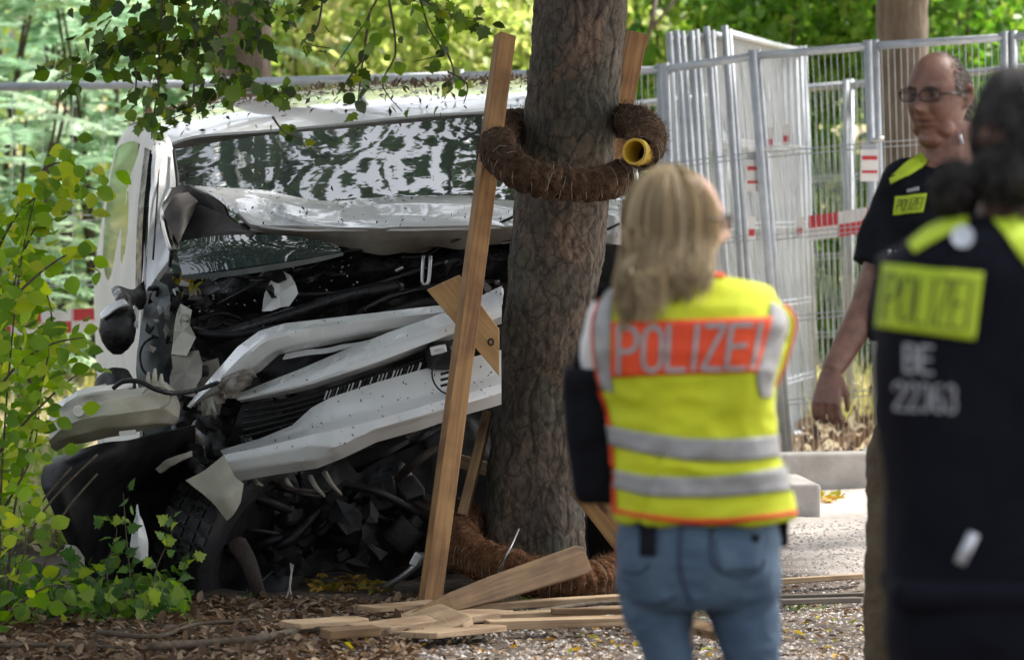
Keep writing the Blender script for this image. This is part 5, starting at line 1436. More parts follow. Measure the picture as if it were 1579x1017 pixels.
for i, (a, b_, w_, t_, m_, lab) in enumerate(ground_boards):
    p0, p1 = G(*a), G(*b_)
    z0 = .035 + .006 * (i % 4)
    p0.z = gz(p0.x, p0.y) + z0; p1.z = gz(p1.x, p1.y) + z0
    sd = Vector((0, 1, .12 * (random.random() - .3)))
    L_ = (p1 - p0).length; ax_ = (p1 - p0).normalized(); s_ = (sd - ax_ * sd.dot(ax_)).normalized(); nn = ax_.cross(s_)
    # straight sides, splintered ends
    top = []; bot = []
    e0, e1 = random.uniform(-.5, .5), random.uniform(-.5, .5)
    big = w_ > .08
    ks = [0, .02, .35, .7, .985, 1] if not big else [0, .04, .12, .5, .86, .94, 1]
    k_n = len(ks)
    for k, t in enumerate(ks):
        if k in (0, k_n - 1):
            c_ = random.uniform(-.2, .2) if big else 0; hw_ = .22 if big else .42
            top.append((t, w_ * (c_ + hw_ / 1))); bot.append((t, w_ * (c_ - hw_)))
        else:
            a_ = .5 if not big else random.choice((.5, .5, .46, .38)); b2_ = .5 if not big else random.choice((.5, .5, .42))
            top.append((t, w_ * a_)); bot.append((t, -w_ * b2_))
    mb = MB(); vs = []
    for (t, q), (_, q2) in zip(top, bot):
        c = p0 + ax_ * (L_ * t)
        vs += [c + s_ * q2 - nn * t_ / 2, c + s_ * q - nn * t_ / 2, c + s_ * q + nn * t_ / 2, c + s_ * q2 + nn * t_ / 2]
    fs = []; uv = []
    for j in range(k_n - 1):
        for k in range(4):
            k2 = (k + 1) % 4
            fs.append((j * 4 + k, j * 4 + k2, (j + 1) * 4 + k2, (j + 1) * 4 + k))
            u0, u1 = L_ * ks[j] + i, L_ * ks[j + 1] + i
            uv.append([(u0, k * .1), (u0, k * .1 + w_), (u1, k * .1 + w_), (u1, k * .1)])
    fs += [(3, 2, 1, 0), tuple((k_n - 1) * 4 + q for q in range(4))]; uv += [[(0, 0), (0, .1), (.05, .1), (.05, 0)]] * 2
    mb.add(vs, fs, uv)
    tag(mb.build('wooden_board', M[m_], None, bevel=.003), lab, 'board', 'broken boards on the ground')
# dark fallen sticks
for i, (pts, r_s, lab) in enumerate([
    ([(230, 1010), (330, 1002), (400, 1000), (470, 985), (560, 990)], .016, 'thick dark stick lying along the bottom left of the picture'),
    ([(150, 985), (240, 990), (300, 978), (380, 975)], .010, 'thin dark stick on brown leaves at the lower left'),
    ([(500, 968), (600, 972), (650, 960), (672, 945)], .008, 'thin curved twig lying over the split boards'),
    ([(700, 972), (800, 962), (900, 950), (960, 948)], .012, 'grey straight stick above the parallel battens'),
    ([(1195, 925), (1260, 928), (1330, 920)], .010, 'black stick on the gravel beside the jeans'),
    ([(0, 1012), (80, 1008), (190, 1014)], .010, 'dark stick at the bottom left corner'),
    ([(120, 946), (180, 950), (260, 940)], .007, 'thin twig below the weeds left of the van')]):
    q = []
    for a, b_ in pts:
        g = G(a, b_); g.z = gz(g.x, g.y) + .03; q.append(g)
    tag(MB().tube(q, [r_s, r_s * .6], 7, smoothpts=5).build('fallen_stick', M['twig'], None, smooth=True), lab, 'stick', 'dark sticks on the ground')

# ================================================================= litter, gravel, ground cover
def g_scatter(n, poly, r, zoff=.01):
    xs = r.uniform(poly[0], poly[2], n); ys = poly[1] + (poly[3] - poly[1]) * r.random(n) ** 1.0
    return np.array([tuple((lambda g: (g.x, g.y, gz(g.x, g.y) + zoff))(G(a, b_))) for a, b_ in zip(xs, ys)])
r6 = np.random.default_rng(66)
def litter(name, n, rect, size, mat, label, width=.6, z=.012, flat=.7, rnd=None):
    pos = g_scatter(n, rect, r6, z)
    d = rand_dirs(n, 0, r6); d[:, 2] *= .35
    o = leaves(name, pos, d, r6.uniform(size * .45, size * 1.35, n), mat, None, width, nrm=rand_dirs(n, flat * 3, r6), rnd=rnd, kind='stuff', smooth=True)
    if label: o['label'] = label
    return o
litter('fallen_leaves', 6500, (-60, 925, 640, 1060), .040, M['litter'], 'brown dry leaves covering the ground at the lower left')
litter('fallen_leaves', 2400, (500, 915, 1120, 1060), .024, M['litter'], 'small dry leaf scraps around the trunk foot and boards')
litter('fallen_leaves', 520, (1150, 905, 1400, 1060), .030, M['litter'], 'dry leaves scattered on the gravel between the officers')
litter('fallen_leaves', 120, (478, 893, 600, 914), .042, M['litter_y'], 'yellow and green leaves lit beneath the van')
litter('fallen_leaves', 90, (450, 960, 1330, 1017), .040, M['litter_y'], 'scattered yellow leaves at the bottom of the picture')
litter('fallen_leaves', 60, (1235, 764, 1300, 778), .05, M['litter_y'], 'yellowing leaves along the foot of the kerb')
n = 1500
_p = np.stack([r6.uniform(.9, 3.2, n), r6.uniform(26.3, 33, n), np.full(n, .02)], 1)
o = leaves('fallen_leaves', _p, rand_dirs(n, .2, r6), r6.uniform(.05, .10, n), M['litter'], None, .6, kind='stuff'); o['label'] = 'brown leaves on the ground between the kerb and the rear fence'
# pebbles
def pebbles(n, rect, s0, s1, mat, name, label):
    pos = g_scatter(n, rect, r6, 0.0)
    ico = np.array([(0, 0, 1), (1, 0, 0), (0, 1, 0), (-1, 0, 0), (0, -1, 0), (0, 0, -1)], float)
    F = np.array([(0, 1, 2), (0, 2, 3), (0, 3, 4), (0, 4, 1), (5, 2, 1), (5, 3, 2), (5, 4, 3), (5, 1, 4)])
    s = r6.uniform(s0, s1, (n, 1, 1)) * r6.uniform(.6, 1.3, (n, 1, 3)) * np.array([1, 1, .6])
    a = r6.uniform(0, 6.28, n); ca, sa = np.cos(a), np.sin(a)
    V = ico[None] * s
    X = V[:, :, 0] * ca[:, None] - V[:, :, 1] * sa[:, None]; Y = V[:, :, 0] * sa[:, None] + V[:, :, 1] * ca[:, None]
    V = np.stack([X, Y, V[:, :, 2]], 2) + pos[:, None, :]
    FF = (np.arange(n)[:, None, None] * 6 + F[None]).reshape(-1, 3)
    me = bpy.data.meshes.new(name); me.from_pydata(V.reshape(-1, 3).tolist(), [], FF.tolist())
    at = me.attributes.new('rnd', 'FLOAT', 'POINT'); at.data.foreach_set('value', np.repeat(r6.random(n), 6).astype(np.float32))
    me.materials.append(mat); o = bpy.data.objects.new(name, me); COL.objects.link(o)
    o['kind'] = 'stuff'; o['label'] = label
M['pebble'] = leaf_mat('pebble', [(.27, .24, .215), (.40, .36, .33), (.55, .50, .465)], 0.0, .85)
pebbles(3800, (1120, 800, 1400, 1040), .004, .011, M['pebble'], 'gravel', 'pale gravel on the path between the officers')
pebbles(3000, (380, 925, 1200, 1050), .005, .016, M['pebble'], 'gravel', 'small stones in the soil in front of the tree')
n = 2600
_p = np.array([tuple(P(a, b_, c)) for a, b_, c in zip(r6.uniform(-60, 125, n), r6.uniform(700, 880, n), r6.uniform(22, 27.5, n))])
_p[:, 2] = r6.uniform(0, .12, n)
o = leaves('dry_grass', _p, rand_dirs(n, .6, r6), r6.uniform(.05, .13, n), M['lf_yellow'], None, .35, quad=True, kind='stuff'); o['label'] = 'pale yellow ground growth behind the shrub left of the van'
# moss and grass tufts
def tuft(px, py, n, h, label):
    g = G(px, py); g.z = gz(g.x, g.y)
    pos = np.array(g)[None] + r6.normal(size=(n, 3)) * np.array([.05, .04, 0])
    o = leaves('grass_tuft', pos, rand_dirs(n, 1.0, r6), r6.uniform(h * .5, h, n), M['lf_ivy'], None, .10, quad=True)
    tag(o, label, 'grass', 'small green tufts on the ground', 'stuff')
tuft(722, 940, 90, .05, 'small green grass tuft below the fallen stake')
tuft(815, 925, 60, .07, 'green sprout beside the trunk foot under the coir pipe')
tuft(1225, 945, 90, .04, 'green moss tuft on the gravel beside the jeans')
tuft(380, 925, 40, .05, 'small green tuft under the front of the van')
tuft(1060, 955, 40, .05, 'small green tuft seen between the legs in jeans')

# ================================================================= near shrub, weeds and hanging branches
leafm_near = [single_leaf_mesh('leaf', M['lf_near'], k / 7, .78) for k in range(8)]
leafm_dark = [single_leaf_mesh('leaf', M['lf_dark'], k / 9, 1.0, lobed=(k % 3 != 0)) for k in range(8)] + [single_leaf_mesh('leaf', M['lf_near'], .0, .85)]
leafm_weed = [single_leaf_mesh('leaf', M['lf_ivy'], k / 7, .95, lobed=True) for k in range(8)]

def sprig(root, pts, D_jit, n, meshes, size, spread, seed, r0=.006, droop=-.4, twigs=True, twigmat=None, face=1.0):
    """a twig with individual leaves on both sides"""
    r = random.Random(seed)
    W = catmull([P(*p) for p in pts], 8)
    MB().tube(W, [r0, r0 * .35], 6).build('twig', twigmat or M['twig'], root, smooth=True)
    for k in range(n):
        t = .12 + .88 * (k + r.random()) / n
        s = t * (len(W) - 1); i = min(int(s), len(W) - 2)
        c = W[i].lerp(W[i + 1], s - i)
        ax_ = (W[i + 1] - W[i]).normalized()
        sgn = 1 if k % 2 else -1
        off = Vector((r.gauss(0, spread), r.gauss(0, D_jit), r.gauss(0, spread)))
        d = ax_ * .6 + Vector((sgn * r.uniform(.3, 1), r.uniform(-.5, .5), r.uniform(-.6, .5) + droop))
        nrm = Vector((r.gauss(0, .5), -face + r.gauss(0, .5), r.gauss(.4, .5)))
        place_leaf('leaf', meshes, root, c + off, d, nrm, size * r.uniform(.7, 1.25))

shrub = thing('leafy_shrub', G(60, 960), 'bright yellow green shrub with round leaves in front of the left fence beside the van', 'shrub')
sp_ = [
    ([(0, 960, 19.3), (0, 800, 19.2), (10, 620, 19.2), (30, 420, 19.2), (55, 300, 19.2)], 24),
    ([(-30, 900, 19.4), (-10, 600, 19.3), (40, 380, 19.2), (110, 295, 19.1), (150, 292, 19.1)], 26),
    ([(10, 960, 19.4), (20, 800, 19.3), (55, 640, 19.3), (80, 500, 19.3), (60, 420, 19.2)], 17),
    ([(-20, 420, 19.3), (20, 340, 19.2), (60, 300, 19.2), (100, 272, 19.2)], 16),
    ([(-20, 520, 19.1), (30, 450, 19.0), (90, 400, 19.0), (130, 385, 19.0)], 15),
    ([(-20, 620, 19.2), (30, 560, 19.1), (80, 530, 19.1), (130, 520, 19.1)], 17),
    ([(-20, 720, 19.3), (30, 660, 19.2), (90, 600, 19.2), (130, 570, 19.2)], 15),
    ([(-20, 820, 19.3), (20, 760, 19.2), (50, 700, 19.2), (60, 640, 19.2)], 14),
    ([(0, 960, 19.3), (20, 900, 19.2), (40, 840, 19.2), (30, 780, 19.3)], 10),
    ([(-10, 970, 19.2), (30, 930, 19.1), (70, 905, 19.1), (110, 900, 19.1)], 12),
    ([(60, 300, 19.2), (62, 270, 19.2), (75, 255, 19.2), (100, 250, 19.2)], 9),
]
for i, (pts, n) in enumerate(sp_):
    sprig(shrub, pts, .14, int(n * 2.1), leafm_near, .060, .040, 100 + i, face=.5)
n = 900
px_ = r6.uniform(-40, 120, n); py_ = r6.uniform(320, 930, n); keepm = (px_ < 108 - np.abs(py_ - 500) * .28)
pp = np.array([tuple(P(a, b_, 19.4 + c)) for a, b_, c in zip(px_[keepm], py_[keepm], r6.uniform(-.2, .7, keepm.sum()))])
kk = np.array([mn.noise(Vector(q) * 5.0) for q in pp]) > -.02
pp = pp[kk]
leaves('small_foliage', pp, rand_dirs(len(pp), -.3, r6), r6.uniform(.04, .085, len(pp)), M['lf_near'], shrub, .75, nrm=rand_dirs(len(pp), .3, r6), kind='stuff')

weeds = []
def weed(pts, n, label, seed, size=.055):
    g = G(pts[0][0], pts[0][1])
    t = thing('weed', (g.x, g.y, 0), label, 'weed', 'weeds in front of the van wheel')
    sprig(t, pts, .04, n, leafm_weed, size, .018, seed, .003, droop=-.1, face=.5)
weed([(175, 950, 19.3), (165, 880, 19.3), (180, 820, 19.3), (172, 795, 19.3)], 14, 'weed with lobed leaves left of the black wheel arch liner bottom', 1)
weed([(205, 950, 19.25), (200, 880, 19.25), (195, 830, 19.25), (190, 760, 19.3)], 12, 'upright weed in front of the white splinter', 2, .045)
weed([(230, 950, 19.2), (240, 880, 19.2), (262, 830, 19.2), (270, 800, 19.2)], 14, 'weed right of the white splinter before the black tyre', 3, .045)
weed([(150, 955, 19.2), (130, 900, 19.2), (110, 870, 19.2)], 14, 'low spreading weed at the foot of the round leaved shrub', 4)
weed([(250, 955, 19.3), (275, 900, 19.3), (292, 850, 19.3)], 10, 'rightmost thin weed before the tyre', 5, .04)
weed([(215, 960, 19.1), (235, 925, 19.1), (270, 900, 19.1)], 14, 'low weed under the black tyre at the litter edge', 6)
n = 520
pos = g_scatter(n, (-60, 915, 290, 970), r6, .0)
pos[:, 2] += np.abs(r6.normal(size=n)) * .07 * np.clip(1.3 - (pos[:, 0] + 1.8) * .9, .15, 1)
o = leaves('ground_ivy', pos, rand_dirs(n, .2, r6), r6.uniform(.03, .07, n), M['lf_ivy'], None, .8, nrm=rand_dirs(n, 1.2, r6), kind='stuff')
o['label'] = 'low green weeds at the foot of the shrub and wheel'
# arching dead stems left
for i, (a, b_) in enumerate((((-10, 930), (110, 720)), ((10, 900), (150, 700)), ((60, 900), (150, 730)), ((-10, 720), (70, 800)))):
    q = [P(a[0], a[1], 19.6), P((a[0] + b_[0]) / 2 - 12, (a[1] + b_[1]) / 2 - 14, 19.6), P(b_[0], b_[1], 19.7)]
    MB().tube(q, .004, 5, smoothpts=5).build('bare_stem', M['twig'], shrub, smooth=True)

# hanging branches from the crown above the picture
def hang(label, base, sprigs, seed, group='branches hanging from above'):
    b0 = P(*base)
    t = thing('hanging_branch', b0, label, 'branch', group)
    for i, (pts, n, size, sprd) in enumerate(sprigs):
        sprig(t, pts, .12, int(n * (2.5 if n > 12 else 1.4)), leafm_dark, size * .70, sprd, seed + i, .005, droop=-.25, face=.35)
    return t
hb = hang('dense dark leafy branch hanging in front of the van roof at the upper left', (300, -500, 18.9), [
    ([(300, -500, 18.9), (290, -200, 18.9), (270, -60, 18.9), (230, 30, 18.9), (150, 90, 18.9), (85, 125, 18.9)], 30, .085, .035),
    ([(290, -200, 18.9), (300, -40, 18.9), (240, 10, 18.9), (190, 60, 18.9), (140, 80, 18.9)], 26, .085, .05),
    ([(330, -100, 18.85), (310, 0, 18.85), (270, 60, 18.85), (240, 100, 18.85)], 28, .08, .05),
    ([(350, -100, 18.8), (350, 0, 18.8), (330, 60, 18.8), (330, 110, 18.8), (345, 140, 18.8)], 30, .075, .05),
    ([(200, -100, 18.9), (160, -30, 18.9), (140, 20, 18.9)], 16, .075, .04),
    ([(250, 0, 18.8), (245, 90, 18.8), (242, 150, 18.8), (232, 200, 18.8)], 15, .06, .022),
    ([(300, 20, 18.8), (300, 120, 18.8), (290, 170, 18.8), (250, 185, 18.8)], 14, .06, .025),
    ([(330, 40, 18.8), (370, 110, 18.8), (420, 140, 18.8), (455, 145, 18.8)], 14, .06, .02),
    ([(200, 50, 18.9), (210, 120, 18.9), (205, 160, 18.9)], 8, .06, .02),
    ([(255, 50, 18.9), (250, 110, 18.9), (235, 185, 18.9), (234, 215, 18.9)], 7, .05, .01),
    ([(420, -80, 18.8), (400, -10, 18.8), (380, 30, 18.8), (400, 60, 18.8)], 18, .075, .03),
], 300)
hang('sparse leafy twigs hanging in front of the middle of the van roof', (600, -420, 18.9), [
    ([(600, -420, 18.9), (590, -60, 18.9), (570, 20, 18.9), (545, 60, 18.9), (516, 103, 18.9)], 3, .05, .01),
    ([(590, -60, 18.9), (500, -20, 18.9), (450, 20, 18.9), (415, 10, 18.9)], 16, .065, .02),
    ([(500, -20, 18.9), (490, 40, 18.9), (470, 65, 18.9), (510, 75, 18.9)], 7, .05, .012),
    ([(590, -60, 18.9), (640, -10, 18.9), (690, 20, 18.9), (735, 30, 18.9)], 20, .07, .025),
    ([(640, -30, 18.9), (660, 40, 18.9), (680, 80, 18.9), (640, 95, 18.9)], 9, .06, .02),
    ([(570, 20, 18.9), (560, 90, 18.9), (555, 130, 18.9), (550, 172, 18.9)], 8, .07, .012),
    ([(600, 0, 18.9), (610, 80, 18.9), (590, 130, 18.9), (620, 172, 18.9)], 7, .045, .012),
    ([(680, 60, 18.9), (700, 110, 18.9), (690, 130, 18.9), (682, 150, 18.9)], 5, .06, .014),
    ([(560, 90, 18.9), (540, 118, 18.9), (525, 140, 18.9)], 4, .06, .01),
    ([(420, 180, 18.8), (440, 205, 18.8), (470, 215, 18.8)], 6, .05, .01),
    ([(690, 110, 18.9), (720, 130, 18.9), (715, 160, 18.9)], 3, .04, .01),
], 340)
# bare forked twig to the right of the trunk
t = thing('bare_twig', P(1005, 60, 33), 'bare forked grey twig rising right of the trunk against the bushes', 'twig')
MB().tube([P(985, 90, 33), P(1003, 45, 33), P(1012, -10, 33)], .016, 6).build('twig', M['trunk_far'], t, smooth=True)
MB().tube([P(1000, 50, 33), P(1025, 20, 33), P(1045, -5, 33)], .011, 6).build('twig', M['trunk_far'], t, smooth=True)
# ================================================================= people
from mathutils.bvhtree import BVHTree

M['skin_m'] = pmat('ruddy_skin', (.13, .058, .040), (.215, .105, .073), rough=.5, scale=22, bump=.15, bscale=90)
M['skin_w'] = pmat('fair_skin', (.46, .27, .20), (.56, .35, .27), rough=.5, scale=22, bump=.1, bscale=90)
M['skin_d'] = pmat('tanned_skin', (.16, .07, .045), (.22, .11, .07), rough=.5, scale=22, bump=.1, bscale=90)
M['hivis'] = pmat('hi_vis_yellow_fabric', (.46, .52, .008), (.56, .61, .012), rough=.75, scale=9, bump=.25, bscale=14, bdist=.02)
M['hivis_o'] = pmat('hi_vis_orange_fabric', (.66, .055, .010), (.72, .07, .012), rough=.7, scale=9)
M['reflect'] = pmat('grey_reflective_band', (.25, .25, .25), (.31, .31, .31), rough=.45, scale=40, bump=.2, bscale=200)
M['denim'] = pmat('faded_blue_denim', (.035, .068, .115), (.08, .128, .185), rough=.85, scale=6, bump=.4, bscale=160, c3=(.055, .095, .15), bdist=.003)
M['denim_d'] = pmat('dark_denim_seam', (.03, .045, .08), rough=.9)
M['black_cloth'] = pmat('black_uniform_fabric', (.004, .0045, .007), (.009, .010, .014), rough=.9, scale=12, bump=.3, bscale=60, spec=.15)
M['navy'] = pmat('navy_black_fabric', (.0035, .004, .008), (.007, .008, .013), rough=.9, scale=8, bump=.3, bscale=60, spec=.12)
M['khaki'] = pmat('brown_khaki_fabric', (.060, .040, .020), (.10, .072, .040), rough=.85, scale=5, bump=.4, bscale=70)
M['lime'] = pmat('lime_yellow_fabric', (.33, .46, .014), (.41, .54, .02), rough=.7, scale=12)
M['ink'] = pmat('black_print', (.012, .016, .008), rough=.7)
M['greyprint'] = pmat('silver_grey_print', (.30, .31, .34), rough=.5)
M['badge'] = pmat('silver_badge', (.42, .45, .50), (.55, .58, .62), rough=.4, metal=.3, scale=60)
M['blonde'] = leaf_mat('blonde_hair', [(.12, .082, .042), (.25, .18, .095), (.38, .29, .165), (.50, .41, .26)], .12, .65)
M['blonde_b'] = pmat('blonde_hair_under', (.16, .11, .06), (.26, .18, .10), rough=.7, scale=30, stretch=(4, 4, .6))
M['greyhair'] = leaf_mat('short_grey_hair', [(.10, .085, .075), (.20, .175, .155), (.33, .30, .27)], .1, .6)
M['darkhair'] = leaf_mat('dark_curly_hair', [(.004, .003, .003), (.010, .007, .006), (.022, .014, .010)], .05, .5)
M['darkhair_b'] = pmat('dark_hair_under', (.005, .004, .004), rough=.8)
M['browhair'] = pmat('grey_brown_brow', (.08, .06, .05), rough=.8)
M['eye'] = pmat('eye_white', (.16, .12, .11), rough=.3)
M['iris'] = pmat('iris', (.03, .025, .02), rough=.15)
M['lip'] = pmat('lips', (.10, .03, .025), rough=.5)
M['frame'] = pmat('dark_spectacle_frame', (.012, .012, .014), rough=.3)
M['lens'] = pmat('spectacle_lens', (.02, .02, .02), rough=.08, ior=1.5)
_lm = M['lens'].node_tree; _t = _lm.nodes.new('ShaderNodeBsdfTransparent'); _x = _lm.nodes.new('ShaderNodeMixShader'); _x.inputs[0].default_value = .72
_lm.links.new(_lm.nodes['Principled BSDF'].outputs[0], _x.inputs[1]); _lm.links.new(_t.outputs[0], _x.inputs[2]); _lm.links.new(_x.outputs[0], _lm.nodes['Material Output'].inputs['Surface'])
M['lens_w'] = pmat('glinting_lens', (.6, .6, .6), rough=.1, metal=.6)
M['shoe'] = pmat('shoe_leather', (.012, .012, .012), (.02, .02, .02), rough=.4, scale=20)

def remeshed(mb, name, mat, parent, voxel, smooth=6, folds=0.0, ffreq=8.0, fstretch=(1, 1, 1), seed=0.0, label=None, dfn=None):
    me = mb.mesh('tmp'); o = bpy.data.objects.new('tmp', me); COL.objects.link(o)
    md = o.modifiers.new('r', 'REMESH'); md.mode = 'VOXEL'; md.voxel_size = voxel; md.adaptivity = 0
    ms = o.modifiers.new('s', 'SMOOTH'); ms.factor = .5; ms.iterations = smooth
    dg = bpy.context.evaluated_depsgraph_get(); dg.update()
    m2 = bpy.data.meshes.new_from_object(o.evaluated_get(dg))
    bpy.data.objects.remove(o); bpy.data.meshes.remove(me)
    m2.name = name
    n = len(m2.vertices)
    co = np.empty(n * 3); m2.vertices.foreach_get('co', co); co = co.reshape(-1, 3)
    if folds or dfn:
        nn = np.empty(n * 3); m2.vertices.foreach_get('normal', nn); nn = nn.reshape(-1, 3)
        fs = np.array(fstretch) * ffreq
        for i in range(n):
            d = 0.0
            if folds:
                q = Vector(co[i] * fs) + Vector((seed, 0, seed))
                d = folds * (mn.noise(q) * .8 + (.35 - abs(mn.noise(q * 1.9))) * .7)
            if dfn: d += dfn(co[i])
            co[i] += nn[i] * d
    bvh_co = co.copy()
    org = np.array(wloc(parent)) if parent else np.zeros(3)
    m2.vertices.foreach_set('co', (co - org).ravel())
    m2.materials.clear(); m2.materials.append(mat)
    m2.polygons.foreach_set('use_smooth', [True] * len(m2.polygons)); m2.update()
    ob = bpy.data.objects.new(name, m2); COL.objects.link(ob); ob.parent = parent
    if label: ob['label'] = label
    bvh = BVHTree.FromPolygons([Vector(c) for c in bvh_co], [tuple(p.vertices) for p in m2.polygons])
    return ob, bvh

CAMP = Vector((0, 0, CAM_H))
def hit(bvh, px, py, cx, off):
    """point of a garment surface along a sight line; slides towards cx when it misses"""
    for k in range(60):
        d = (P(px, py, 10) - CAMP).normalized()
        loc, nrm, idx, dist = bvh.ray_cast(CAMP, d)
        if loc is not None:
            if nrm.dot(d) > 0: nrm = -nrm
            return loc + nrm * off - d * (off * .3)
        px += (cx - px) * .03 + (.2 if cx > px else -.2)
    return P(px, py, 12)

def patch(bvh, name, quad, mat, parent, cx, off=.003, nu=20, nv=10, thick=.002, label=None):
    """quad = TL, TR, BR, BL survey marks; lies on the garment"""
    (tl, tr, br, bl) = [np.array(q, float) for q in quad]
    rows = []
    for i in range(nv):
        v = i / (nv - 1); r = []
        for j in range(nu):
            u_ = j / (nu - 1)
            p = (tl * (1 - u_) + tr * u_) * (1 - v) + (bl * (1 - u_) + br * u_) * v
            r.append(hit(bvh, p[0], p[1], cx, off))
        rows.append(r)
    return MB().grid(rows, -thick).build(name, mat, parent, smooth=True, label=label)

def band(bvh, name, top, bot, mat, parent, cx, off=.003, n=40, nv=6):
    def ip(c, t):
        c = np.array(c, float); k = np.linspace(0, 1, len(c))
        # smooth interpolation along marks
        pts = catmull([Vector((a, b_, 0)) for a, b_ in c], 8)
        s = t * (len(pts) - 1); i = min(int(s), len(pts) - 2); return pts[i].lerp(pts[i + 1], s - i)
    rows = []
    for i in range(nv):
        v = i / (nv - 1); r = []
        for j in range(n):
            a, b_ = ip(top, j / (n - 1)), ip(bot, j / (n - 1)); p = a.lerp(b_, v)
            r.append(hit(bvh, p.x, p.y, cx, off))
        rows.append(r)
    return MB().grid(rows, -.002).build(name, mat, parent, smooth=True)

def arc(cx, cy, rx, ry, a0, a1, n=9):
    return [(cx + rx * math.cos(math.radians(a0 + (a1 - a0) * k / (n - 1))), cy + ry * math.sin(math.radians(a0 + (a1 - a0) * k / (n - 1)))) for k in range(n)]
GLY = {
    'P': [[(0, 0), (0, 1)], [(0, 0), (.5, 0)] + arc(.55, .27, .45, .27, -90, 90)[1:] + [(0, .54)]],
    'O': [arc(.5, .28, .5, .28, 180, 360) + arc(.5, .72, .5, .28, 0, 180) + [(0, .28)]],
    'L': [[(0, 0), (0, 1), (.95, 1)]],
    'I': [[(.5, 0), (.5, 1)]],
    'Z': [[(0, 0), (1, 0), (0, 1), (1, 1)]],
    'E': [[(1, 0), (0, 0), (0, 1), (1, 1)], [(0, .48), (.85, .48)]],
    'B': [[(0, 0), (0, 1)], [(0, 0), (.5, 0)] + arc(.5, .24, .42, .24, -90, 90)[1:] + [(0, .48)], [(0, .48), (.55, .48)] + arc(.55, .74, .45, .26, -90, 90)[1:] + [(0, 1)]],
    '2': [arc(.5, .3, .5, .3, 190, 380) + [(0, 1), (1, 1)]],
    '3': [arc(.48, .25, .46, .25, 200, 440) + arc(.48, .74, .52, .26, -80, 160)],
    '6': [[(.85, .03)] + arc(.55, .5, .55, .5, 250, 180)[1:] + arc(.5, .7, .5, .3, 180, 540, 14)],
}
def lettering(bvh, text, quad, mat, parent, cx, name, off=.005, stroke=.16, gap=.35, lw=None):
    """letters drawn in strokes inside the quad TL,TR,BR,BL, lying on the garment"""
    (tl, tr, br, bl) = [np.array(q, float) for q in quad]
    widths = [(.32 if c == 'I' else 1.0) for c in text]
    tot = sum(widths) + gap * (len(text) - 1)
    H_px = np.linalg.norm(bl - tl); W_px = np.linalg.norm(tr - tl) / tot
    x = 0.0
    for c, w_ in zip(text, widths):
        mb = MB()
        for poly in GLY[c]:
            pts = []
            for (a, b_) in poly:
                aa = x + (a if w_ == 1 else .16 - 0 + (a - .5) * 0) * 1.0
                pts.append(np.array([aa * W_px, b_ * H_px]))
            # densify
            dd = [pts[0]]
            for a, b_ in zip(pts, pts[1:]):
                m = max(1, int(np.linalg.norm(b_ - a) / 4))
                for q in range(1, m + 1): dd.append(a + (b_ - a) * q / m)
            hw = stroke * W_px / 2
            L_, R_ = [], []
            for k in range(len(dd)):
                t = dd[min(k + 1, len(dd) - 1)] - dd[max(k - 1, 0)]; t = t / (np.linalg.norm(t) + 1e-9)
                nrm = np.array([-t[1], t[0]])
                e = -t * hw * .9 if k == 0 else (t * hw * .9 if k == len(dd) - 1 else 0)
                L_.append(dd[k] + nrm * hw + e); R_.append(dd[k] - nrm * hw + e)
            def mp(p):
                u_, v = p[0] / (W_px * tot), p[1] / H_px
                q = (tl * (1 - u_) + tr * u_) * (1 - v) + (bl * (1 - u_) + br * u_) * v
                return hit(bvh, q[0], q[1], cx, off)
            mb.grid([[mp(p) for p in L_], [mp(p) for p in R_]], -.001)
        mb.build(name, mat, parent)
        x += w_ + gap

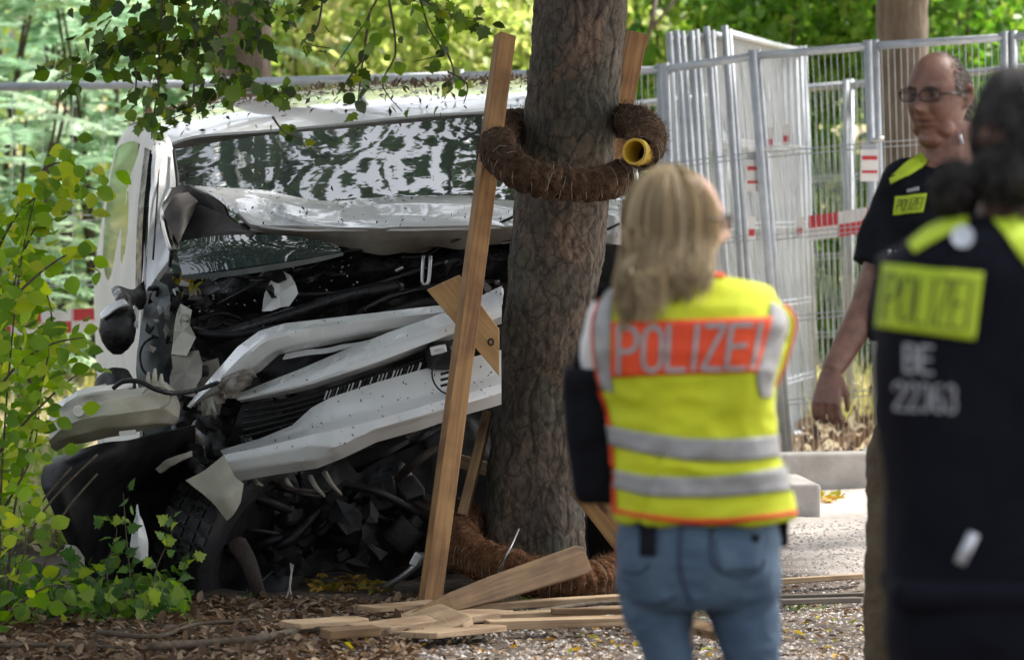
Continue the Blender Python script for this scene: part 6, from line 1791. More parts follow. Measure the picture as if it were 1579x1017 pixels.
# ---- heads
def head_grid(C, f, scale=1.0, tilt=0.0, male=True, NU=96, NV=72):
    """closed head surface; returns vertices, faces and a local->world function"""
    f = Vector(f).normalized(); up = Vector((0, 0, 1)); up = (up - f * up.dot(f)).normalized(); rgt = f.cross(up).normalized()
    def g(x, c, s): return math.exp(-((x - c) / s) ** 2)
    def loc(ph, th):
        sx, sy, sz = math.sin(ph) * math.sin(th), math.sin(ph) * math.cos(th), math.cos(ph)
        x, y, z = .077 * sx, .098 * sy, .118 * sz
        if z < 0:
            k = (-z / .118)
            x *= 1 - (.17 if male else .30) * k ** 1.6
            if y < 0: y *= 1 - .35 * k
            else: y *= 1 - .04 * k
        else:
            k = z / .118; x *= 1 + .03 * k
        if y > 0: y *= (.96 + .04 * abs(sz)) ; 
        if y > .02:
            w = min(1, (y - .02) / .04)
            fx = x
            d = 0
            d += .031 * g(fx, 0, .0095) * (g(z, -.022, .015)) + .017 * g(fx, 0, .0075) * g(z, .006, .022)     # nose
            d += .011 * g(abs(fx), .0135, .006) * g(z, -.029, .008)                                             # nostril wings
            d += -.017 * g(abs(fx), .030, .015) * g(z, .012, .014)                                             # eye sockets
            d += .010 * g(abs(fx), .027, .022) * g(z, .034, .008)                                              # brow
            d += .004 * g(abs(fx), .042, .018) * g(z, -.018, .020)                                             # cheek
            d += .009 * g(fx, 0, .020) * g(z, -.053, .0055) + .010 * g(fx, 0, .017) * g(z, -.067, .006)         # lips
            d += -.012 * g(fx, 0, .026) * g(z, -.060, .003)
            d += -.004 * g(fx, 0, .02) * g(z, -.078, .006)
            d += .011 * g(fx, 0, .024) * g(z, -.096, .014)                                                     # chin
            if male: d += -.006 * g(abs(fx) + (z + .045) * .35, .029, .0045) * g(z, -.045, .020) - .004 * g(abs(fx), .028, .012) * g(z, -.004, .004)                                   # folds beside the mouth
            y += d * w
        return Vector((x, y, z)) * scale
    def W(p): return Vector(C) + rgt * p[0] + f * p[1] + up * p[2]
    vs = [W(loc(0, 0))]
    for i in range(1, NV):
        for k in range(NU): vs.append(W(loc(math.pi * i / NV, 2 * math.pi * k / NU)))
    vs.append(W(loc(math.pi, 0)))
    fs = [(0, 1 + k, 1 + (k + 1) % NU) for k in range(NU)]
    for i in range(NV - 2):
        for k in range(NU):
            k2 = (k + 1) % NU; fs.append((1 + i * NU + k, 1 + (i + 1) * NU + k, 1 + (i + 1) * NU + k2, 1 + i * NU + k2))
    Lx = len(vs) - 1; b_ = 1 + (NV - 2) * NU
    fs += [(Lx, b_ + (k + 1) % NU, b_ + k) for k in range(NU)]
    return vs, fs, W, loc

def add_head(mb, C, f, scale=1.0, male=True, ears=True):
    vs, fs, W, loc = head_grid(C, f, scale, male=male)
    mb.add(vs, fs)
    for s in ((-1, 1) if ears else ()):   # ears
        pts = [W(Vector((s * .074, -.004, .020)) * scale), W(Vector((s * .084, -.012, .030)) * scale), W(Vector((s * .090, -.022, .020)) * scale), W(Vector((s * .088, -.022, .0)) * scale), W(Vector((s * .080, -.010, -.020)) * scale), W(Vector((s * .074, -.002, -.026)) * scale)]
        mb.tube(pts, [.007 * scale, .008 * scale, .008 * scale, .008 * scale, .007 * scale], 8, smoothpts=4)
        mb.ball(W(Vector((s * .077, -.010, .0)) * scale), .013 * scale, 8, 6)
    return W, loc

def glasses(W, sc_, parent, root_name='glasses', lens=None, big=1.0):
    rim = None
    fr = bpy.data.objects.new('glasses', MB().tube([W(Vector((s, .098 + .012, .012)) * sc_) for s in (-.010, 0, .010)], .0016 * sc_, 6).mesh('glasses', wloc(parent)))
    fr.data.materials.append(M['frame']); COL.objects.link(fr); fr.parent = parent
    fr['label'] = 'rectangular dark framed spectacles'
    for s in (-1, 1):
        pts = []
        for k in range(25):
            a = 2 * math.pi * k / 24
            ca, sa = math.cos(a), math.sin(a)
            x = math.copysign(abs(ca) ** .6, ca) * .026 * big; z = math.copysign(abs(sa) ** .6, sa) * .0155 * big
            pts.append(W(Vector((s * .034 + x, .104 - abs(x + s * .034) * .25 + .006, .010 + z)) * sc_))
        MB().tube(pts, .0021 * sc_, 6).build('rim', M['frame'], fr, smooth=True)
        MB().add(pts[:-1], [tuple(range(24))]).build('lens', lens or M['lens'], fr)
        MB().tube([W(Vector((s * .060, .098, .014)) * sc_), W(Vector((s * .080, .05, .014)) * sc_), W(Vector((s * .083, -.01, .014)) * sc_)], .0022 * sc_, 6).build('temple', M['frame'], fr, smooth=True)

def fingers(mb, wrist, tip, side, nrm, r=.0092, curl=.5, L_=.19, thumb_side=1):
    """palm with five fingers: wrist point, direction to the tip, across vector, back-of-hand normal"""
    w = Vector(wrist); d = (Vector(tip) - w).normalized(); s = Vector(side); s = (s - d * s.dot(d)).normalized(); n = Vector(nrm); n = (n - d * n.dot(d) - s * n.dot(s)).normalized()
    Lp = L_ * .5
    mb.loft([(w, s * .026, n * .018, 2.5), (w + d * Lp * .35, s * .036, n * .017, 3), (w + d * Lp * .8, s * .042, n * .014, 3), (w + d * Lp, s * .040, n * .011, 3)], 16)
    for k, (o, ln) in enumerate(((-.035, .78), (-.012, .95), (.012, 1.0), (.035, .90))):
        Lf = L_ * .46 * ln
        b0 = w + d * Lp * .82 + s * o * .9
        b1 = b0 + d * (Lp * .18) + s * o * .12
        a1 = b1 + (d * math.cos(curl * .6) - n * math.sin(curl * .6)) * Lf * .45
        a2 = a1 + (d * math.cos(curl * 1.6) - n * math.sin(curl * 1.6)) * Lf * .32
        a3 = a2 + (d * math.cos(curl * 2.3) - n * math.sin(curl * 2.3)) * Lf * .23
        mb.tube([b0, b1, a1, a2, a3], [r * 1.08, r * 1.05, r, r * .92, r * .75], 8, smoothpts=3)
    t0 = w + d * Lp * .25 + s * (.028 * thumb_side)
    t1 = t0 + (d * .85 + s * (.5 * thumb_side) - n * .3).normalized() * L_ * .20
    t2 = t1 + (d * .95 + s * (.15 * thumb_side) - n * .45).normalized() * L_ * .17
    t3 = t2 + (d * .9 - s * (.05 * thumb_side) - n * .55).normalized() * L_ * .11
    mb.tube([t0, t1, t2, t3], [r * 1.5, r * 1.2, r * 1.05, r * .8], 8, smoothpts=3)

def strands(name, paths, width, mat, parent, rnd=None, seed=0):
    """hair locks as ribbons; paths = list of lists of Vectors"""
    r = np.random.default_rng(seed); V = []; F = []; A = []
    org = wloc(parent)
    for p in paths:
        b0 = len(V); m = len(p); c_ = r.random()
        if rnd is not None: c_ = float(np.clip(rnd(p, r), 0, 1))
        t_ = Vector(r.normal(size=3)).normalized()
        for i, q in enumerate(p):
            tg = (p[min(i + 1, m - 1)] - p[max(i - 1, 0)]).normalized(); s = tg.cross(t_)
            if s.length < .05: s = tg.orthogonal()
            s.normalize(); wd = width * (1 - .6 * (i / (m - 1)) ** 3)
            V += [tuple(q - org + s * wd), tuple(q - org - s * wd)]; A += [c_, c_]
        F += [(b0 + 2 * i, b0 + 2 * i + 1, b0 + 2 * i + 3, b0 + 2 * i + 2) for i in range(m - 1)]
    me = bpy.data.meshes.new(name); me.from_pydata(V, [], F)
    at = me.attributes.new('rnd', 'FLOAT', 'POINT'); at.data.foreach_set('value', np.array(A, np.float32))
    me.polygons.foreach_set('use_smooth', [True] * len(me.polygons))
    me.materials.append(mat); o = bpy.data.objects.new(name, me); COL.objects.link(o); o.parent = parent
    return o

def shoe(mb, ankle, d, L_=.27):
    a = Vector(ankle); d = Vector(d).normalized(); s = Vector((d.y, -d.x, 0)); z = Vector((0, 0, 1))
    a.z = 0
    mb.loft([(a - d * .07 + z * .04, s * .03, z * .035, 3), (a - d * .04 + z * .05, s * .038, z * .048, 3), (a + d * .05 + z * .05, s * .042, z * .048, 3), (a + d * .13 + z * .035, s * .048, z * .034, 3), (a + d * .19 + z * .025, s * .03, z * .022, 3)], 16)

# ---------------------------------------------------------------- woman in the yellow vest, seen from behind
WD = 12.18
wr = P(1078, 900, WD); wr.z = 0
woman = thing('person', wr, 'blonde woman seen from behind in yellow POLIZEI vest and blue jeans', 'person')
wb = MB()
wb.loft(secs([(425, 1030, 1095, .05, .03), (450, 950, 1190, .08, .02), (500, 940, 1190, .10, 0), (600, 955, 1175, .10, 0), (700, 965, 1180, .10, 0), (800, 960, 1195, .11, 0), (900, 965, 1190, .115, 0), (925, 985, 1170, .10, 0)], WD), 24)
wb.tube([P(1050, 440, WD + .02), P(1052, 395, WD + .03), P(1052, 370, WD + .04)], .052, 14)
WF = Vector((.93, .37, -.05))
W_w, loc_w = add_head(wb, P(1048, 345, WD + .03), WF, 1.0, male=False, ears=False)
for (hx, kx, ax_x) in ((1026, 1036, 1042), (1142, 1160, 1168)):
    h_, k_, a_ = P(hx, 900, WD), P(kx, 1150, WD - .03), P(ax_x, 1415, WD + .04)
    wb.tube([h_, k_, a_, a_ + Vector((0, 0, -.06))], [.066, .044, .034, .036], 14, smoothpts=4)
    wb.tube([a_ + Vector((0, 0, -.04)), a_ + Vector((0, .12, -.07))], [.035, .03], 8)
# arms bent forward, forearms in front of the body
for s, sx in ((-1, 948), (1, 1152)):
    sh_, el, wr_ = P(sx, 470, WD + .03), P(sx + 4 * s, 620, WD + .10), P(1070 + s * 50, 640, WD + .30)
    wb.tube([sh_, el, wr_], [.044, .038, .026], 12, smoothpts=5)
    fingers(wb, wr_, wr_ + Vector((-.4 * s, .6, .0)), (0, .3, 1), (0, -1, 0), curl=.6, L_=.17)
body, _ = remeshed(wb, 'body', M['skin_w'], woman, .006, 4)
# jeans
jb = MB()
jb.loft(secs([(785, 957, 1196, .115, 0), (830, 950, 1203, .125, -.01), (880, 950, 1204, .13, -.01), (915, 954, 1203, .125, -.005), (935, 966, 1195, .11, 0)], WD, 2.5), 30)
jb.ball(P(1012, 868, WD - .06), (.082, .075, .088)); jb.ball(P(1142, 868, WD - .06), (.082, .075, .088))
jb.loft(secs([(890, 952, 1068, .095, 0), (935, 958, 1068, .092, 0), (1017, 992, 1072, .076, -.01), (1150, 1000, 1068, .062, -.03), (1250, 1006, 1072, .06, 0), (1440, 1016, 1068, .045, .04)], WD, 2.2), 24)
jb.loft(secs([(890, 1088, 1203, .095, 0), (935, 1086, 1202, .092, 0), (1017, 1112, 1203, .080, -.01), (1150, 1124, 1200, .064, -.03), (1250, 1132, 1200, .06, 0), (1440, 1142, 1196, .045, .04)], WD, 2.2), 24)
jeans, jbvh = remeshed(jb, 'jeans', M['denim'], woman, .007, 8, .009, 9, (1, 1, 1.9), 3)
def seam(bvh, marks, cx, r, mat, parent, name='seam', off=.002):
    pts = catmull([Vector((a, b_, 0)) for a, b_ in marks], 6)
    return MB().tube([hit(bvh, p.x, p.y, cx, off) for p in pts], r, 5).build(name, mat, parent, smooth=True)
seam(jbvh, [(1098, 808), (1096, 850), (1108, 878), (1140, 888), (1168, 880), (1180, 862)], 1140, .0035, M['denim_d'], jeans, 'pocket_seam')
seam(jbvh, [(960, 878), (985, 882), (1002, 870)], 1010, .003, M['denim_d'], jeans, 'pocket_seam')
seam(jbvh, [(1052, 808), (1048, 850), (1052, 890), (1066, 928)], 1070, .004, M['denim_d'], jeans, 'centre_seam')
seam(jbvh, [(975, 925), (1010, 930), (1045, 918)], 1020, .003, M['denim_d'], jeans, 'crease')
patch(jbvh, 'rivet', [(1158, 824), (1170, 824), (1170, 836), (1158, 836)], M['black_cloth'], jeans, 1140, .003, 4, 4)
patch(jbvh, 'back_pocket', [(1100, 830), (1176, 826), (1170, 878), (1112, 882)], M['denim'], jeans, 1140, .0015, 12, 8)
seam(jbvh, [(990, 800), (989, 856)], 1010, .004, M['black_cloth'], jeans, 'strap')
patch(jbvh, 'hanging_strap', [(989, 790), (1013, 790), (1013, 857), (990, 857)], M['black_cloth'], woman, 1010, .008, 5, 8, .004)
# vest
vb = MB()
vb.loft(secs([(424, 1010, 1112, .06, .02), (432, 972, 1152, .085, .015), (446, 935, 1190, .10, .01), (470, 919, 1206, .115, 0), (500, 914, 1216, .13, 0), (540, 914, 1208, .135, 0), (590, 921, 1194, .135, 0), (640, 934, 1192, .13, 0), (690, 942, 1203, .13, 0), (740, 946, 1215, .135, 0), (785, 948, 1226, .14, 0), (800, 950, 1227, .14, 0)], WD, 2.7), 44)
def vfold(c):
    d = 0
    s = 720
    x = c[0] * s + 789.5; z = 100 + (1.9 - c[2]) * s
    d += .010 * math.exp(-((z - 716 - .10 * (x - 1075)) / 11) ** 2) * math.sin((x - 930) / 95) 
    d -= .009 * math.exp(-(((x - 1003) + (z - 740) * .3) / 8) ** 2) * (1 if z > 690 else 0)
    d += .008 * math.exp(-((x - 1120 + (z - 640) * .5) / 22) ** 2) * (1 if 560 < z < 700 else 0)
    return d
vest, vbvh = remeshed(vb, 'vest', M['hivis'], woman, .007, 4, .014, 6.5, (1, 1, 1.5), 11, dfn=vfold, label='yellow vest with grey bands and orange POLIZEI field')
CX = 1070
patch(vbvh, 'back_panel', [(944, 497), (1190, 489), (1166, 573), (944, 581)], M['hivis_o'], vest, CX, .003, 40, 14)
lettering(vbvh, 'POLIZEI', [(955, 506), (1176, 500), (1164, 566), (956, 573)], M['reflect'], vest, CX, 'letter', .0065, stroke=.26, gap=.36)
band(vbvh, 'shoulder_band', [(944, 436), (922, 460), (917, 500), (917, 545), (926, 596)], [(966, 432), (948, 455), (942, 500), (941, 550), (946, 606)], M['reflect'], vest, CX, .004)
band(vbvh, 'shoulder_band', [(1188, 466), (1184, 500), (1174, 540), (1166, 580), (1172, 612)], [(1204, 474), (1214, 500), (1204, 540), (1192, 586), (1188, 612)], M['reflect'], vest, CX, .004)
band(vbvh, 'reflective_band', [(938, 655), (1000, 667), (1075, 676), (1150, 675), (1205, 668)], [(942, 684), (1000, 700), (1075, 711), (1150, 710), (1208, 703)], M['reflect'], vest, CX, .004)
band(vbvh, 'reflective_band', [(943, 722), (1000, 733), (1075, 734), (1150, 729), (1215, 718)], [(946, 750), (1000, 764), (1075, 766), (1150, 763), (1220, 756)], M['reflect'], vest, CX, .004)
band(vbvh, 'hem_trim', [(948, 783), (1000, 792), (1080, 799), (1160, 795), (1224, 786)], [(950, 790), (1000, 799), (1080, 806), (1160, 802), (1226, 793)], M['hivis_o'], vest, CX, .005, nv=3)
band(vbvh, 'side_trim', [(914, 462), (909, 500), (911, 545), (922, 600), (938, 650), (944, 720), (947, 785)], [(922, 462), (916, 500), (918, 545), (929, 600), (943, 650), (949, 720), (952, 785)], M['hivis_o'], vest, CX, .005, nv=3)
# stand-off right armhole wing of the vest (bands run to its edge)
wing = MB().grid([[P(x, y, WD + dd) for x, y, dd in ((1196, 462, -.02), (1212, 478, .0), (1224, 496, .03))],
                  [P(x, y, WD + dd) for x, y, dd in ((1190, 520, -.06), (1206, 525, -.03), (1219, 530, .03))],
                  [P(x, y, WD + dd) for x, y, dd in ((1176, 570, -.09), (1192, 572, -.04), (1205, 572, .03))],
                  [P(x, y, WD + dd) for x, y, dd in ((1168, 606, -.10), (1180, 606, -.06), (1190, 606, .02))]], .006)
wing.build('armhole_edge', M['reflect'], vest, smooth=True)
MB().tube([P(1210, 470, WD - .0), P(1226, 496, WD + .02), P(1216, 545, WD + .02), P(1203, 580, WD + .02), P(1190, 606, WD + .02)], .004, 6, smoothpts=5).build('armhole_trim', M['hivis_o'], vest, smooth=True)
MB().tube([P(1205, 474, WD - .012), P(1219, 497, WD + .0), P(1209, 545, WD + .0), P(1197, 578, WD - .0), P(1186, 606, WD - .0)], .006, 6, smoothpts=5).build('armhole_piping', M['hivis'], vest, smooth=True)
band(vbvh, 'collar_trim', [(1060, 424), (1090, 423), (1118, 427)], [(1060, 429), (1090, 428), (1118, 432)], M['hivis_o'], vest, CX, .006, nv=3, n=12)
# white sleeve on the left
sl = MB(); sl.tube([P(950, 475, WD + .03), P(930, 530, WD + .04), P(926, 590, WD + .06)], [.055, .050, .045], 16, smoothpts=5)
sl.tube([P(926, 590, WD + .06), P(950, 640, WD + .2), P(980, 650, WD + .25)], [.045, .036], 14, smoothpts=4)
remeshed(sl, 'sleeve', M['white'], woman, .007, 3, .006, 16)
sl = MB(); sl.tube([P(1168, 480, WD + .06), P(1166, 560, WD + .09), P(1162, 625, WD + .12)], [.055, .048, .044], 16, smoothpts=5)
sl.tube([P(1162, 625, WD + .12), P(1130, 635, WD + .26)], [.044, .034], 14)
remeshed(sl, 'sleeve', M['white'], woman, .007, 3, .006, 16)
MB().box(P(1203, 812, WD + .02), (.035, .06, .085)).build('belt_pouch', M['black_cloth'], woman, bevel=.01)
sb = MB(); shoe(sb, P(1042, 1440, WD + .04), (-.1, 1, 0)); remeshed(sb, 'shoe', M['shoe'], woman, .006, 3)
sb = MB(); shoe(sb, P(1168, 1440, WD + .04), (.15, 1, 0)); remeshed(sb, 'shoe', M['shoe'], woman, .006, 3)
# hair
HC = P(1036, 345, WD + .03)
r7 = np.random.default_rng(71)
hb_ = MB(); hb_.loft([(HC + Vector((0, 0, .115)), (.03, 0, 0), (0, .03, 0), 2), (HC + Vector((0, 0, .10)), (.066, 0, 0), (0, .065, 0), 2), (HC + Vector((0, -.005, .05)), (.088, 0, 0), (0, .088, 0), 2), (HC + Vector((-.01, -.015, -.02)), (.090, 0, 0), (0, .088, 0), 2),
                      (HC + Vector((-.012, -.02, -.08)), (.080, 0, 0), (0, .066, 0), 2), (HC + Vector((-.02, -.03, -.125)), (.064, 0, 0), (0, .045, 0), 2)], 28)
hair0, hbvh = remeshed(hb_, 'hair', M['blonde_b'], woman, .008, 4, .006, 20, (1, 1, .25))
paths = []
for k in range(4200):
    ph = r7.uniform(0, 2 * math.pi)
    # skip the face side (to the right and slightly away)
    fdir = math.atan2(WF.y, WF.x)
    dphi = abs((ph - fdir + math.pi) % (2 * math.pi) - math.pi)
    if dphi < .58: continue
    rx = .099 + r7.normal() * .004; ry = .097 + r7.normal() * .004; rz = .122 + r7.normal() * .003
    back = max(0, -math.sin(ph)); left = max(0, -math.cos(ph))
    L_tot = .105 + .07 * left * r7.random() + .022 * r7.normal() + (.01 if dphi > 1.4 else -.01)
    p = []
    th_end = math.radians(98)
    for i in range(9):
        th = .12 + (th_end - .12) * i / 8
        p.append(HC + Vector((-.004 + rx * math.cos(ph) * math.sin(th), ry * math.sin(ph) * math.sin(th) * 1.0, rz * math.cos(th))))
    base = p[-1].copy(); pull = r7.uniform(.0, .12)
    sway = r7.normal() * .008
    for i in range(1, 9):
        t = i / 8
        q = base + Vector((-.015 * t + sway * t - (math.cos(ph) * rx * pull) * t, -(math.sin(ph) + .2) * .035 * t * 1.0 if math.sin(ph) > 0 else -.018 * t, -L_tot * t))
        tgt_ = P(1000, 430, WD).y - .112 - (1.475 - q.z) * .10 + r7.normal() * .004; w_ = min(1, max(0, (1.54 - q.z) / .11)); w_ = w_ * w_ * (3 - 2 * w_)
        if tgt_ < q.y: q.y += (tgt_ - q.y) * w_
        p.append(q)
    paths.append(p)
# one long lock over the left back
for k in range(330):
    x0 = r7.uniform(958, 1035); p = []
    endx = 1000 + r7.normal() * 13; L_e = r7.uniform(430, 500)
    for i in range(10):
        t = i / 9
        y = 350 + (L_e - 350) * t; x = x0 + (endx - x0) * t ** 1.6
        yy = HC.y - .085 - .02 * t
        q = P(x, y, yy)
        if y > 415: q.y = HC.y - .03 - .135 - (y - 415) * .00018
        p.append(Vector((q.x, q.y + r7.normal() * .003, q.z)))
    paths.append(p)
strands('hair_strands', paths, .0016, M['blonde'], hair0, rnd=lambda p, r: .5 + .9 * mn.noise(Vector((p[8].x * 26, p[8].y * 26, 0))) + r.normal() * .16 , seed=5)
glasses(W_w, 1.0, woman, lens=M['lens_w'], big=1.05)

# black bag beside her
bagp = P(905, 770, WD - .02)
bag = thing('shoulder_bag', bagp, 'black bag hanging at the left side of the woman in the yellow vest', 'bag')
bb = MB(); bb.loft([(P(906, 566, WD + .03), (.050, 0, 0), (0, .035, 0), 4), (P(907, 580, WD + .03), (.054, 0, 0), (0, .05, 0), 5), (P(910, 680, WD + .03), (.052, 0, 0), (0, .055, 0), 5), (P(918, 765, WD + .03), (.045, 0, 0), (0, .05, 0), 5), (P(920, 775, WD + .03), (.036, 0, 0), (0, .04, 0), 4)], 24)
remeshed(bb, 'bag_body', M['black_cloth'], bag, .007, 3, .006, 9)
MB().tube([P(885, 575, WD + .02), P(900, 520, WD + .06), P(930, 440, WD + .02)], .010, 8, smoothpts=4).build('strap', M['black_cloth'], bag, smooth=True)

# ---------------------------------------------------------------- officer with glasses
MD = 16.24
mr_ = P(1430, 900, MD); mr_.z = 0
man = thing('person', mr_, 'balding officer with glasses in black shirt with lime shoulder flaps, arm hanging', 'person')
mbd = MB()
mbd.loft(secs([(240, 1425, 1485, .06, .02), (258, 1400, 1525, .09, .02), (300, 1390, 1535, .115, 0), (400, 1380, 1535, .12, 0), (520, 1375, 1530, .13, 0), (640, 1365, 1520, .13, 0), (700, 1360, 1520, .13, 0)], MD), 26)
mbd.tube([P(1458, 262, MD + .04), P(1455, 235, MD + .03), P(1450, 200, MD + .02)], [.078, .070, .064], 16, smoothpts=3)
MF = Vector((-.55, -.83, -.05))
MC = P(1446, 150, MD)
W_m, loc_m = add_head(mbd, MC, MF, 1.09, male=True)
mbd.tube([P(1462, 285, MD + .03), P(1462, 240, MD + .02), P(1458, 190, MD + .02)], [.09, .080, .072], 18, smoothpts=3)
# jowls and double chin
for s in (-1, 1): mbd.ball(W_m(Vector((s * .034, .028, -.078)) * 1.09), (.030, .034, .030))
mbd.ball(W_m(Vector((0, .034, -.108)) * 1.09), (.042, .042, .024))
sh_, el, wr_ = P(1398, 282, MD - .02), P(1346, 448, MD - .06), P(1281, 574, MD - .20)
mbd.tube([sh_, el, P(1312, 520, MD - .13), wr_], [.062, .050, .042, .030], 14, smoothpts=6)
fingers(mbd, P(1281, 570, MD - .2), P(1268, 668, MD - .26), (1, -.35, .2), (-.6, -.6, .2), r=.0090, curl=.95, L_=.205, thumb_side=1)
mbd.tube([P(1535, 285, MD + .1), P(1570, 440, MD + .1), P(1540, 540, MD - .1)], [.058, .045, .03], 12, smoothpts=5)
fingers(mbd, P(1540, 540, MD - .1), P(1500, 600, MD - .2), (0, .3, 1), (0, -1, 0), r=.01, curl=.6, L_=.19)
for hx, kx, ax_x in ((1392, 1382, 1378), (1478, 1485, 1490)):
    mbd.tube([P(hx, 690, MD), P(kx, 880, MD - .02), P(ax_x, 1085, MD + .03), P(ax_x, 1105, MD + .03)], [.085, .058, .042, .042], 14, smoothpts=4)
    mbd.tube([P(ax_x, 1100, MD + .03), P(ax_x - 20, 1112, MD - .12)], [.04, .03], 8)
remeshed(mbd, 'body', M['skin_m'], man, .0044, 2)
glasses(W_m, 1.09, man)
fe = None
for s in (-1, 1):
    e = MB().ball(W_m(Vector((s * .031, .070, .011)) * 1.09), .0135, 14, 10).build('eye', M['eye'], man, smooth=True)
    MB().ball(W_m(Vector((s * .031, .0795, .011)) * 1.09), .0062, 10, 8).build('iris', M['iris'], e, smooth=True)
    MB().ball(W_m(Vector((s * .031, .0695, .0185)) * 1.09), (.0165, .0165, .0125), 14, 10).build('eyelid', M['skin_m'], man, smooth=True)
    MB().ball(W_m(Vector((s * .031, .0690, .0030)) * 1.09), (.0165, .0165, .0100), 14, 10).build('eyelid', M['skin_m'], man, smooth=True)
    MB().tube([W_m(Vector((s * .014, .094, .029)) * 1.09), W_m(Vector((s * .030, .0905, .033)) * 1.09), W_m(Vector((s * .048, .078, .029)) * 1.09)], [.002, .0032, .002], 6, smoothpts=3).build('eyebrow', M['browhair'], man, smooth=True)
MB().tube([W_m(Vector((x_, .0955 - abs(x_) * .5, -.060)) * 1.09) for x_ in (-.024, -.012, 0, .012, .024)], [.0015, .0025, .0015], 6, smoothpts=3).build('mouth', M['lip'], man, smooth=True)
# receding short hair
paths = []; r8 = np.random.default_rng(8)
for k in range(9000):
    ph = math.acos(1 - 2 * r8.random()); th = r8.uniform(0, 2 * math.pi)
    p = loc_m(ph, th)
    ang = abs((th + math.pi) % (2 * math.pi) - math.pi)      # 0 = face, pi = back
    z = p.z / 1.09
    lowz = .012 if ang < 1.75 else (-.02 if ang < 2.2 else -.065)
    if z < lowz: continue
    if ang < 1.2 and z < .10: continue                     # face and forehead
    if z > .088 and ang < 1.7 and r8.random() > .22: continue   # thin on top
    if z > .055 and ang < 1.5 and r8.random() > .35: continue   # receding temples
    n_v = Vector((p.x, p.y, p.z)).normalized()
    q0 = W_m(p); q1 = W_m(p + n_v * .007 + Vector((0, -.008, -.006))); q2 = W_m(p + n_v * .009 + Vector((0, -.016, -.016)))
    paths.append([q0, q1, q2])
strands('hair', paths, .0013, M['greyhair'], man, seed=3)
# shirt
sb_ = MB()
sb_.loft(secs([(246, 1428, 1490, .07, .03), (262, 1398, 1532, .10, .02), (285, 1386, 1545, .125, 0), (330, 1376, 1552, .14, -.01), (400, 1368, 1556, .15, -.01), (480, 1362, 1556, .16, -.01), (560, 1358, 1552, .16, -.01), (640, 1352, 1548, .155, 0), (668, 1350, 1548, .15, 0)], MD, 2.6), 34)
sb_.tube([P(1402, 285, MD - .02), P(1372, 350, MD - .03), P(1350, 412, MD - .05)], [.080, .078, .070], 18, smoothpts=5)
sb_.tube([P(1540, 290, MD + .1), P(1562, 360, MD + .1), P(1572, 420, MD + .1)], [.075, .07, .064], 18, smoothpts=5)
sb_.ball(P(1402, 278, MD - .0), (.075, .08, .065))
sb_.tube([P(1395, 282, MD), P(1420, 264, MD + .02), P(1446, 252, MD + .04)], [.055, .05, .045], 14)
sb_.tube([P(1540, 284, MD + .05), P(1515, 266, MD + .04), P(1480, 252, MD + .04)], [.055, .05, .045], 14)
shirt, sbvh = remeshed(sb_, 'shirt', M['black_cloth'], man, .007, 4, .010, 8, seed=2)
tb_ = MB()
tb_.loft(secs([(655, 1350, 1545, .155, 0), (700, 1340, 1545, .155, 0), (740, 1338, 1540, .14, 0)], MD, 2.4), 28)
tb_.loft(secs([(690, 1338, 1446, .12, 0), (760, 1336, 1442, .112, 0), (860, 1336, 1430, .10, -.02), (920, 1332, 1424, .095, -.02), (1000, 1333, 1420, .09, 0), (1110, 1336, 1414, .075, .03)], MD, 2.2), 22)
tb_.loft(secs([(690, 1436, 1545, .12, 0), (760, 1438, 1540, .112, 0), (860, 1446, 1536, .10, -.02), (1000, 1450, 1534, .09, 0), (1110, 1456, 1528, .075, .03)], MD, 2.2), 22)
remeshed(tb_, 'trousers', M['khaki'], man, .008, 5, .016, 8, (1, 1, 1.3), 5)
for ax_x in (1376, 1490):
    q = MB(); shoe(q, P(ax_x, 1100, MD + .03), (-.3, -1, 0)); remeshed(q, 'boot', M['shoe'], man, .008, 3)
band(sbvh, 'shoulder_flap', [(1376, 272), (1400, 250), (1430, 233)], [(1384, 270), (1404, 260), (1432, 243)], M['lime'], shirt, 1440, .004, n=20)
band(sbvh, 'shoulder_flap', [(1374, 276), (1400, 262), (1418, 252)], [(1375, 285), (1402, 271), (1420, 260)], M['lime'], shirt, 1440, .006, n=20)
band(sbvh, 'shoulder_flap', [(1428, 238), (1424, 247), (1416, 256)], [(1434, 241), (1430, 251), (1420, 262)], M['lime'], shirt, 1440, .006, n=14)
band(sbvh, 'shoulder_flap', [(1500, 252), (1490, 258), (1504, 264)], [(1508, 256), (1498, 261), (1512, 268)], M['lime'], shirt, 1440, .006, n=14)
patch(sbvh, 'chest_patch', [(1381, 303), (1430, 299), (1424, 328), (1377, 332)], M['lime'], shirt, 1440, .005, 12, 8)
lettering(sbvh, 'POLIZEI', [(1386, 308), (1426, 305), (1421, 323), (1382, 326)], M['ink'], shirt, 1440, 'letter', .0085, stroke=.22, gap=.4)
patch(sbvh, 'name_strip', [(1398, 292), (1418, 289), (1418, 295), (1398, 297)], M['greyprint'], shirt, 1440, .005, 6, 3)
for k, x_ in enumerate((1371, 1382, 1396)):
    MB().tube([P(x_, 384, MD - .20), P(x_ - 2, 412, MD - .20)], .006, 6).build('pen', M['steel'], man, smooth=True)
MB().tube([P(1480, 208, MD - .06), P(1484, 222, MD - .06)], .005, 6).build('earpiece', M['badge'], man, smooth=True)
hol = MB(); hol.loft([(P(1360, 430, MD - .12), (.022, 0, 0), (0, .03, 0), 4), (P(1356, 470, MD - .12), (.03, 0, 0), (0, .035, 0), 4), (P(1352, 515, MD - .12), (.03, 0, 0), (0, .03, 0), 4), (P(1352, 525, MD - .12), (.02, 0, 0), (0, .02, 0), 4)], 16)
hol.build('radio_pouch', M['blackp'], man, smooth=True, angle=40)

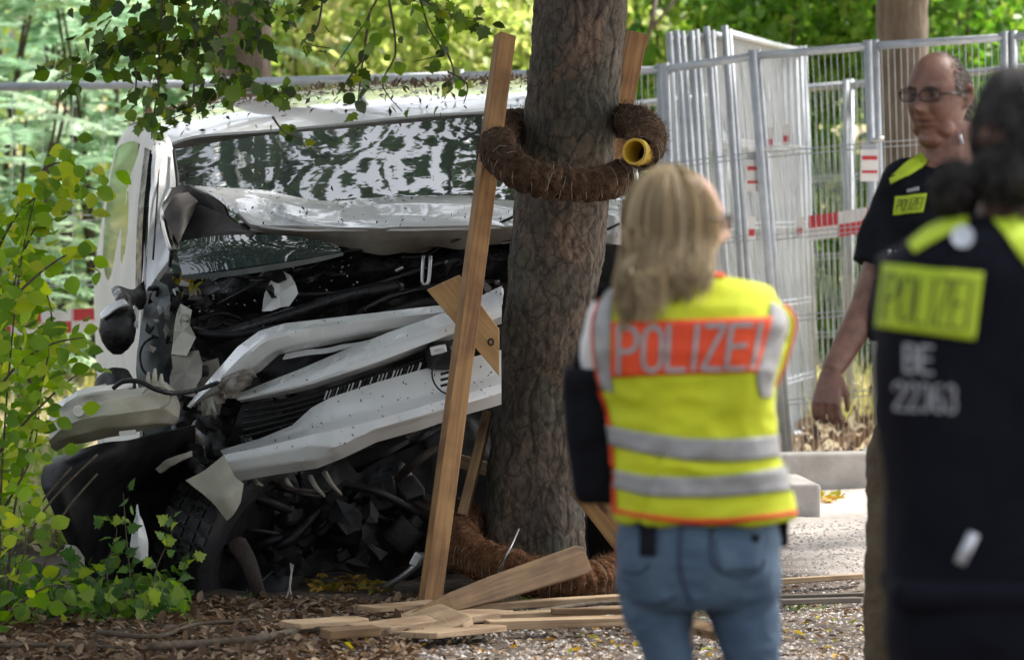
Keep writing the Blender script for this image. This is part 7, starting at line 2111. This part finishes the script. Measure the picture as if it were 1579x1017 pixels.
# ---------------------------------------------------------------- dark haired officer nearest the camera
OD = 10.0
or_ = P(1515, 900, OD); or_.z = 0
off = thing('person', or_, 'dark curly haired officer in black vest with lime POLIZEI back patch and number 22363', 'person')
ob_ = MB()
ob_.loft(secs([(330, 1520, 1590, .06, 0), (355, 1430, 1665, .08, 0), (400, 1395, 1675, .10, 0), (600, 1385, 1670, .10, 0), (800, 1395, 1665, .10, 0), (960, 1400, 1660, .11, 0)], OD), 24)
ob_.tube([P(1556, 345, OD), P(1562, 300, OD), P(1568, 270, OD)], .058, 14)
OF = Vector((.35, .93, 0))
W_o, loc_o = add_head(ob_, P(1574, 215, OD), OF, 1.02)
for s, sx in ((-1, 1405), (1, 1680)):
    if s < 0:
        a1, a2, a3 = P(sx + 12, 430, OD + .03), P(1420, 640, OD + .05), P(1470, 640, OD + .30)
    else:
        a1, a2, a3 = P(sx, 390, OD + .02), P(1712, 640, OD), P(1712, 860, OD + .08)
    ob_.tube([a1, a2, a3], [.055, .045, .03], 12, smoothpts=5)
    fingers(ob_, a3, a3 + (Vector((.3, .6, 0)) if s < 0 else Vector((0, .1, -1))), (0, .3, 1) if s < 0 else (0, 1, .1), (-1, 0, 0) if s < 0 else (1, 0, 0), L_=.185, curl=.5)
for hx in (1450, 1600):
    ob_.tube([P(hx, 950, OD), P(hx, 1330, OD), P(hx, 1690, OD + .03), P(hx, 1730, OD + .03)], [.09, .06, .045, .04], 14, smoothpts=4)
    ob_.tube([P(hx, 1725, OD + .03), P(hx + 10, 1745, OD + .17)], [.04, .03], 8)
remeshed(ob_, 'body', M['skin_d'], off, .008, 3)
ov = MB()
ov.loft(secs([(334, 1500, 1612, .075, 0), (344, 1455, 1645, .10, 0), (362, 1410, 1672, .13, 0), (400, 1366, 1695, .15, 0), (460, 1350, 1700, .16, 0), (560, 1347, 1700, .165, 0), (660, 1354, 1696, .16, 0), (760, 1364, 1690, .15, 0), (860, 1366, 1690, .155, 0), (930, 1366, 1690, .16, 0)], OD, 2.8), 40)
ovo, obvh = remeshed(ov, 'uniform_vest', M['navy'], off, .008, 5, .010, 6, (1, 1, .8), 21)
os_ = MB()
os_.tube([P(1412, 400, OD + .03), P(1405, 520, OD + .07), P(1420, 640, OD + .07), P(1465, 640, OD + .26)], [.075, .068, .06, .05], 16, smoothpts=5)
os_.tube([P(1672, 395, OD + .02), P(1702, 520, OD), P(1712, 640, OD), P(1713, 830, OD + .06)], [.075, .068, .06, .045], 16, smoothpts=5)
remeshed(os_, 'shirt', M['black_cloth'], off, .009, 4, .008, 9)
ot = MB()
ot.loft(secs([(900, 1368, 1690, .16, 0), (980, 1368, 1690, .155, 0), (1020, 1372, 1686, .14, 0)], OD, 2.5), 30)
for a, b_ in ((1368, 1532), (1526, 1690)):
    c = (a + b_) / 2
    ot.loft(secs([(960, a, b_, .13, 0), (1100, a + 8, b_ - 10, .12, 0), (1330, c - 66, c + 66, .085, 0), (1700, c - 55, c + 55, .07, .03)], OD, 2.2), 22)
remeshed(ot, 'trousers', M['navy'], off, .009, 5, .012, 7)
for hx in (1450, 1608):
    q = MB(); shoe(q, P(hx, 1700, OD + .03), (.1, 1, 0)); remeshed(q, 'boot', M['shoe'], off, .008, 3)
MB().box(P(1530, 905, OD - .0), (.38, .34, .05)).build('belt', M['navy'], off, bevel=.02)
band(obvh, 'shoulder_flap', [(1402, 378), (1436, 350), (1486, 330)], [(1412, 392), (1446, 372), (1494, 346)], M['lime'], ovo, 1500, .004)
band(obvh, 'shoulder_flap', [(1530, 340), (1556, 340), (1590, 322), (1650, 330)], [(1548, 362), (1575, 400), (1600, 425), (1660, 450)], M['lime'], ovo, 1540, .004)
patch(obvh, 'back_patch', [(1366, 408), (1516, 421), (1503, 524), (1355, 504)], M['lime'], ovo, 1480, .005, 30, 14)
lettering(obvh, 'POLIZEI', [(1375, 424), (1502, 435), (1492, 508), (1367, 492)], M['ink'], ovo, 1480, 'letter', .009, stroke=.20, gap=.38)
lettering(obvh, 'BE', [(1398, 532), (1438, 535), (1438, 575), (1398, 572)], M['greyprint'], ovo, 1480, 'letter', .006, stroke=.3, gap=.35)
lettering(obvh, '22363', [(1382, 588), (1474, 594), (1474, 636), (1382, 630)], M['greyprint'], ovo, 1480, 'digit', .006, stroke=.28, gap=.35)
pts = [hit(obvh, 1485 + 17 * math.cos(a), 368 + 16 * math.sin(a), 1500, .006) for a in np.linspace(0, 2 * math.pi, 24, endpoint=False)]
c_ = sum(pts, Vector()) / 24
MB().prism(pts, (0, .006, 0)).build('round_badge', M['badge'], ovo)
MB().tube([P(1502, 822, OD - .185), P(1480, 868, OD - .185)], [.010, .013, .010], 10).build('torch', M['badge'], off, smooth=True)
# curly hair and ponytail
def curls(C, R, n, seed, squash=(1, 1, 1)):
    r = np.random.default_rng(seed); out = []
    for k in range(n):
        d = Vector(r.normal(size=3)).normalized()
        if d.dot(OF) > .55 and d.z < .4: continue
        b0 = Vector(C) + Vector((d.x * R[0], d.y * R[1], d.z * R[2])) * r.uniform(.82, 1.0)
        a = r.uniform(0, 6.28); e = d.orthogonal().normalized(); g_ = d.cross(e); p = []
        for i in range(7):
            t = i / 6
            p.append(b0 + d * (.012 * t) + (e * math.cos(a + t * 5) + g_ * math.sin(a + t * 5)) * .009 - Vector((0, 0, .012 * t)))
        out.append(p)
    return out
oh = MB(); HO = P(1574, 202, OD)
oh.ball(HO, (.086, .105, .116), 24, 16); oh.ball(P(1560, 262, OD - .05), (.07, .06, .06))
oh.ball(P(1473, 284, OD - .03), (.036, .038, .045), 16, 10); oh.tube([P(1540, 262, OD - .05), P(1505, 270, OD - .05), P(1473, 284, OD - .03)], .030, 10)
hair_o, _ = remeshed(oh, 'hair', M['darkhair_b'], off, .009, 4, .012, 22)
strands('hair_curls', curls(HO, (.084, .104, .114), 2600, 1) + curls(P(1473, 284, OD - .03), (.036, .038, .046), 700, 2) + curls(P(1560, 265, OD - .05), (.07, .06, .06), 500, 3), .0022, M['darkhair'], hair_o, seed=9)
